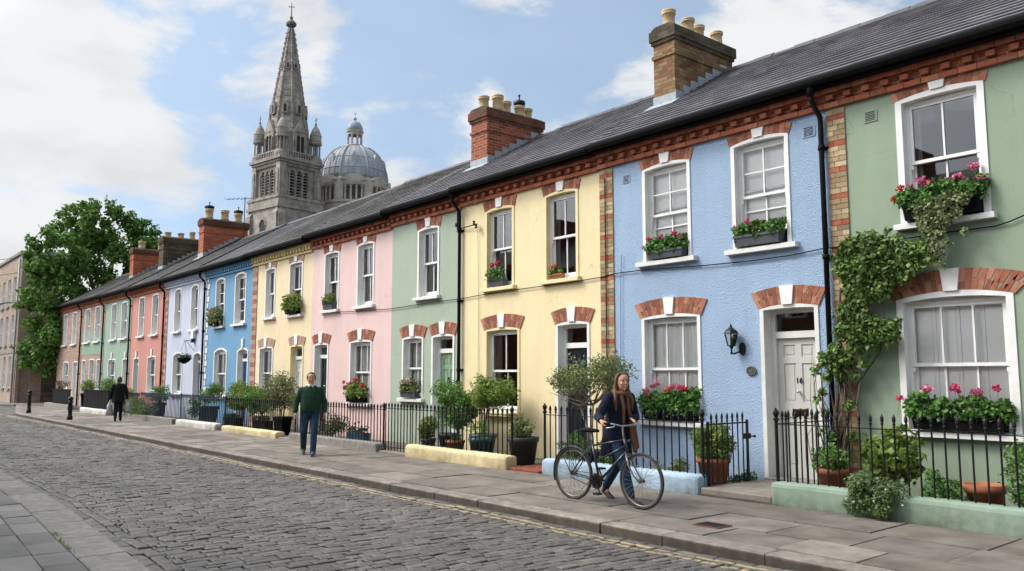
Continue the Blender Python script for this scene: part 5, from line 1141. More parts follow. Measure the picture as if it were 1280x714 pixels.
# ---------------- the row of houses on the near side, which the window panes mirror
opp = thing('brick_terrace', (-14, -5.5, 0), 'plain brick terrace across the street, seen only mirrored in the upper window panes', 'house')
ops = []
x = 6.0
while x > -44: ops += [(x - 1.0, x, 0.9, 2.6, 0.08), (x - 1.0, x, 3.6, 5.2, 0.06)]; x -= 2.3
mb = MB(); facade(mb, -46, 8, 0, 6.0, ops, -2.6); mb.box(-46, 8, -9.4, -3.4, 0, 6.0); mb.build('wall', redbrick, opp)
mb = MB(); mb.prism([(-2.2, 5.95), (-2.2, 6.05), (-6.0, 8.4), (-9.8, 6.05), (-9.8, 5.95)], 'x', -46.2, 8.2); mb.build('roof', slate_old, opp, fix=True)
for (a, b_, s, t_, r) in ops:
    f = MB(); f.box(a, a + .07, -2.75, -2.66, s, t_ + r); f.box(b_ - .07, b_, -2.75, -2.66, s, t_ + r); f.box(a + .07, b_ - .07, -2.75, -2.66, (s + t_) / 2 - .03, (s + t_) / 2 + .03); f.box(a + .07, b_ - .07, -2.75, -2.66, t_ - .06, t_ + r); f.box(a + .07, b_ - .07, -2.75, -2.66, s, s + .07); w_ = f.build('window', white, opp)
    gm = MB(); gm.quad((a, -2.72, s), (b_, -2.72, s), (b_, -2.72, t_ + r), (a, -2.72, t_ + r)); gm.build('pane', glass, w_)
for xx in (-38, -29.5, -21, -12.5, -4): mb = MB(); mb.box(xx - .4, xx + .4, -7.0, -5.0, 7.2, 9.3); mb.build('chimney', redbrick, opp)
# ================================================================== low garden walls
def low_wall(x0, x1, y, h, m_, label, rnd=True, th=0.28):
    q = MB(); c = 0.035 if rnd else 0.015; n = max(int((x1 - x0) / 0.5), 1)
    prof = [(y, -0.08), (y, h - c * 1.6), (y + c * 0.4, h - c * 0.5), (y + c * 1.6, h), (y + th - c * 1.6, h), (y + th - c * 0.4, h - c * 0.5), (y + th, h - c * 1.6), (y + th, -0.08)]
    secs = [(x0, 0.045), (x0 + 0.012, 0.012)] + [(x0 + 0.05 + (x1 - x0 - 0.1) * i / n, 0.0) for i in range(n + 1)] + [(x1 - 0.012, 0.012), (x1, 0.045)]
    V = []; Fc = []; k = len(prof); rg_ = np.random.default_rng(int(abs(x0) * 100))
    for i, (x, ins) in enumerate(secs):
        dz_ = rg_.normal() * 0.003
        for (yy, zz) in prof: V.append((x, yy + (ins if yy < y + th / 2 else -ins) + rg_.normal() * 0.0015, zz - (ins if zz > 0 else 0) + (dz_ if zz > 0 else 0)))
    for i in range(len(secs) - 1):
        for j in range(k - 1): a = i * k + j; Fc.append((a, a + k, a + k + 1, a + 1))
    Fc.append(tuple(range(k))); Fc.append(tuple((len(secs) - 1) * k + j for j in range(k - 1, -1, -1)))
    q.add(V, Fc); o = q.build('garden_wall', m_, None, fix=True); tag(o, label, 'low wall', 'low garden walls along the pavement'); return o
blue_wall = stucco('pale_blue_wall_paint', (0.40, 0.53, 0.66), dirt=0.22, grime=(0.42, 0.39, 0.31), chips=True)
cream_wall = stucco('cream_wall_paint', (0.72, 0.62, 0.37), dirt=0.22, grime=(0.42, 0.39, 0.31), chips=True)
green_wall = stucco('pale_green_wall_paint', (0.27, 0.355, 0.28), dirt=0.22, grime=(0.42, 0.39, 0.31), chips=True)
white_wall = stucco('white_wall_paint', (0.66, 0.65, 0.62), dirt=0.22, grime=(0.42, 0.39, 0.31), chips=True)
low_wall(-6.14, -1.45, 9.42, 0.29, green_wall, 'pale green painted low wall in front of the sage green house')
low_wall(-10.52, -7.28, 9.42, 0.265, blue_wall, 'pale blue painted low wall behind the bicycle')
low_wall(-14.58, -11.32, 9.30, 0.25, cream_wall, 'cream painted low wall in front of the primrose yellow house')
low_wall(-20.08, -15.72, 9.30, 0.20, stone_grey, 'bare grey stone low wall in front of the pink house', False)
low_wall(-24.72, -20.86, 9.30, 0.185, cream_wall, 'cream painted low wall to the left of the man in the green jumper')
low_wall(-28.86, -25.25, 9.30, 0.21, white_wall, 'short white painted low wall in front of the cornflower blue house')
low_wall(-36.4, -29.25, 9.30, 0.20, stone_grey, 'bare grey stone low wall under the trailing hedge', False)
low_wall(-42.3, -37.75, 9.30, 0.24, white_wall, 'white painted low wall behind the far bollard')
low_wall(-50.5, -45.0, 9.35, 0.26, stone_grey, 'rough stone low wall at the far end of the row', False)
# doorsteps across the garden strip
def step(x0, x1, m_, label, h=0.10, y0=9.44):
    q = MB(); q.cbox(x0, x1, y0, 10.94, -0.08, h, 0.015); o = q.build('door_step', m_, None); tag(o, label, 'step', 'steps to the front doors'); return o
stepm = plain('worn_concrete_step', (0.20, 0.175, 0.145), 0.9, 0.25, 5, bmp=0.5)
step(-7.27, -6.15, stepm, 'worn concrete step inside the open iron gate', 0.105, 9.46)
step(-11.31, -10.53, redtile, 'red tiled path step between the cream and the pale blue low walls', 0.06, 9.36)
step(-15.71, -14.59, stepm, 'concrete step between the grey stone and the cream low walls', 0.05, 9.36)
step(-20.85, -20.09, stepm, 'concrete step in front of the black potted tree', 0.05, 9.36)
# ================================================================== iron railings
def bar_mesh(z0, zr, zt, r=0.0115):
    q = MB(); q.lathe([(r, z0), (r, zt - 0.135), (r * 1.7, zt - 0.128), (r * 1.7, zt - 0.112), (r * 1.1, zt - 0.105), (r * 2.0, zt - 0.075), (r * 1.7, zt - 0.04), (0.0015, zt)], (0, 0, 0), 6); return q
def post_mesh(z0, zt, r=0.022):
    q = MB(); q.lathe([(r, z0), (r, zt - 0.17), (r * 1.7, zt - 0.16), (r * 1.7, zt - 0.14), (r, zt - 0.13), (r * 1.2, zt - 0.11), (r * 1.9, zt - 0.07), (r * 1.7, zt - 0.045), (r * 0.7, zt - 0.025), (r * 0.9, zt - 0.015), (0.002, zt)], (0, 0, 0), 10); return q
def railing(label, runs, zb, zr, zt, posts=(), sp_=0.135, name='iron_railing', group='black iron railings in front of the houses', low=True, loc=None, cat='railing', mat_=None):
    """runs: list of ((x0,y0),(x1,y1)); every bar an object that shares one mesh"""
    mat_ = mat_ or black_iron
    p0 = runs[0][0]; t_ = thing(name, loc or (p0[0], p0[1], zb), label, cat, group); L = t_.location
    first = None
    rm = MB()
    for (a, b_) in runs:
        A, B = Vector((*a, 0)), Vector((*b_, 0)); D_ = B - A; n = max(int(round(D_.length / sp_)), 1)
        u = D_.normalized(); v = Vector((-u.y, u.x, 0))
        for zz in ([zr] + ([zb + 0.07] if low else [])):
            P_ = [A + v * 0.018, A - v * 0.018, B - v * 0.018, B + v * 0.018]
            rm.add([(p.x, p.y, zz - 0.006) for p in P_] + [(p.x, p.y, zz + 0.006) for p in P_], [(0, 3, 2, 1), (4, 5, 6, 7), (0, 1, 5, 4), (1, 2, 6, 5), (2, 3, 7, 6), (3, 0, 4, 7)])
        for i in range(n + 1):
            p = A + D_ * (i / n)
            if any((p - Vector((*q_, 0))).length < 0.05 for q_ in posts): continue
            if first is None:
                me_q = bar_mesh(zb, zr, zt); first = me_q.build('bar', mat_, None, loc=(0, 0, 0)); first.parent = t_; o = first
            else: o = first.copy(); COL.objects.link(o); o.parent = t_
            o.location = (p.x - L.x, p.y - L.y, -L.z)
    rm.build('rail', mat_, t_)
    fp_ = None
    for q_ in posts:
        if fp_ is None: fp_ = post_mesh(zb, zt + 0.03).build('post', mat_, None, loc=(0, 0, 0)); fp_.parent = t_; o = fp_
        else: o = fp_.copy(); COL.objects.link(o); o.parent = t_
        o.location = (q_[0] - L.x, q_[1] - L.y, -L.z)
    return t_
railing('black iron railing with spearheads on the pale green low wall, nearest on the right', [((-6.12, 9.58), (-1.5, 9.58)), ((-6.12, 9.58), (-6.12, 10.88))], 0.02, 1.02, 1.20, [(-6.12, 9.58)], 0.142)
railing('black iron railing on the pale blue low wall, behind the woman and bicycle', [((-10.60, 9.58), (-7.30, 9.58))], 0.02, 0.985, 1.15, [(-10.60, 9.58), (-7.30, 9.58)], 0.14)
railing('black iron railing on the cream low wall in front of the yellow house', [((-14.60, 9.50), (-11.38, 9.50))], 0.02, 0.945, 1.08, [(-11.38, 9.5)], 0.135)
gt = railing('closed black iron gate between the grey stone and the cream low walls', [((-15.66, 9.50), (-14.68, 9.50))], 0.06, 0.945, 1.08, [], 0.12, 'garden_gate', 'iron garden gates', True, cat='gate')
railing('black iron railing on the grey stone low wall in front of the pink house', [((-20.1, 9.50), (-15.74, 9.50))], 0.02, 0.92, 1.04, [(-15.74, 9.5), (-20.1, 9.5)], 0.135)
railing('black iron railing around the shrubs of the cream house', [((-24.9, 9.50), (-20.95, 9.50))], 0.02, 0.92, 1.03, [(-24.9, 9.5)], 0.135)
bluerail = plain('blue_grey_iron', (0.03, 0.05, 0.075), 0.5, 0.2, 10)
railing('dark blue-grey railing in front of the cornflower blue house', [((-29.0, 9.50), (-25.0, 9.50))], 0.02, 0.95, 1.06, [(-29.0, 9.5)], 0.14, mat_=bluerail)
railing('dark iron railing in front of the pale lavender house', [((-33.6, 9.50), (-29.2, 9.50))], 0.02, 0.95, 1.06, [], 0.14, mat_=bluerail)
railing('dark iron railing in front of the coral red house', [((-37.6, 9.50), (-33.8, 9.50))], 0.02, 0.92, 1.02, [], 0.15)
# open gate turned inward beside the blue house
gate = thing('garden_gate', (-7.25, 9.60, 0.06), 'black iron gate standing open beside the concrete step of the sky blue house', 'gate', 'iron garden gates')
f0 = None
for i in range(7):
    y = 9.72 + 0.125 * i
    if f0 is None: f0 = bar_mesh(0.16, 0.96, 1.12, 0.0105).build('bar', black_iron, None, loc=(0, 0, 0)); f0.parent = gate; o = f0
    else: o = f0.copy(); COL.objects.link(o); o.parent = gate
    o.location = (0, y - 9.60, -0.06)
q = MB(); q.box(-7.262, -7.238, 9.62, 9.66, 0.10, 1.0); q.box(-7.262, -7.238, 10.56, 10.60, 0.10, 1.0); q.box(-7.256, -7.244, 9.66, 10.56, 0.95, 0.97); q.box(-7.256, -7.244, 9.66, 10.56, 0.13, 0.155); q.build('gate_frame', black_iron, gate)
q = MB(); q.box(-7.28, -7.22, 10.52, 10.63, 0.72, 0.80); q.tube([(-7.25, 10.58, 0.76), (-7.16, 10.62, 0.76)], 0.010, 6); q.ball((-7.15, 10.62, 0.76), 0.022, 8, 5); q.build('latch', black_iron, gate)
q = MB()
for zz in (0.25, 0.78): q.tube([(-7.25, 9.60, zz), (-7.25, 9.60, zz + 0.09)], 0.022, 8)
q.build('hinge', black_iron, gate)
rp = MB(); rp.add([(-6.13 + 0.04 * math.sin(i * 2.0), 9.98 + 0.05 * i, 1.10 + 0.012 * math.sin(i * 1.7)) for i in range(9)] + [(-6.13 + 0.04 * math.sin(i * 2.0 + .4), 9.98 + 0.05 * i, 1.21 - 0.02 * abs(math.sin(i * 1.3))) for i in range(9)], [(i, i + 1, i + 10, i + 9) for i in range(8)])
o = rp.build('rusty_scrap', rust, None); tag(o, 'curled brown rusty scrap of metal caught on the railing tips by the grey door', 'scrap')
sm_ = o.modifiers.new('thick', 'SOLIDIFY'); sm_.thickness = 0.008
# ================================================================== plants
def pot_mb(x, y, z, r, h):
    q = MB(); q.lathe([(r * 0.72, 0), (r * 0.92, h * 0.82), (r * 1.0, h * 0.83), (r * 1.03, h), (r * 0.9, h), (r * 0.86, h * 0.86), (0.01, h * 0.85)], (x, y, z), 20); return q
def potted(label, x, y, pr, ph, pm, V, lm, stems=None, z=0.03, flowers=None, name='potted_plant', smat=None, cat='potted plant'):
    t_ = thing(name, (x, y, z), label, cat)
    p_ = pot_mb(x, y, z, pr, ph).build('pot', pm, t_, True)
    s_ = MB(); s_.lathe([(pr * 0.86, 0), (0.01, 0.012)], (x, y, z + ph * 0.87), 14); s_.build('soil', soil, p_)
    if V is not None: quads_mesh('foliage', V, lm, t_)
    if stems: stems.build('stem', smat or bark, t_, True)
    for (fx, fy, fz, r_, m_) in (flowers or []): quads_mesh('flower_head', cloud([(fx, fy, fz, r_)], 26, r_ * 0.8, 0.9, 0.6, 0.0), m_, t_)
    return t_
def shrub(label, V, lm, loc, stems=None, flowers=None, name='shrub', cat='shrub'):
    t_ = thing(name, loc, label, cat)
    quads_mesh('foliage', V, lm, t_)
    if stems: stems.build('stem', bark, t_, True)
    for (fx, fy, fz, r_, m_) in (flowers or []): quads_mesh('flower_head', cloud([(fx, fy, fz, r_)], 26, r_ * 0.8, 0.9, 0.6, 0.0), m_, t_)
    return t_
def twigs(x, y, z0, z1, cz, rad, n, r0=0.02, seed=1, stems=1, zr=0.35):
    rg_ = np.random.default_rng(seed); q = MB(); tops = []
    for s in range(stems):
        ox, oy = (rg_.normal(size=2) * 0.05 if stems > 1 else (0, 0))
        pts = [(x + ox * 0.5, y + oy * 0.5, z0), (x + ox + rg_.normal() * .02, y + oy, (z0 + z1) / 2), (x + ox * 2, y + oy * 1.5, z1)]
        q.tube(pts, [r0, r0 * 0.85, r0 * 0.6], 7); tops.append(pts[2])
    for i in range(n):
        b_ = tops[i % len(tops)]; a = rg_.uniform(0, 6.28); rr_ = rad * rg_.uniform(0.5, 0.95); e = (x + rr_ * math.cos(a), y + rr_ * 0.8 * math.sin(a), cz + rg_.uniform(-zr, zr) * 0.8)
        m_ = tuple((b_[k] * 0.5 + e[k] * 0.5) + rg_.normal() * 0.03 for k in range(3)); q.tube([b_, m_, e], [r0 * 0.5, r0 * 0.3, r0 * 0.1], 5)
    return q
# --- sage green house
V = cloud(subclumps((-5.72, 10.2, 0.55), (0.26, 0.22, 0.12), 14, 0.10, 1), 900, 0.055)
potted('terracotta pot of bright green leaves at the foot of the climbing vine', -5.70, 10.2, 0.20, 0.42, terracotta, V, L_mid, flowers=[(-5.6, 10.0, 0.60, 0.02, F_pale), (-5.78, 10.02, 0.56, 0.018, F_pale)])
q = twigs(-5.05, 10.4, 0.0, 0.35, 0.6, 0.4, 10, 0.014, 3, 2)
shrub('lime green big-leaved bush under the lower window of the sage green house', cloud(subclumps((-5.08, 10.4, 0.60), (0.42, 0.32, 0.34), 20, 0.14, 2), 1000, 0.10, 0.8), L_yellow, (-5.08, 10.4, 0.0), q)
shrub('dense grey-green shrub with tiny white flowers spilling over the pale green low wall', cloud(subclumps((-4.78, 9.42, 0.27), (0.38, 0.22, 0.24), 40, 0.11, 3, -0.9), 9000, 0.034, 0.6), L_grey, (-4.78, 9.42, 0.0),
      flowers=[(-4.78 + RNG.normal() * 0.2, 9.24 + RNG.uniform(-0.04, 0.03), 0.3 + RNG.normal() * 0.1, 0.013, F_white) for _ in range(16)])
shrub('low dark green plants just right of the white-flowered shrub', cloud(subclumps((-4.22, 9.9, 0.30), (0.26, 0.2, 0.22), 14, 0.11, 4), 900, 0.05), L_mid, (-4.22, 9.9, 0.0))
shrub('small ground plants behind the railing beside the empty terracotta pot', cloud(subclumps((-3.80, 9.85, 0.16), (0.34, 0.15, 0.12), 12, 0.08, 5), 700, 0.04), L_dark, (-3.80, 9.85, 0.0))
t_ = thing('flower_pot', (-3.86, 10.15, 0.03), 'empty terracotta flower pot with a thick rim behind the railing', 'flower pot')
q = MB(); q.lathe([(0.14, 0), (0.19, 0.30), (0.215, 0.31), (0.225, 0.40), (0.20, 0.40), (0.17, 0.31), (0.12, 0.05)], (-3.86, 10.15, 0.03), 24); q.build('pot', terracotta, t_, True)
q = MB(); q.lathe([(0.168, 0), (0.01, 0.01)], (-3.86, 10.15, 0.30), 14); q.build('soil', soil, t_)
shrub('leafy green shrub at the right edge of the picture', cloud(subclumps((-3.36, 9.95, 0.50), (0.30, 0.25, 0.45), 22, 0.13, 6), 1500, 0.055), L_mid, (-3.36, 9.95, 0.0), twigs(-3.36, 9.95, 0, 0.3, 0.6, 0.3, 8, 0.012, 8))
# climbing vine
vine = thing('climbing_vine', (-5.85, 10.82, 0.0), 'green climbing vine with bare twisted stems growing up the banded brick pier', 'climber')
def px2(px, py, Y=10.85):
    d = ray(px, py); k = Y / d.y; return (d.x * k, Y, EYE + d.z * k)
for pts, r_ in [([(1046, 600), (1050, 560), (1044, 520), (1052, 470), (1050, 420), (1056, 380), (1070, 340)], 0.035), ([(1052, 602), (1058, 560), (1060, 510), (1052, 460), (1046, 415), (1052, 360)], 0.028), ([(1040, 598), (1036, 555), (1044, 520), (1038, 480), (1034, 445)], 0.02),
                ([(1058, 500), (1080, 470), (1100, 440), (1106, 405), (1102, 370), (1104, 345)], 0.012), ([(1048, 560), (1060, 520), (1066, 480), (1064, 440)], 0.016), ([(1030, 560), (1022, 520), (1018, 480), (1024, 455)], 0.010), ([(1104, 345), (1135, 340), (1160, 325)], 0.008), ([(1050, 540), (1030, 500), (1026, 470)], 0.008), ([(1062, 570), (1074, 520), (1060, 470)], 0.009)]:
    P_ = [px2(*p) for p in pts]; q = MB(); q.tube([(p[0], p[1] - 0.02 * (i % 2), p[2]) for i, p in enumerate(P_)], [r_ * (1 - 0.5 * i / len(P_)) for i in range(len(P_))], 6); q.build('stem', bark if r_ > 0.011 else palebark, vine, True)
rg4 = np.random.default_rng(77)
for i in range(12):
    x0 = rg4.uniform(1036, 1062); q = MB(); P_ = []; x = x0
    for j in range(6): x += rg4.normal() * 7; P_.append(px2(x, 598 - j * rg4.uniform(22, 34), 10.86 - rg4.uniform(0, 0.10)))
    q.tube(P_, [0.009, 0.008, 0.007, 0.006, 0.005, 0.003], 5); q.build('stem', palebark if i % 2 else bark, vine, True)
cl = []
for (px, py, r_) in [(1062, 312, .18), (1085, 305, .2), (1105, 310, .17), (1060, 335, .2), (1085, 335, .24), (1110, 340, .17), (1070, 358, .2), (1100, 360, .18), (1125, 322, .15), (1142, 330, .12), (1050, 322, .12), (1060, 390, .17), (1075, 372, .16), (1055, 412, .14), (1075, 415, .17), (1095, 412, .18), (1110, 418, .14), (1070, 430, .12), (1118, 405, .1), (1045, 440, .13), (1060, 450, .12), (1030, 450, .10), (1042, 458, .11), (1020, 462, .07), (1028, 490, .06), (1078, 398, .15), (1088, 425, .15), (1120, 300, .07), (1110, 287, .05), (1050, 470, .08), (1030, 515, .05), (1066, 470, .07), (1135, 312, .12), (1150, 312, .12), (1160, 300, .10), (1165, 322, .08), (1128, 345, .10), (1040, 545, .08), (1068, 545, .08), (1062, 505, .07), (1034, 472, .07), (1022, 498, .05), (1026, 540, .05), (1082, 452, .08)]:
    p = px2(px, py, 10.84 - 0.06); cl.append((p[0], p[1], p[2], r_, r_ * 0.6, r_))
quads_mesh('foliage', cloud(cl, 9000, 0.062, 0.85, 0.3, 0.45, 0.9), L_vine, vine)
# --- window boxes
def window_box(label, x0, x1, y0, y1, z0, h, m_, fh, lm, leaf, n, flowers, trail=None, spread=0.0, nm='window_box', open_pot=False):
    t_ = thing(nm, ((x0 + x1) / 2, (y0 + y1) / 2, z0), label, 'window box', 'planted window boxes')
    q = MB(); k = 0.02
    q.add([(x0 + k, y0 + k, z0), (x1 - k, y0 + k, z0), (x1 - k, y1, z0), (x0 + k, y1, z0), (x0, y0, z0 + h), (x1, y0, z0 + h), (x1, y1, z0 + h), (x0, y1, z0 + h), (x0 + .018, y0 + .018, z0 + h), (x1 - .018, y0 + .018, z0 + h), (x1 - .018, y1 - .018, z0 + h), (x0 + .018, y1 - .018, z0 + h), (x0 + .018, y0 + .018, z0 + h - .04), (x1 - .018, y0 + .018, z0 + h - .04), (x1 - .018, y1 - .018, z0 + h - .04), (x0 + .018, y1 - .018, z0 + h - .04)],
          [(3, 2, 1, 0), (0, 1, 5, 4), (1, 2, 6, 5), (2, 3, 7, 6), (3, 0, 4, 7), (4, 5, 9, 8), (5, 6, 10, 9), (6, 7, 11, 10), (7, 4, 8, 11), (8, 9, 13, 12), (9, 10, 14, 13), (10, 11, 15, 14), (11, 8, 12, 15), (12, 13, 14, 15)])
    q.box(x0 - 0.006, x1 + 0.006, y0 - 0.008, y0 + 0.004, z0 + h - 0.035, z0 + h + 0.004)
    q.build('planter', m_, t_)
    W_ = x1 - x0; nb = max(int(W_ / 0.10), 3); cl = []
    for i in range(nb * 2):
        cl.append((x0 - spread + (W_ + 2 * spread) * (i % nb + 0.5 + RNG.normal() * 0.2) / nb, y0 + (y1 - y0) * 0.4 + RNG.normal() * 0.03 - (0.03 if i >= nb else 0), z0 + h + fh * (0.25 if i >= nb else 0.62) + RNG.normal() * fh * 0.12, fh * 0.42, min(fh * 0.42, 0.11), fh * 0.40))
    quads_mesh('foliage', cloud(cl, n, leaf, 0.95, 0.35, 0.2), lm, t_)
    st = MB()
    for (fx, fz, r_, fm) in flowers:
        X = x0 + W_ * fx; Yf = y0 + (y1 - y0) * 0.25 + RNG.normal() * 0.025; Z = z0 + h + fz
        quads_mesh('flower_head', cloud([(X, Yf, Z, r_, r_, r_ * 0.7)], int(30 + r_ * 500), r_ * 0.75, 0.95, 0.6, 0.0), fm, t_)
        st.tube([(X + RNG.normal() * 0.03, Yf + 0.02, z0 + h), (X, Yf, Z)], 0.003, 4)
    st.tube([(x0 + 0.03, y0 + (y1 - y0) * 0.3, z0 + h - 0.03), (x1 - 0.03, y0 + (y1 - y0) * 0.3, z0 + h - 0.03)], 0.006, 4)
    if flowers: st.build('flower_stems', L_mid, t_)
    if trail is not None: quads_mesh('trailing_ivy', trail, L_ivy, t_)
    return t_
p_ = 0.0
tr = []
for (px, py, r_) in [(1150, 262, .1), (1165, 258, .13), (1185, 250, .12), (1205, 246, .10), (1160, 280, .13), (1178, 272, .13), (1195, 265, .08), (1165, 300, .11), (1172, 292, .11), (1172, 316, .09), (1178, 330, .05), (1185, 305, .05), (1205, 290, .05), (1155, 272, .1)]:
    p = px2(px, py, 10.74); tr.append((p[0], p[1], p[2], r_, r_ * .5, r_))
window_box('black box of pink geraniums trailing variegated ivy, upper window of the sage green house', -4.92, -3.98, 10.82, 11.02, 3.672, 0.20, blackpot, 0.24, L_ger, 0.058, 2300,
           [(-0.12, 0.12, .045, F_red), (-0.02, 0.24, .045, F_red), (0.12, 0.26, .035, F_pale), (0.28, 0.30, .06, F_pale), (0.36, 0.26, .055, F_pink), (0.60, 0.26, .035, F_pale), (0.76, 0.27, .06, F_pale), (0.94, 0.38, .06, F_pale), (1.0, 0.20, .055, F_pink)], cloud(tr, 1500, 0.05, 0.8, 0.3, 0.4), 0.05)
window_box('long black trough of pink geraniums at the lower window of the sage green house', -4.95, -3.86, 10.83, 11.02, 0.962, 0.17, blackpot, 0.23, L_ger, 0.058, 2600,
           [(-0.13, 0.22, .045, F_pink), (0.18, 0.34, .06, F_pale), (0.50, 0.35, .06, F_pink), (0.70, 0.30, .065, F_pale), (0.92, 0.36, .045, F_pink), (0.44, 0.14, .045, F_pale), (0.60, 0.12, .05, F_pale), (0.20, 0.13, .022, F_orange), (0.19, 0.02, .02, F_orange), (1.04, 0.12, .03, F_red)], None, 0.05)
window_box('slate grey box of pink geraniums at the left upper window of the sky blue house', -9.36, -8.60, 10.85, 11.02, 3.642, 0.14, slatebox, 0.20, L_ger, 0.05, 1400,
           [(0.05, 0.22, .045, F_pink), (0.40, 0.24, .04, F_pink), (0.72, 0.27, .045, F_pink), (0.92, 0.17, .05, F_pink), (0.5, 0.2, .02, F_pale), (-0.14, 0.08, .03, F_pale)], None, 0.02)
window_box('slate grey box with pink and apricot flowers, right upper window of the sky blue house', -7.58, -6.78, 10.85, 11.02, 3.642, 0.17, slatebox, 0.18, L_mid, 0.055, 1000,
           [(0.0, 0.16, .03, F_pink), (0.28, 0.2, .035, F_pink), (0.36, 0.16, .035, F_pink), (0.46, 0.17, .035, F_red), (0.47, 0.03, .035, F_orange), (0.3, 0.25, .02, F_pink)], None, 0.03)
window_box('black box overflowing with rose and orange geraniums, lower window of the sky blue house', -9.50, -8.46, 10.84, 11.02, 0.912, 0.16, blackpot, 0.32, L_ger, 0.062, 2600,
           [(0.04, 0.32, .055, F_pale), (0.10, 0.24, .05, F_orange), (0.18, 0.40, .04, F_pink), (0.26, 0.45, .05, F_pale), (0.50, 0.34, .05, F_orange), (0.60, 0.40, .055, F_pale), (0.78, 0.38, .055, F_pink), (0.12, 0.12, .045, F_pale), (0.86, 0.36, .05, F_red), (0.02, 0.16, .035, F_red)], None, 0.04)
window_box('small grey box of red flowers at the left upper window of the primrose yellow house', -13.92, -13.38, 10.92, 11.06, 3.552, 0.16, slatebox, 0.24, L_ger, 0.055, 420, [(0.3, 0.30, .05, F_red), (0.6, 0.34, .045, F_red), (0.75, 0.20, .03, F_red), (0.2, 0.18, .03, F_orange)], None, -0.06)
window_box('low clay box of orange flowers at the right upper window of the primrose yellow house', -12.02, -11.62, 10.95, 11.06, 3.552, 0.09, terracotta, 0.14, L_mid, 0.045, 220, [(0.3, 0.14, .045, F_orange), (0.6, 0.15, .04, F_orange)], None, -0.04)
window_box('grey box of faded pink flowers at the lower window of the narrow pale green house', -17.25, -16.60, 10.84, 11.0, 1.132, 0.16, slatebox, 0.24, L_olive, 0.06, 600, [(0.3, 0.2, .05, F_pale), (0.55, 0.28, .05, F_white), (0.75, 0.2, .05, F_pale), (0.15, 0.12, .04, F_white)], None, 0.0)
window_box('dark box of red geraniums at the lower window of the rose pink house', -19.95, -19.05, 10.84, 11.0, 0.962, 0.15, blackpot, 0.34, L_yellow, 0.075, 1000, [(-0.1, 0.22, .05, F_red), (-0.08, 0.38, .045, F_red), (0.15, 0.34, .05, F_red), (0.5, 0.42, .065, F_red), (0.62, 0.36, .04, F_red), (0.92, 0.30, .06, F_red), (0.98, 0.16, .06, F_red)], None, 0.03)
window_box('small grey box with yellow flowers at the left upper window of the rose pink house', -21.55, -20.95, 10.9, 11.04, 3.53, 0.20, slatebox, 0.2, L_yellow, 0.06, 420, [(0.2, 0.22, .035, F_orange), (0.5, 0.24, .035, F_orange), (0.8, 0.2, .03, F_red)], None, 0.0)
window_box('bushy box of yellow-green flowers at the right upper window of the cream house', -23.9, -23.1, 10.82, 11.0, 3.53, 0.14, blackpot, 0.42, L_yellow, 0.08, 900, [(0.1, 0.2, .05, F_orange), (0.4, 0.36, .05, F_orange), (0.7, 0.44, .05, F_orange), (0.9, 0.3, .045, F_orange)], None, 0.1)
window_box('round bushy planter hanging at the left upper window of the cornflower blue house', -30.3, -29.5, 10.8, 10.98, 3.47, 0.14, blackpot, 0.55, L_olive, 0.09, 900, [(0.2, 0.4, .06, F_orange), (0.5, 0.5, .06, F_pale), (0.8, 0.3, .05, F_orange)], None, 0.08)
# --- sky blue house garden
V = cloud(subclumps((-7.66, 10.3, 0.66), (0.33, 0.30, 0.27), 50, 0.11, 11), 7500, 0.040)
potted('terracotta pot with a clipped round green bush beside the open gate', -7.66, 10.3, 0.25, 0.40, terracotta, V, L_yellow)
shrub('low green leaves on the ground at the wall end by the open gate', cloud(subclumps((-7.45, 10.78, 0.14), (0.28, 0.12, 0.10), 8, 0.07, 12), 500, 0.04), L_dark, (-7.45, 10.78, 0.0))
shrub('low patch of small flowering plants behind the pale blue low wall', cloud(subclumps((-8.25, 9.95, 0.26), (0.5, 0.18, 0.16), 14, 0.09, 13), 800, 0.04), L_olive, (-8.25, 9.95, 0.0), flowers=[(-8.2, 9.85, 0.4, 0.02, F_pale), (-8.4, 9.85, 0.36, 0.02, F_white)])
st = twigs(-10.05, 10.2, 0.3, 1.15, 1.55, 0.95, 26, 0.028, 14, 2, 0.4)
V = cloud(subclumps((-10.12, 10.2, 1.62), (0.75, 0.5, 0.34), 55, 0.16, 15) + subclumps((-10.75, 10.2, 1.50), (0.42, 0.35, 0.22), 18, 0.13, 18) + subclumps((-9.6, 10.25, 1.78), (0.42, 0.35, 0.30), 20, 0.14, 19), 5000, 0.055, 0.5, 0.2)
potted('small spreading tree with thin pale stems and sparse olive leaves behind the bicycle saddle', -10.05, 10.2, 0.24, 0.36, greypot, V, L_olive, st, name='potted_tree', smat=palebark, cat='small tree')
shrub('leafy plants with pink blooms in the corner behind the bicycle', cloud(subclumps((-10.3, 9.95, 0.42), (0.30, 0.18, 0.26), 14, 0.12, 16), 800, 0.05), L_mid, (-10.3, 9.95, 0.0), flowers=[(-10.35, 9.8, 0.5, 0.03, F_pale), (-10.2, 9.8, 0.4, 0.03, F_pale)])
shrub('green low plants along the fence behind the woman', cloud(subclumps((-9.35, 9.95, 0.35), (0.45, 0.18, 0.25), 16, 0.12, 17), 900, 0.05), L_mid, (-9.35, 9.95, 0.0))
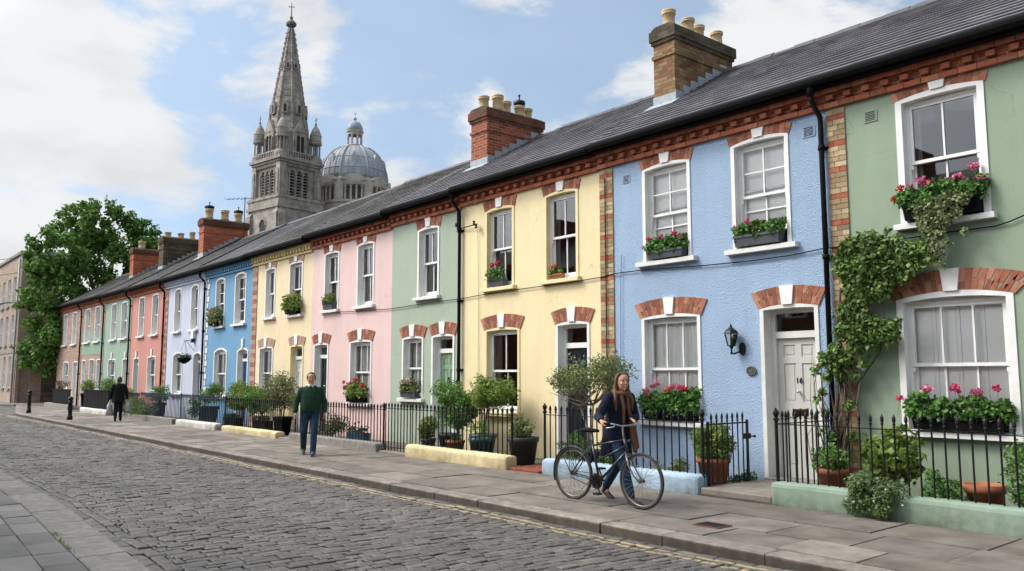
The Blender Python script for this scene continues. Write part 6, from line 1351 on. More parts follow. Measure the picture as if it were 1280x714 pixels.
# --- primrose yellow house garden
V = cloud(subclumps((-11.72, 10.0, 0.66), (0.26, 0.22, 0.18), 20, 0.10, 21), 1300, 0.05, 0.6, 0.2)
potted('large charcoal planter with a straggly green plant at the end of the cream low wall', -11.66, 10.0, 0.29, 0.50, greypot, V, L_olive, twigs(-11.7, 10, 0.4, 0.62, 0.85, 0.3, 8, 0.01, 22))
V = cloud(subclumps((-13.0, 10.35, 1.32), (0.50, 0.40, 0.36), 50, 0.15, 23), 5000, 0.055, 0.6, 0.25)
st = twigs(-13.25, 10.3, 0.35, 1.05, 1.3, 0.45, 16, 0.03, 24, 2)
potted('teal glazed pot with a round-headed pale yellow-green tree', -13.25, 10.3, 0.28, 0.46, tealpot, V, L_yellow, st, name='potted_tree', cat='small tree')
V = cloud(subclumps((-14.05, 10.3, 0.95), (0.46, 0.36, 0.42), 50, 0.16, 25) + subclumps((-14.4, 10.25, 1.28), (0.36, 0.30, 0.22), 18, 0.13, 26), 6000, 0.06)
st = twigs(-14.1, 10.3, 0.3, 0.7, 0.95, 0.35, 10, 0.03, 27)
potted('tall dense dark green bush in a charcoal pot beside the apple green door', -14.38, 10.25, 0.21, 0.42, greypot, V, L_mid, st, name='potted_bush', cat='potted bush')
V = cloud(subclumps((-13.78, 10.0, 0.40), (0.14, 0.12, 0.10), 8, 0.07, 28), 300, 0.04)
potted('short terracotta pot between the dark and the pale potted trees', -13.78, 10.0, 0.20, 0.32, terracotta, V, L_dark)
V = cloud(subclumps((-14.75, 10.0, 0.55), (0.24, 0.2, 0.26), 20, 0.10, 29), 1700, 0.055)
potted('yellow-green leafy plant in a low grey pot beside the closed iron gate', -14.75, 10.0, 0.17, 0.30, slatebox, V, L_yellow)
V = cloud(subclumps((-12.9, 9.95, 0.62), (0.24, 0.18, 0.2), 14, 0.08, 30), 800, 0.04, 0.4)
potted('second teal pot with feathery green leaves behind the cream low wall', -12.9, 9.95, 0.22, 0.42, tealpot, V, L_mid)
# --- narrow green, pink, cream gardens
shrub('dark bush with a few red flowers behind the grey stone low wall', cloud(subclumps((-18.9, 9.95, 0.42), (0.55, 0.25, 0.32), 24, 0.15, 32), 1500, 0.05), L_dark, (-18.9, 9.95, 0.0), flowers=[(-18.9 + 0.25 * i, 9.75, 0.5 + 0.1 * math.sin(i * 3), 0.03, F_red) for i in range(-2, 3)])
V = cloud([(-17.5 + 0.1 * i, 9.85, 0.42, 0.08) for i in range(-3, 4)], 300, 0.045)
window_box('blue trough with a few red blooms standing behind the grey stone low wall', -17.9, -17.1, 9.78, 9.96, 0.04, 0.28, plain('blue_trough', (0.03, 0.07, 0.13), 0.5, 0.1, 6), 0.14, L_dark, 0.05, 260, [(0.3, 0.2, .03, F_red), (0.6, 0.24, .03, F_red)], nm='plant_trough')
V = cloud(subclumps((-22.35, 10.1, 1.15), (0.85, 0.4, 0.58), 80, 0.18, 33), 4200, 0.06, 0.6, 0.2)
potted('sparse young tree in a black pot beside the man in the green jumper', -21.75, 9.9, 0.27, 0.50, blackpot, V, L_olive, twigs(-22.0, 10.0, 0.4, 0.85, 1.2, 0.8, 22, 0.025, 34, 2, 0.5), name='potted_tree', cat='small tree')
shrub('broad bright green bush behind the railing of the cream house', cloud(subclumps((-25.3, 10.15, 1.02), (0.78, 0.4, 0.46), 60, 0.19, 35), 4600, 0.07), L_yellow, (-25.3, 10.15, 0.0), twigs(-25.3, 10.15, 0, 0.6, 1.0, 0.6, 12, 0.03, 36, 2))
shrub('dark green bush between the two small trees of the cream house', cloud(subclumps((-23.9, 10.15, 0.92), (0.6, 0.4, 0.46), 46, 0.18, 37), 3600, 0.065), L_mid, (-23.9, 10.15, 0.0), twigs(-23.9, 10.15, 0, 0.5, 0.9, 0.5, 10, 0.03, 38, 2))
for (x0, x1, lb_) in ((-25.9, -24.9, 'black trough of ferns at the left of the cream house garden'), (-23.6, -22.7, 'black trough of low plants in the middle of the cream house garden')):
    window_box(lb_, x0, x1, 9.8, 10.05, 0.03, 0.34, blackpot, 0.14, L_dark, 0.06, 260, [], nm='plant_trough')
V = cloud(subclumps((-27.9, 10.2, 0.98), (0.48, 0.36, 0.36), 30, 0.15, 39), 1700, 0.065)
potted('round green shrub in a tall black pot in front of the cornflower blue house', -27.7, 10.0, 0.32, 0.62, blackpot, V, L_mid)
shrub('thin climbing shrub against the cornflower blue wall', cloud(subclumps((-30.6, 10.5, 0.5), (0.3, 0.2, 0.45), 14, 0.14, 40), 700, 0.06), L_dark, (-30.6, 10.5, 0))
V = cloud(subclumps((-33.6, 10.2, 0.95), (0.42, 0.36, 0.36), 26, 0.15, 41), 1300, 0.07)
potted('round shrub in a black pot in front of the pale lavender house', -33.6, 10.2, 0.25, 0.6, blackpot, V, L_mid)
shrub('grey-green hedge trailing over the grey stone low wall', cloud(subclumps((-33.9, 9.55, 0.42), (1.9, 0.35, 0.34), 60, 0.2, 42), 4200, 0.06), L_grey, (-33.9, 9.55, 0), name='hedge', cat='hedge')
V = cloud(subclumps((-38.6, 10.2, 0.95), (0.5, 0.36, 0.4), 26, 0.16, 43), 1300, 0.075)
potted('bright green shrub in a pot in front of the coral red house', -38.6, 10.2, 0.25, 0.55, blackpot, V, L_yellow)
shrub('spreading green shrub beside the distant walker', cloud(subclumps((-40.0, 9.9, 1.0), (0.9, 0.4, 0.55), 36, 0.22, 44), 2200, 0.075), L_mid, (-40.0, 9.9, 0))
# dark boarded railings and troughs at the far end
def trough(label, x0, x1, z0, z1, y=9.42, boards=8):
    t_ = thing('boarded_railing', ((x0 + x1) / 2, y, 0), label, 'railing'); q = MB(); n = boards
    for i in range(n): q.cbox(x0 + (x1 - x0) * i / n + 0.01, x0 + (x1 - x0) * (i + 1) / n - 0.01, y, y + 0.05, z0, z1, 0.006)
    q.build('board', blackpot, t_); q = MB(); q.box(x0, x1, y - 0.02, y + 0.10, z1, z1 + 0.05); q.build('rail', blackpot, t_)
trough('black boarded railing on the white low wall at the far end', -42.2, -37.9, 0.24, 1.0)
trough('black boarded railing in front of the far unpainted brick house', -49.2, -45.4, 0.26, 0.95, 9.5)
V = cloud(subclumps((-46.5, 10.1, 1.1), (0.5, 0.3, 0.4), 14, 0.15, 45), 500, 0.09)
potted('yellow-leaved shrub in a black pot in front of the half green house', -45.0, 10.2, 0.3, 0.8, blackpot, cloud(subclumps((-45.0, 10.2, 1.15), (0.45, 0.35, 0.4), 20, 0.16, 46), 900, 0.08), L_yellow)
potted('reddish-brown spiky plant in a black pot in front of the unpainted brick house', -49.6, 10.0, 0.3, 0.85, blackpot, cloud(subclumps((-49.6, 10.0, 1.15), (0.5, 0.35, 0.32), 14, 0.13, 47), 420, 0.11, 0.3), island('bronze_leaves', [(0.06, 0.04, 0.03), (0.09, 0.06, 0.04), (0.05, 0.05, 0.03)], 0.6))
# hanging basket and alarm box on the lavender house
hb = thing('hanging_basket', (-32.25, 10.62, 2.12), 'hanging basket of green plants on the pale lavender wall', 'hanging basket')
q = MB(); q.lathe([(0.05, 0), (0.20, 0.10), (0.26, 0.22), (0.24, 0.22)], (-32.25, 10.62, 2.12), 14); q.build('basket', blackpot, hb, True)
quads_mesh('foliage', cloud(subclumps((-32.25, 10.62, 2.36), (0.28, 0.26, 0.14), 14, 0.11, 48), 500, 0.07), L_dark, hb)
q = MB(); q.tube([(-32.25, 10.99, 2.98), (-32.25, 10.60, 3.02)], 0.014, 5); q.tube([(-32.25, 10.99, 2.62), (-32.25, 10.66, 3.0)], 0.010, 5)
for a in (0, 2.1, 4.2): q.tube([(-32.25, 10.62, 3.0), (-32.25 + 0.24 * math.cos(a), 10.62 + 0.24 * math.sin(a), 2.34)], 0.006, 4)
q.build('bracket', black_iron, hb)
ab = thing('alarm_box', (-32.3, 10.95, 3.15), 'small white alarm box above the hanging basket', 'alarm box')
q = MB(); q.cbox(-32.45, -32.15, 10.88, 11.0, 3.1, 3.38, 0.02); q.build('casing', white, ab)
q = MB(); q.cbox(-32.36, -32.24, 10.87, 10.98, 2.94, 3.08, 0.015); q.build('sensor', darkroom, ab)
# ================================================================== small street things
lt = thing('wall_lantern', (-7.58, 10.99, 2.10), 'black carriage lantern on a scrolled bracket on the sky blue wall', 'wall lantern')
cx, cy = -7.68, 10.86
q = MB(); q.lathe([(0.085, 0), (0.13, 0.002), (0.10, 0.05), (0.045, 0.085), (0.03, 0.10), (0.02, 0.105), (0.02, 0.13), (0.008, 0.14), (0.004, 0.165)], (cx, cy, 2.295), 6); q.lathe([(0.03, -0.012), (0.062, 0.0), (0.062, 0.012)], (cx, cy, 2.105), 6); q.lathe([(0.02, 0), (0.028, 0.03)], (cx, cy, 2.062), 8); q.build('lantern_cap', black_iron, lt)
q = MB()
for i in range(6): a = i * R(60); q.tube([(cx + 0.06 * math.cos(a), cy + 0.06 * math.sin(a), 2.11), (cx + 0.108 * math.cos(a), cy + 0.108 * math.sin(a), 2.30)], 0.0075, 4)
q.build('lantern_frame', black_iron, lt)
q = MB(); q.lathe([(0.056, 0.0), (0.102, 0.18)], (cx, cy, 2.115), 6); q.build('lantern_glass', glass, lt)
q = MB(); q.tube([(cx, cy, 2.07), (cx, cy, 2.0), (cx + 0.03, cy + 0.03, 1.985), (-7.57, 10.97, 2.03)], 0.014, 6); q.lathe([(0.012, 0), (0.02, 0.03)], (cx, cy, 1.97), 8)
q.build('bracket', black_iron, lt, True)
q = MB(); q.prism([(-7.565 + 0.05 * math.cos(a), 2.06 + 0.10 * math.sin(a)) for a in [i * R(22.5) for i in range(16)]], 'y', 10.965, 11.0); q.build('back_plate', black_iron, lt)
pq = thing('house_plaque', (-7.42, 10.99, 1.72), 'small oval dark metal plaque on the sky blue wall left of the grey door', 'plaque')
ov = lambda a_, b_: [(-7.42 + a_ * math.cos(t_), 1.72 + b_ * math.sin(t_)) for t_ in [i * R(15) for i in range(24)]]
q = MB(); q.prism(ov(0.090, 0.072), 'y', 10.978, 11.0); q.build('plate', plain('pewter', (0.10, 0.10, 0.10), 0.45, 0.2, 20, 0.6), pq)
q = MB()
for i in range(24):
    A, B = ov(0.082, 0.064)[i], ov(0.082, 0.064)[(i + 1) % 24]; q.tube([(A[0], 10.976, A[1]), (B[0], 10.976, B[1])], 0.005, 4)
q.build('rim', plain('pale_pewter', (0.25, 0.25, 0.24), 0.45, 0.2, 20, 0.6), pq)
q = MB(); q.tube([(-7.445, 10.977, 1.745), (-7.445, 10.977, 1.70)], 0.005, 4); q.tube([(-7.43, 10.977, 1.742), (-7.405, 10.977, 1.742), (-7.42, 10.977, 1.722), (-7.405, 10.977, 1.702), (-7.43, 10.977, 1.70)], 0.004, 4); q.build('raised_mark', MATS['pale_pewter'], pq)
# cable strung along the fronts
cb_ = [px2(px, py, 10.965) for (px, py) in [(1290, 265), (1262, 277), (1243, 283), (1180, 291), (1100, 303), (1028, 311), (990, 319), (940, 326), (880, 332), (800, 338), (768, 342), (750, 347), (700, 355), (646, 362), (600, 369), (580, 373), (540, 378), (490, 386), (440, 389.5), (400, 391)]]
q = MB(); q.tube([(p[0], 10.965, p[2]) for p in cb_], 0.009, 5); o = q.build('telephone_cable', black_plastic, None, loc=cb_[10]); tag(o, 'thin black cable sagging along the house fronts below the upper windows', 'cable')
q = MB(); q.tube([px2(777, 318, 10.965), px2(776, 345, 10.965), px2(776, 530, 10.965)], 0.007, 5); q.tube([px2(1024, 150, 10.96), px2(1031, 240, 10.96), px2(1036, 310, 10.96)], 0.007, 5)
o = q.build('cable', plain('blue_painted_cable', (0.14, 0.22, 0.36), 0.7, 0.1, 5), HOUSE[1])
q = MB(); q.tube([(-10.43, 10.955, 0.3), (-10.43, 10.955, 5.3)], 0.010, 6); q.build('conduit', black_plastic, HOUSE[1])
ib = thing('insulator_bracket', (-14.9, 10.95, 4.98), 'black wire bracket with small insulators at the top of the downpipe on the yellow house', 'bracket')
q = MB(); q.tube([(-14.95, 10.95, 4.98), (-14.25, 10.90, 4.98)], 0.014, 5)
for (xx, zz) in ((-15.02, 5.06), (-14.95, 4.93), (-14.35, 5.02), (-14.28, 4.93)): q.lathe([(0.01, -0.05), (0.035, -0.03), (0.02, 0), (0.035, 0.03), (0.01, 0.05)], (xx, 10.88, zz), 8)
q.tube([(-14.97, 10.88, 5.35), (-14.97, 10.88, 4.95)], 0.016, 5); q.build('bracket', black_iron, ib)
q = MB(); q.tube([(-14.32, 10.965, 4.95), (-14.30, 10.975, 3.5), (-14.30, 10.975, 0.3)], 0.006, 5); q.build('drop_wire', plain('cream_painted_cable', (0.45, 0.38, 0.2), 0.7, 0.1, 5), ib)
def bollard(x, y, h, label):
    t_ = thing('bollard', (x, y, 0), label, 'bollard', 'black iron bollards'); q = MB()
    q.lathe([(0.10, 0), (0.10, 0.12), (0.078, 0.15), (0.07, h * 0.72), (0.085, h * 0.74), (0.085, h * 0.78), (0.072, h * 0.80), (0.075, h * 0.88)], (x, y, 0), 14); q.build('post', black_iron, t_, True)
    q = MB(); q.lathe([(0.095, 0), (0.10, 0.02), (0.09, 0.07), (0.05, 0.11), (0.005, 0.125)], (x, y, h * 0.88), 14); q.build('cap', black_iron, t_, True)
bollard(-35.2, 7.42, 0.86, 'black iron bollard on the pavement beside the white low wall')
bollard(-42.7, 7.32, 1.05, 'tall thin black bollard near the pavement corner at the far left')
t_ = thing('drain_cover', (-5.72, 8.1, 0.008), 'small dark iron drain cover set in the pavement in front of the step', 'drain cover')
q = MB(); q.cbox(-5.90, -5.55, 7.52, 7.78, -0.01, 0.014, 0.004); q.build('frame', rust, t_)
q = MB()
for i in range(7): q.box(-5.875 + 0.045 * i, -5.845 + 0.045 * i, 7.54, 7.76, 0.012, 0.017)
q.build('grating', black_iron, t_)
# overhead wires at the far left
for k_, (A, B, lb_) in enumerate([((-61, 9.3, 9.3), (-74, 4.0, 9.9), 'upper of the two thin overhead wires at the left edge'), ((-61, 9.3, 8.3), (-74, 4.0, 8.6), 'lower of the two thin overhead wires at the left edge')]):
    q = MB(); q.tube([(A[0] + (B[0] - A[0]) * i / 8, A[1] + (B[1] - A[1]) * i / 8, A[2] + (B[2] - A[2]) * i / 8 - 0.25 * math.sin(math.pi * i / 8)) for i in range(9)], 0.02, 5)
    tag(q.build('overhead_wire', black_iron, None), lb_, 'wire')
# ================================================================== bicycle
def bicycle(label):
    bx, by = -7.51, 7.845
    b_ = thing('bicycle', (bx, by, 0), label, 'bicycle')
    RW = 0.345; rh, fh = (bx - 0.58, by, RW + 0.005), (bx + 0.575, by, RW + 0.005)
    def P(x, z, y=0.0): return (bx + x, by + y, z)
    def wheel(c):
        q = MB(); n, k = 48, 8
        def torus(mb, Rr, r_):
            base = len(mb.v)
            for i in range(n):
                a = 2 * math.pi * i / n
                for j in range(k):
                    t_ = 2 * math.pi * j / k; mb.v.append((c[0] + (Rr + r_ * math.cos(t_)) * math.cos(a), c[1] + r_ * math.sin(t_), c[2] + (Rr + r_ * math.cos(t_)) * math.sin(a)))
            for i in range(n):
                for j in range(k): mb.f.append((base + i * k + j, base + i * k + (j + 1) % k, base + ((i + 1) % n) * k + (j + 1) % k, base + ((i + 1) % n) * k + j))
        torus(q, RW - 0.019, 0.019); w_ = q.build('wheel', rubber, b_, True)
        q = MB(); torus(q, RW - 0.042, 0.010); q.build('rim', plain('dull_alloy', (0.20, 0.20, 0.20), 0.4, 0.1, 9, 0.8) if 'dull_alloy' not in MATS else MATS['dull_alloy'], w_, True)
        q = MB()
        for i in range(28):
            a = 2 * math.pi * i / 28; s = 0.03 if i % 2 else -0.03; a2 = a + (0.5 if (i // 2) % 2 else -0.5)
            q.tube([(c[0] + 0.022 * math.cos(a2), c[1] + s, c[2] + 0.022 * math.sin(a2)), (c[0] + (RW - 0.045) * math.cos(a), c[1], c[2] + (RW - 0.045) * math.sin(a))], 0.0021, 4, False)
        q.build('spokes', chrome, w_)
        q = MB(); q.tube([(c[0], c[1] - 0.055, c[2]), (c[0], c[1] + 0.055, c[2])], 0.017, 8); q.tube([(c[0], c[1] - 0.035, c[2]), (c[0], c[1] - 0.028, c[2])], 0.032, 10); q.tube([(c[0], c[1] + 0.035, c[2]), (c[0], c[1] + 0.028, c[2])], 0.032, 10); q.build('hub', MATS['dull_alloy'], w_)
        return w_
    wheel(rh); wheel(fh)
    bb = (-0.115, 0.29); st = (-0.245, 0.80); ht, hb_ = (0.305, 0.86), (0.365, 0.66)
    q = MB(); q.tube([P(*bb), P(*st)], 0.0155, 8); q.tube([P(-0.228, 0.735), P(0.312, 0.835)], 0.0145, 8); q.tube([P(*bb), P(0.355, 0.70)], 0.017, 8); q.tube([P(-0.175, 0.53), P(0.335, 0.765)], 0.0125, 8)
    q.tube([P(*ht), P(*hb_)], 0.020, 8)
    for s in (-0.05, 0.05): q.tube([P(bb[0], bb[1], s * 0.6), P(-0.58, RW, s)], 0.010, 6); q.tube([P(-0.235, 0.76, s * 0.3), P(-0.58, RW, s)], 0.008, 6)
    q.build('frame', bikepaint, b_, True)
    q = MB()
    for s in (-0.05, 0.05): q.tube([P(0.367, 0.65, s * 0.8), P(0.42, 0.52, s), P(0.50, 0.40, s), P(0.575, RW, s)], [0.013, 0.012, 0.010, 0.008], 6)
    q.tube([P(0.367, 0.66, -0.045), P(0.367, 0.66, 0.045)], 0.014, 6); q.build('fork', plain('grey_fork_paint', (0.16, 0.17, 0.18), 0.35, 0.1, 9, 0.3), b_, True)
    def guard(c, a0, a1):
        q = MB(); n = 22
        V = []; 
        for i in range(n + 1):
            a = R(a0 + (a1 - a0) * i / n); 
            for (yy, rr_) in ((-0.026, RW + 0.008), (-0.014, RW + 0.020), (0.014, RW + 0.020), (0.026, RW + 0.008)): V.append((c[0] + rr_ * math.cos(a), c[1] + yy, c[2] + rr_ * math.sin(a)))
        q.add(V, [(i * 4 + j, i * 4 + j + 1, i * 4 + j + 5, i * 4 + j + 4) for i in range(n) for j in range(3)]); q.build('mudguard', bikepaint, b_, True)
    guard(rh, 25, 200)
    q = MB(); q.tube([P(-0.245, 0.79), P(-0.268, 0.90)], 0.013, 8); sp_ = q
    q = MB(); V = []; secs = [(-0.40, 0.085, 0.03), (-0.36, 0.10, 0.04), (-0.30, 0.085, 0.038), (-0.22, 0.045, 0.032), (-0.15, 0.026, 0.028), (-0.12, 0.016, 0.02)]
    for (x, wv, hv) in secs:
        for k in range(10): a = 2 * math.pi * k / 10; V.append((bx + x, by + wv * math.cos(a), 0.925 + hv * math.sin(a) * (1 if math.sin(a) > 0 else 0.7)))
    q.add(V, [(i * 10 + k, i * 10 + (k + 1) % 10, (i + 1) * 10 + (k + 1) % 10, (i + 1) * 10 + k) for i in range(5) for k in range(10)] + [tuple(range(9, -1, -1)), tuple(50 + k for k in range(10))])
    sd_ = q.build('saddle', blackcloth, b_, True); sp_.build('seat_post', chrome, sd_)
    q = MB(); q.tube([P(0.30, 0.85), P(0.285, 0.99), P(0.32, 1.02)], 0.013, 8)
    hp = [P(0.26, 1.045, -0.30), P(0.33, 1.045, -0.24), P(0.37, 1.02, -0.14), P(0.33, 1.015, 0), P(0.37, 1.02, 0.14), P(0.33, 1.045, 0.24), P(0.26, 1.045, 0.30)]
    q.tube(hp, 0.0115, 8); hb2 = q.build('handlebar', chrome, b_, True)
    for s in (-1, 1):
        q = MB(); q.tube([P(0.22, 1.045, s * 0.33), P(0.31, 1.045, s * 0.262)], 0.017, 8); q.build('grip', blackcloth, hb2, True)
        q = MB(); q.tube([P(0.35, 1.04, s * 0.22), P(0.37, 1.01, s * 0.27), P(0.30, 0.995, s * 0.34)], [0.010, 0.008, 0.005], 6); q.build('brake_lever', chrome, hb2, True)
    q = MB(); n = 28
    q.lathe([(0.098, -0.004), (0.098, 0.004), (0.07, 0.004), (0.07, -0.004)], (0, 0, 0), n); q.v = [(bx + bb[0] + x, by - 0.055 + z, bb[1] + y) for (x, y, z) in q.v]
    for s, a in ((-1, R(-60)), (1, R(120))):
        e = (bb[0] + 0.165 * math.cos(a), bb[1] + 0.165 * math.sin(a)); q.tube([P(bb[0], bb[1], s * 0.07), P(e[0], e[1], s * 0.085)], 0.010, 6); q.box(bx + e[0] - 0.045, bx + e[0] + 0.045, by + s * 0.13 - 0.04, by + s * 0.13 + 0.04, e[1] - 0.011, e[1] + 0.011)
    q.tube([P(*bb, -0.09), P(*bb, 0.09)], 0.014, 8); q.build('crankset', black_iron, b_)
    q = MB(); q.prism([(bx - 0.60, RW + 0.045), (bx - 0.60, RW - 0.045), (bx - 0.12, 0.20), (bx + 0.0, 0.22), (bx + 0.01, 0.36), (bx - 0.1, 0.40)], 'y', by - 0.072, by - 0.062)
    cg = MB(); cg.tube([P(-0.58, RW + 0.04, -0.055), P(-0.115, bb[1] + 0.098, -0.055)], 0.005, 4); cg.tube([P(-0.58, RW - 0.04, -0.055), P(-0.115, bb[1] - 0.098, -0.055)], 0.005, 4); cg.build('chain', black_iron, b_)
    q = MB()
    for s in (-0.06, 0.06): q.tube([P(-0.30, 0.74, s), P(-0.86, 0.72, s)], 0.006, 5); q.tube([P(-0.58, RW + 0.02, s), P(-0.62, 0.73, s)], 0.005, 5); q.tube([P(-0.58, RW + 0.02, s), P(-0.80, 0.72, s)], 0.005, 5)
    for i in range(5): q.tube([P(-0.38 - 0.11 * i, 0.735, -0.06), P(-0.38 - 0.11 * i, 0.735, 0.06)], 0.005, 5)
    q.build('rear_rack', black_iron, b_)
    q = MB(); q.tube([P(-0.3, 0.30, 0.05), P(-0.52, 0.14, 0.10)], 0.008, 5); q.build('kickstand', chrome, b_)
    q = MB(); q.ball(P(0.40, 0.82), (0.035, 0.035, 0.035), 8, 6); q.build('headlamp', black_iron, b_, True)
    b_.rotation_euler = (0, 0, 0.043)
    return b_
bicycle('dark city bicycle with rear rack being pushed along the pavement by a woman')
# ================================================================== people: one voxel-merged surface per body or garment
def cap(mb, a, b_, r0, r1, n=10):
    a, b_ = Vector(a), Vector(b_); mb.tube([a, a.lerp(b_, 0.5), b_], [r0, (r0 + r1) / 2, r1], n); mb.ball(a, r0, n, 7); mb.ball(b_, r1, n, 7)
def loft(mb, secs, u, v, n=16):
    """secs: (centre, ru, rv)"""
    base = len(mb.v)
    for (c, ru, rv) in secs:
        for k in range(n):
            t_ = 2 * math.pi * k / n; mb.v.append(tuple(Vector(c) + u * ru * math.cos(t_) + v * rv * math.sin(t_)))
    m_ = len(secs)
    for i in range(m_ - 1):
        for k in range(n): a = base + i * n + k; b2 = base + i * n + (k + 1) % n; mb.f.append((a, b2, b2 + n, a + n))
    mb.f.append(tuple(base + k for k in range(n - 1, -1, -1))); mb.f.append(tuple(base + (m_ - 1) * n + k for k in range(n)))
def fuse(mb, name, m_, parent, voxel=0.008, sm=3, loc=None):
    me = bpy.data.meshes.new('tmp'); me.from_pydata(mb.v, [], mb.f); me.update()
    b2 = bmesh.new(); b2.from_mesh(me); bmesh.ops.recalc_face_normals(b2, faces=b2.faces); b2.to_mesh(me); b2.free()
    o = bpy.data.objects.new('tmp', me); COL.objects.link(o)
    rm_ = o.modifiers.new('r', 'REMESH'); rm_.mode = 'VOXEL'; rm_.voxel_size = voxel; rm_.adaptivity = 0
    s_ = o.modifiers.new('s', 'SMOOTH'); s_.iterations = sm; s_.factor = 0.5
    dg = bpy.context.evaluated_depsgraph_get(); ne = bpy.data.meshes.new_from_object(o.evaluated_get(dg)); bpy.data.objects.remove(o)
    ne.name = name; ne.materials.clear(); ob = link(name, ne, m_, parent, loc); ne.polygons.foreach_set('use_smooth', [True] * len(ne.polygons)); return ob
def hand(mb, wrist, d_, palm_n, side, curl=0.5, s=1.0):
    """palm and five fingers. d_: pointing direction, palm_n: direction the palm faces, side: towards the thumb"""
    wrist, d_, pn, sd_ = Vector(wrist), Vector(d_).normalized(), Vector(palm_n).normalized(), Vector(side).normalized()
    pc = wrist + d_ * 0.045 * s
    loft(mb, [(wrist, 0.024 * s, 0.018 * s), (wrist + d_ * 0.03 * s, 0.036 * s, 0.016 * s), (wrist + d_ * 0.075 * s, 0.040 * s, 0.014 * s), (wrist + d_ * 0.088 * s, 0.036 * s, 0.011 * s)], sd_, pn, 10)
    for i, L in enumerate((0.072, 0.080, 0.075, 0.060)):
        b0 = wrist + d_ * 0.080 * s + sd_ * (0.030 - 0.020 * i) * s; r_ = 0.0088 * s; dd = d_
        for seg in range(3):
            a = curl * (0.5 + 0.5 * seg); dd = (d_ * math.cos(a * (seg + 1) * 0.8) + pn * math.sin(a * (seg + 1) * 0.8)).normalized(); e = b0 + dd * L * (0.42, 0.32, 0.26)[seg] * s; cap(mb, b0, e, r_, r_ * 0.92, 6); b0 = e; r_ *= 0.92
    t0 = wrist + d_ * 0.028 * s + sd_ * 0.028 * s; t1 = t0 + (d_ * 0.6 + sd_ * 0.7 + pn * 0.25).normalized() * 0.038 * s; t2 = t1 + (d_ * 0.85 + sd_ * 0.15 + pn * (0.3 + curl * 0.4)).normalized() * 0.030 * s
    cap(mb, t0, t1, 0.0125 * s, 0.0105 * s, 6); cap(mb, t1, t2, 0.0105 * s, 0.008 * s, 6)
def head(mb, c, f, l, s=1.0):
    """skull, jaw, nose, ears; c is the centre of the head"""
    c = Vector(c); up = Vector((0, 0, 1))
    P = lambda a, b2, z: c + f * a * s + l * b2 * s + up * z * s
    loft(mb, [(P(0.012, 0, -0.118), 0.026 * s, 0.024 * s), (P(0.014, 0, -0.104), 0.052 * s, 0.046 * s), (P(0.010, 0, -0.075), 0.070 * s, 0.060 * s), (P(0.004, 0, -0.035), 0.086 * s, 0.070 * s), (P(0, 0, 0.0), 0.094 * s, 0.074 * s), (P(-0.004, 0, 0.04), 0.098 * s, 0.077 * s), (P(-0.008, 0, 0.075), 0.090 * s, 0.070 * s), (P(-0.012, 0, 0.10), 0.066 * s, 0.052 * s), (P(-0.014, 0, 0.115), 0.03 * s, 0.025 * s)], f, l, 18)
    loft(mb, [(P(0.09, 0, 0.012), 0.010 * s, 0.009 * s), (P(0.102, 0, -0.012), 0.013 * s, 0.012 * s), (P(0.110, 0, -0.028), 0.014 * s, 0.015 * s), (P(0.092, 0, -0.040), 0.010 * s, 0.013 * s)], f, l, 8)
    for k in (-1, 1):
        mb.ball(P(-0.008, 0.078 * k, -0.012), (0.016 * s, 0.012 * s, 0.028 * s), 8, 6)
        mb.ball(P(0.066, 0.040 * k, -0.03), (0.022 * s, 0.022 * s, 0.02 * s), 8, 6); mb.ball(P(0.083, 0.030 * k, 0.026), (0.014 * s, 0.022 * s, 0.007 * s), 8, 6)
    mb.ball(P(0.090, 0, -0.066), (0.012 * s, 0.020 * s, 0.010 * s), 8, 6); mb.ball(P(0.072, 0, -0.104), (0.018 * s, 0.02 * s, 0.014 * s), 8, 6)
    cap(mb, P(-0.018, 0, -0.07), P(-0.03, 0, -0.20), 0.052 * s, 0.056 * s)
    return P
def face(parent, P, f, l, s, lips, smile=False, brow=None):
    q = MB()
    for k in (-1, 1): q.ball(P(0.083, 0.032 * k, 0.006), (0.009 * s, 0.012 * s, 0.0065 * s), 8, 6)
    q.build('eyes', eyem, parent, True)
    q = MB()
    for k in (-1, 1): q.tube([P(0.094, 0.014 * k, 0.030), P(0.092, 0.034 * k, 0.035), P(0.076, 0.052 * k, 0.028)], [0.004 * s, 0.004 * s, 0.002 * s], 5)
    q.build('eyebrows', brow or hair_dk, parent, True)
    q = MB(); w_ = 0.030 if smile else 0.024
    q.tube([P(0.078, -w_, -0.058 if smile else -0.066), P(0.097, -w_ * 0.5, -0.066), P(0.101, 0, -0.068), P(0.097, w_ * 0.5, -0.066), P(0.078, w_, -0.058 if smile else -0.066)], [0.003 * s, 0.006 * s, 0.0065 * s, 0.006 * s, 0.003 * s], 6); q.build('mouth', lips, parent, True)
    if smile: q = MB(); q.tube([P(0.090, -0.020, -0.0635), P(0.104, 0, -0.068), P(0.090, 0.020, -0.0635)], [0.003 * s, 0.0042 * s, 0.003 * s], 6); q.build('teeth', teeth, parent, True)
UPV = Vector((0, 0, 1))
def person_frame(x, y, fx, fy):
    f = Vector((fx, fy, 0)).normalized(); l = Vector((-f.y, f.x, 0)); B = Vector((x, y, 0.004 + 0.006 * (y - 7)))
    return f, l, (lambda a, b2, z: B + f * a + l * b2 + UPV * z)
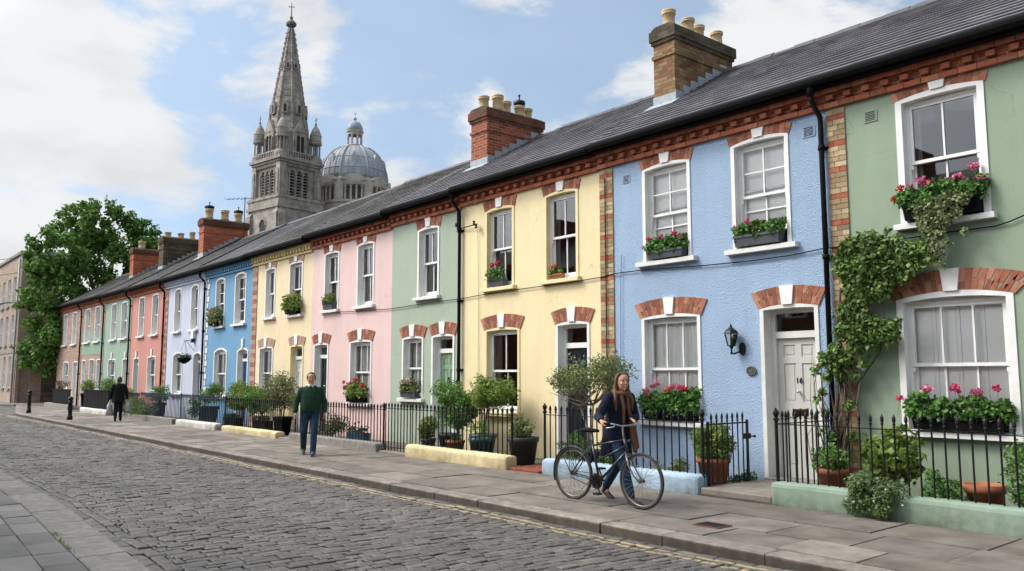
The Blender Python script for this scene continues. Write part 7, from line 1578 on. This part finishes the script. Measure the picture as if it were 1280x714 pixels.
def shoe(mb, heel, f, l, toe_pitch=0.0, s=1.0):
    heel = Vector(heel); d_ = (f * math.cos(toe_pitch) - UPV * math.sin(toe_pitch)); u = (UPV * math.cos(toe_pitch) + f * math.sin(toe_pitch))
    loft(mb, [(heel + u * 0.035 * s - d_ * 0.02 * s, 0.030 * s, 0.034 * s), (heel + u * 0.042 * s + d_ * 0.03 * s, 0.038 * s, 0.042 * s), (heel + u * 0.040 * s + d_ * 0.10 * s, 0.040 * s, 0.040 * s), (heel + u * 0.030 * s + d_ * 0.17 * s, 0.045 * s, 0.030 * s), (heel + u * 0.024 * s + d_ * 0.23 * s, 0.038 * s, 0.023 * s), (heel + u * 0.020 * s + d_ * 0.255 * s, 0.02 * s, 0.013 * s)], l, u, 12)
    cap(mb, heel + u * 0.05 * s + d_ * 0.03 * s, heel + u * 0.11 * s + d_ * 0.02 * s, 0.042 * s, 0.045 * s)
# ---------------- woman pushing the bicycle
f, l, P0 = person_frame(-7.62, 8.16, 1.0, -0.16)
P = lambda a, b2, z: P0(a + max(0.0, z - 0.88) * 0.17, b2, z)
wm = thing('person', tuple(P(0, 0, 0)), 'smiling woman with long auburn hair in a navy coat and brown scarf pushing a bicycle', 'person')
hf = Vector((0.94, -0.34, 0)).normalized(); hl = Vector((-hf.y, hf.x, 0))
hc = P(0.03, 0, 1.555)
gR, gL = Vector((-7.245, 7.53, 1.05)), Vector((-7.265, 8.15, 1.05))
shR, shL = P(0.0, -0.175, 1.345), P(0.0, 0.175, 1.345); elR, elL = P(0.03, -0.34, 1.10), P(0.0, 0.30, 1.08)
wrR = gR + Vector((-0.085, 0.05, 0.03)); wrL = gL + Vector((-0.095, 0.02, 0.035))
hipR, hipL = P(0, -0.085, 0.86), P(0, 0.085, 0.86); knR, knL = P(0.24, -0.07, 0.48), P(-0.06, 0.06, 0.45); anR, anL = P(0.36, -0.05, 0.085), P(-0.33, 0.06, 0.135)
q = MB(); PH = head(q, hc, hf, hl, 0.98)
loft(q, [(P(0, 0, 0.80), 0.15, 0.11), (P(0, 0, 0.95), 0.155, 0.11), (P(0.0, 0, 1.08), 0.125, 0.095), (P(0, 0, 1.25), 0.15, 0.11), (P(0, 0, 1.36), 0.16, 0.085), (P(0.005, 0, 1.41), 0.07, 0.06)], l, f)
for a, b2, c, r_ in ((shR, elR, wrR, 0), (shL, elL, wrL, 0)): cap(q, a, b2, 0.048, 0.038); cap(q, b2, c, 0.038, 0.025)
for a, b2, c in ((hipR, knR, anR), (hipL, knL, anL)): cap(q, a, b2, 0.078, 0.05); cap(q, b2, c, 0.05, 0.035)
for a, t_ in ((anR, 0), (anL, 0.5)): cap(q, a, a + f * 0.05 - UPV * (0.04 + 0.03 * t_), 0.030, 0.025)
hand(q, wrR, gR - wrR + Vector((0.02, 0, 0.0)), (0.1, -0.1, -1), (0.45, 0.9, 0.05), 0.95, 0.95); hand(q, wrL, gL - wrL + Vector((0.02, 0, 0)), (0.1, 0.1, -1), (0.45, -0.9, 0.05), 0.95, 0.95)
body = fuse(q, 'body', skin, wm, 0.0065, 2)
face(wm, PH, hf, hl, 0.98, lipm, True, hair_br)
q = MB()                                           # coat
loft(q, [(P(-0.005, 0, 0.585), 0.235, 0.185), (P(0, 0, 0.72), 0.22, 0.17), (P(0, 0, 0.92), 0.195, 0.15), (P(0, 0, 1.08), 0.175, 0.135), (P(0.0, 0, 1.24), 0.19, 0.14), (P(0, 0, 1.34), 0.195, 0.115), (P(0, 0, 1.395), 0.13, 0.09), (P(-0.005, 0, 1.43), 0.075, 0.070)], l, f, 20)
for a, b2, c in ((shR, elR, wrR), (shL, elL, wrL)): cap(q, a, b2, 0.072, 0.062); cap(q, b2, Vector(b2).lerp(Vector(c), 0.93), 0.062, 0.046)
cap(q, P(0.02, -0.06, 1.40), P(0.10, -0.075, 1.24), 0.03, 0.02); cap(q, P(0.02, 0.06, 1.40), P(0.10, 0.075, 1.24), 0.03, 0.02)
cap(q, P(0.13, -0.02, 1.18), P(0.185, -0.02, 0.62), 0.012, 0.012)
fuse(q, 'coat', navy, wm, 0.008, 3)
q = MB()                                           # jeans
for a, b2, c in ((hipR, knR, anR), (hipL, knL, anL)): cap(q, a, b2, 0.098, 0.068); cap(q, b2, Vector(b2).lerp(Vector(c), 0.90), 0.068, 0.056)
fuse(q, 'jeans', denim, wm, 0.008, 2)
q = MB(); shoe(q, anR - UPV * 0.082 - f * 0.03, f, l, 0.0, 0.95); cap(q, anR - UPV * 0.03, anR + UPV * 0.07 - f * 0.012, 0.046, 0.050); fuse(q, 'boot', leather, wm, 0.006, 2)
q = MB(); shoe(q, anL - UPV * 0.085 - f * 0.05, f, l, 0.35, 0.95); cap(q, anL - UPV * 0.03, anL + UPV * 0.06 + f * 0.04, 0.046, 0.050); fuse(q, 'boot', leather, wm, 0.006, 2)
q = MB()                                           # hair
PP_ = PH
loft(q, [(PP_(-0.050, 0, -0.11), 0.072, 0.085), (PP_(-0.048, 0, -0.03), 0.072, 0.090), (PP_(-0.034, 0, 0.05), 0.084, 0.088), (PP_(-0.018, 0, 0.095), 0.080, 0.074), (PP_(-0.012, 0, 0.122), 0.05, 0.05)], hf, hl, 18)
for k in (-1, 1):
    cap(q, PP_(0.020, 0.055 * k, 0.095), PP_(-0.005, 0.088 * k, 0.02), 0.028, 0.018); cap(q, PP_(-0.005, 0.088 * k, 0.02), PP_(-0.02, 0.092 * k, -0.12), 0.020, 0.024)
    cap(q, PP_(-0.02, 0.092 * k, -0.12), PP_(0.03, 0.125 * k, -0.25), 0.032, 0.030); cap(q, PP_(0.03, 0.125 * k, -0.25), PP_(0.045, 0.12 * k, -0.38), 0.030, 0.012)
    cap(q, PP_(-0.05, 0.07 * k, -0.08), PP_(-0.09, 0.10 * k, -0.28), 0.045, 0.026); cap(q, PP_(-0.09, 0.10 * k, -0.28), PP_(-0.09, 0.11 * k, -0.36), 0.026, 0.01)
cap(q, PP_(-0.075, 0, -0.05), PP_(-0.12, 0.0, -0.30), 0.06, 0.035)
for i in range(5): cap(q, PP_(-0.08, -0.09 + 0.045 * i, -0.15), PP_(-0.115, -0.11 + 0.055 * i, -0.33), 0.028, 0.012)
fuse(q, 'hair', hair_br, wm, 0.006, 1)
q = MB()                                           # scarf
for i in range(10):
    a0, a1 = 2 * math.pi * i / 10, 2 * math.pi * (i + 1) / 10; cap(q, P(0.01 + 0.095 * math.cos(a0), 0.095 * math.sin(a0), 1.415 - 0.02 * math.cos(a0)), P(0.01 + 0.095 * math.cos(a1), 0.095 * math.sin(a1), 1.415 - 0.02 * math.cos(a1)), 0.028, 0.028)
for (a, b2, r0, r1) in ((P(0.095, -0.045, 1.38), P(0.150, -0.03, 1.22), 0.024, 0.026), (P(0.150, -0.03, 1.22), P(0.165, -0.02, 1.02), 0.026, 0.018), (P(0.095, 0.05, 1.38), P(0.155, 0.05, 1.20), 0.024, 0.026), (P(0.155, 0.05, 1.20), P(0.19, 0.10, 0.98), 0.026, 0.030), (P(0.19, 0.10, 0.98), P(0.23, 0.13, 0.66), 0.036, 0.034), (P(0.19, 0.14, 0.96), P(0.22, 0.18, 0.70), 0.030, 0.026)): cap(q, a, b2, r0, r1)
fuse(q, 'scarf', scarfm, wm, 0.008, 2)
# ---------------- man in the green jumper
f, l, P = person_frame(-16.19, 7.98, 0.88, -0.47)
mn = thing('person', tuple(P(0, 0, 0)), 'man in a bottle green jumper and blue jeans walking along the pavement', 'person')
hf = Vector((0.92, -0.39, 0)).normalized(); hl = Vector((-hf.y, hf.x, 0)); hc = P(0.02, 0, 1.585)
q = MB(); PH = head(q, hc, hf, hl, 1.04)
shR, shL = P(0, -0.185, 1.335), P(0, 0.185, 1.335); elR, elL = P(-0.02, -0.285, 1.10), P(-0.02, 0.285, 1.10); wrR, wrL = P(0.06, -0.305, 0.885), P(0.05, 0.30, 0.885)
hipR, hipL = P(0, -0.095, 0.88), P(0, 0.095, 0.88); knR, knL = P(0.06, -0.12, 0.47), P(0.17, 0.09, 0.48); anR, anL = P(-0.20, -0.13, 0.145), P(0.25, 0.08, 0.09)
loft(q, [(P(0, 0, 0.82), 0.15, 0.12), (P(0, 0, 1.0), 0.16, 0.12), (P(0, 0, 1.25), 0.18, 0.12), (P(0, 0, 1.38), 0.18, 0.10), (P(0, 0, 1.44), 0.07, 0.065)], l, f)
for a, b2, c in ((shR, elR, wrR), (shL, elL, wrL)): cap(q, a, b2, 0.055, 0.045); cap(q, b2, c, 0.045, 0.03)
for a, b2, c in ((hipR, knR, anR), (hipL, knL, anL)): cap(q, a, b2, 0.085, 0.055); cap(q, b2, c, 0.055, 0.04)
for a in (anR, anL): cap(q, a, a + f * 0.03 - UPV * 0.03, 0.030, 0.026)
hand(q, wrR, (f * 0.15 - UPV), l, f, 0.45, 1.05); hand(q, wrL, (f * 0.1 - UPV), -l, f, 0.45, 1.05)
fuse(q, 'body', skin2, mn, 0.008, 2); face(mn, PH, hf, hl, 1.04, lipm, False)
q = MB()
loft(q, [(P(0.01, 0, 0.875), 0.185, 0.15), (P(0.01, 0, 0.93), 0.20, 0.165), (P(0.015, 0, 1.05), 0.205, 0.17), (P(0.01, 0, 1.22), 0.21, 0.155), (P(0, 0, 1.34), 0.215, 0.125), (P(0, 0, 1.40), 0.16, 0.095), (P(0, 0, 1.435), 0.085, 0.075)], l, f, 20)
for a, b2, c in ((shR, elR, wrR), (shL, elL, wrL)): cap(q, a, b2, 0.072, 0.064); cap(q, b2, Vector(b2).lerp(Vector(c), 0.92), 0.064, 0.048)
fuse(q, 'jumper', greenwool, mn, 0.009, 3)
q = MB()
for i in range(10):
    a0, a1 = 2 * math.pi * i / 10, 2 * math.pi * (i + 1) / 10; cap(q, P(0.005 + 0.07 * math.cos(a0), 0.072 * math.sin(a0), 1.45 - 0.012 * math.cos(a0)), P(0.005 + 0.07 * math.cos(a1), 0.072 * math.sin(a1), 1.45 - 0.012 * math.cos(a1)), 0.018, 0.018)
for k in (-1, 1): cap(q, P(0.07, 0.02 * k, 1.44), P(0.10, 0.05 * k, 1.405), 0.016, 0.010)
fuse(q, 'shirt_collar', white, mn, 0.007, 1)
q = MB(); loft(q, [(P(0, 0, 0.80), 0.15, 0.125), (P(0, 0, 0.92), 0.165, 0.13)], l, f)
for a, b2, c in ((hipR, knR, anR), (hipL, knL, anL)): cap(q, a, b2, 0.105, 0.075); cap(q, b2, Vector(b2).lerp(Vector(c), 1.13), 0.075, 0.062)
fuse(q, 'jeans', denim, mn, 0.009, 2)
q = MB(); shoe(q, anR - UPV * 0.10 - f * 0.045, f, l, 0.4, 1.08); fuse(q, 'shoe', shoe_m, mn, 0.007, 2)
q = MB(); shoe(q, anL - UPV * 0.085 - f * 0.04, f, l, -0.03, 1.08); fuse(q, 'shoe', shoe_m, mn, 0.007, 2)
q = MB(); q.prism([(1, 1)] * 0 or [(0, 0), (0.01, 0), (0, 0.01)], 'z', 0, 0.001) if False else None
c_ = anL - UPV * 0.085
for k in range(1): q.add([tuple(c_ - f * 0.07 + l * 0.04), tuple(c_ + f * 0.20 + l * 0.045), tuple(c_ + f * 0.20 - l * 0.045), tuple(c_ - f * 0.07 - l * 0.04)] + [tuple(c_ - f * 0.07 + l * 0.04 + UPV * 0.022), tuple(c_ + f * 0.20 + l * 0.045 + UPV * 0.022), tuple(c_ + f * 0.20 - l * 0.045 + UPV * 0.022), tuple(c_ - f * 0.07 - l * 0.04 + UPV * 0.022)], [(3, 2, 1, 0), (4, 5, 6, 7), (0, 1, 5, 4), (1, 2, 6, 5), (2, 3, 7, 6), (3, 0, 4, 7)])
q.build('sole', sole_m, mn)
q = MB(); loft(q, [(PH(-0.038, 0, -0.045), 0.066, 0.080), (PH(-0.028, 0, 0.03), 0.088, 0.088), (PH(-0.016, 0, 0.075), 0.092, 0.082), (PH(-0.012, 0, 0.112), 0.066, 0.058), (PH(-0.012, 0, 0.128), 0.03, 0.028)], hf, hl, 16)
for k in (-1, 1): cap(q, PH(0.028, 0.080 * k, 0.05), PH(0.012, 0.084 * k, -0.02), 0.012, 0.008)
fuse(q, 'hair', hair_dk, mn, 0.007, 2)
# ---------------- distant walker seen from behind
f, l, P = person_frame(-32.7, 8.48, -0.96, 0.28)
fw = thing('person', tuple(P(0, 0, 0)), 'distant walker in black clothes carrying pale bags, seen from behind', 'person')
q = MB(); hc = P(0.02, 0, 1.50); PH = head(q, hc, f, l, 0.98)
loft(q, [(P(0, 0, 0.80), 0.15, 0.12), (P(0, 0, 1.2), 0.17, 0.12), (P(0, 0, 1.30), 0.16, 0.09), (P(0, 0, 1.36), 0.06, 0.06)], l, f)
arms = ((P(0, -0.18, 1.29), P(0.02, -0.26, 1.04), P(0.08, -0.27, 0.82)), (P(0, 0.18, 1.29), P(0.02, 0.26, 1.04), P(0.08, 0.27, 0.82)))
legs = ((P(0, -0.08, 0.82), P(0.10, -0.08, 0.45), P(0.12, -0.08, 0.08)), (P(0, 0.08, 0.82), P(0.0, 0.08, 0.45), P(-0.18, 0.08, 0.13)))
for a, b2, c in arms: cap(q, a, b2, 0.05, 0.04); cap(q, b2, c, 0.04, 0.03)
for a, b2, c in legs: cap(q, a, b2, 0.08, 0.055); cap(q, b2, c, 0.055, 0.04)
for a, b2, c in arms: hand(q, c, -UPV + f * 0.1, (P(0, 0, 1) - c).xy.to_3d(), f, 1.0, 1.0)
fuse(q, 'body', skin2, fw, 0.012, 1)
q = MB(); loft(q, [(P(0, 0, 0.70), 0.21, 0.16), (P(0, 0, 0.95), 0.19, 0.15), (P(0, 0, 1.2), 0.20, 0.14), (P(0, 0, 1.31), 0.18, 0.11), (P(0, 0, 1.38), 0.08, 0.08)], l, f)
for a, b2, c in arms: cap(q, a, b2, 0.07, 0.06); cap(q, b2, c, 0.06, 0.045)
fuse(q, 'coat', blackcloth, fw, 0.012, 2)
q = MB()
for a, b2, c in legs: cap(q, a, b2, 0.09, 0.07); cap(q, b2, c, 0.07, 0.055)
fuse(q, 'trousers', blackcloth, fw, 0.012, 1)
for (a, b2, c), t_ in zip(legs, (0, 0.4)): q = MB(); shoe(q, c - UPV * 0.08 - f * 0.04, f, l, t_, 1.0); fuse(q, 'shoe', blackcloth, fw, 0.01, 1)
q = MB(); loft(q, [(PH(-0.03, 0, -0.09), 0.075, 0.08), (PH(-0.025, 0, 0.0), 0.095, 0.09), (PH(-0.015, 0, 0.09), 0.08, 0.075), (PH(-0.012, 0, 0.125), 0.04, 0.04)], f, l, 14); fuse(q, 'hair', hair_dk, fw, 0.01, 1)
for k, (lb_, s_) in enumerate((('pale grey bag in the right hand of the distant walker', -1), ('second pale bag, in the left hand of the distant walker', 1))):
    c = P(0.10, 0.30 * s_, 0.0); bg_ = thing('carrier_bag', (c.x, c.y, 0.35), lb_, 'bag'); q = MB()
    loft(q, [(c + UPV * 0.36, 0.13, 0.06), (c + UPV * 0.40, 0.17, 0.085), (c + UPV * 0.55, 0.175, 0.08), (c + UPV * 0.68, 0.16, 0.03)], f, l, 12); q.build('bag', tote, bg_, True)
    q = MB(); q.tube([c + UPV * 0.66 + f * 0.08, c + UPV * 0.76, c + UPV * 0.66 - f * 0.08], 0.008, 5); q.build('handle', tote, bg_)
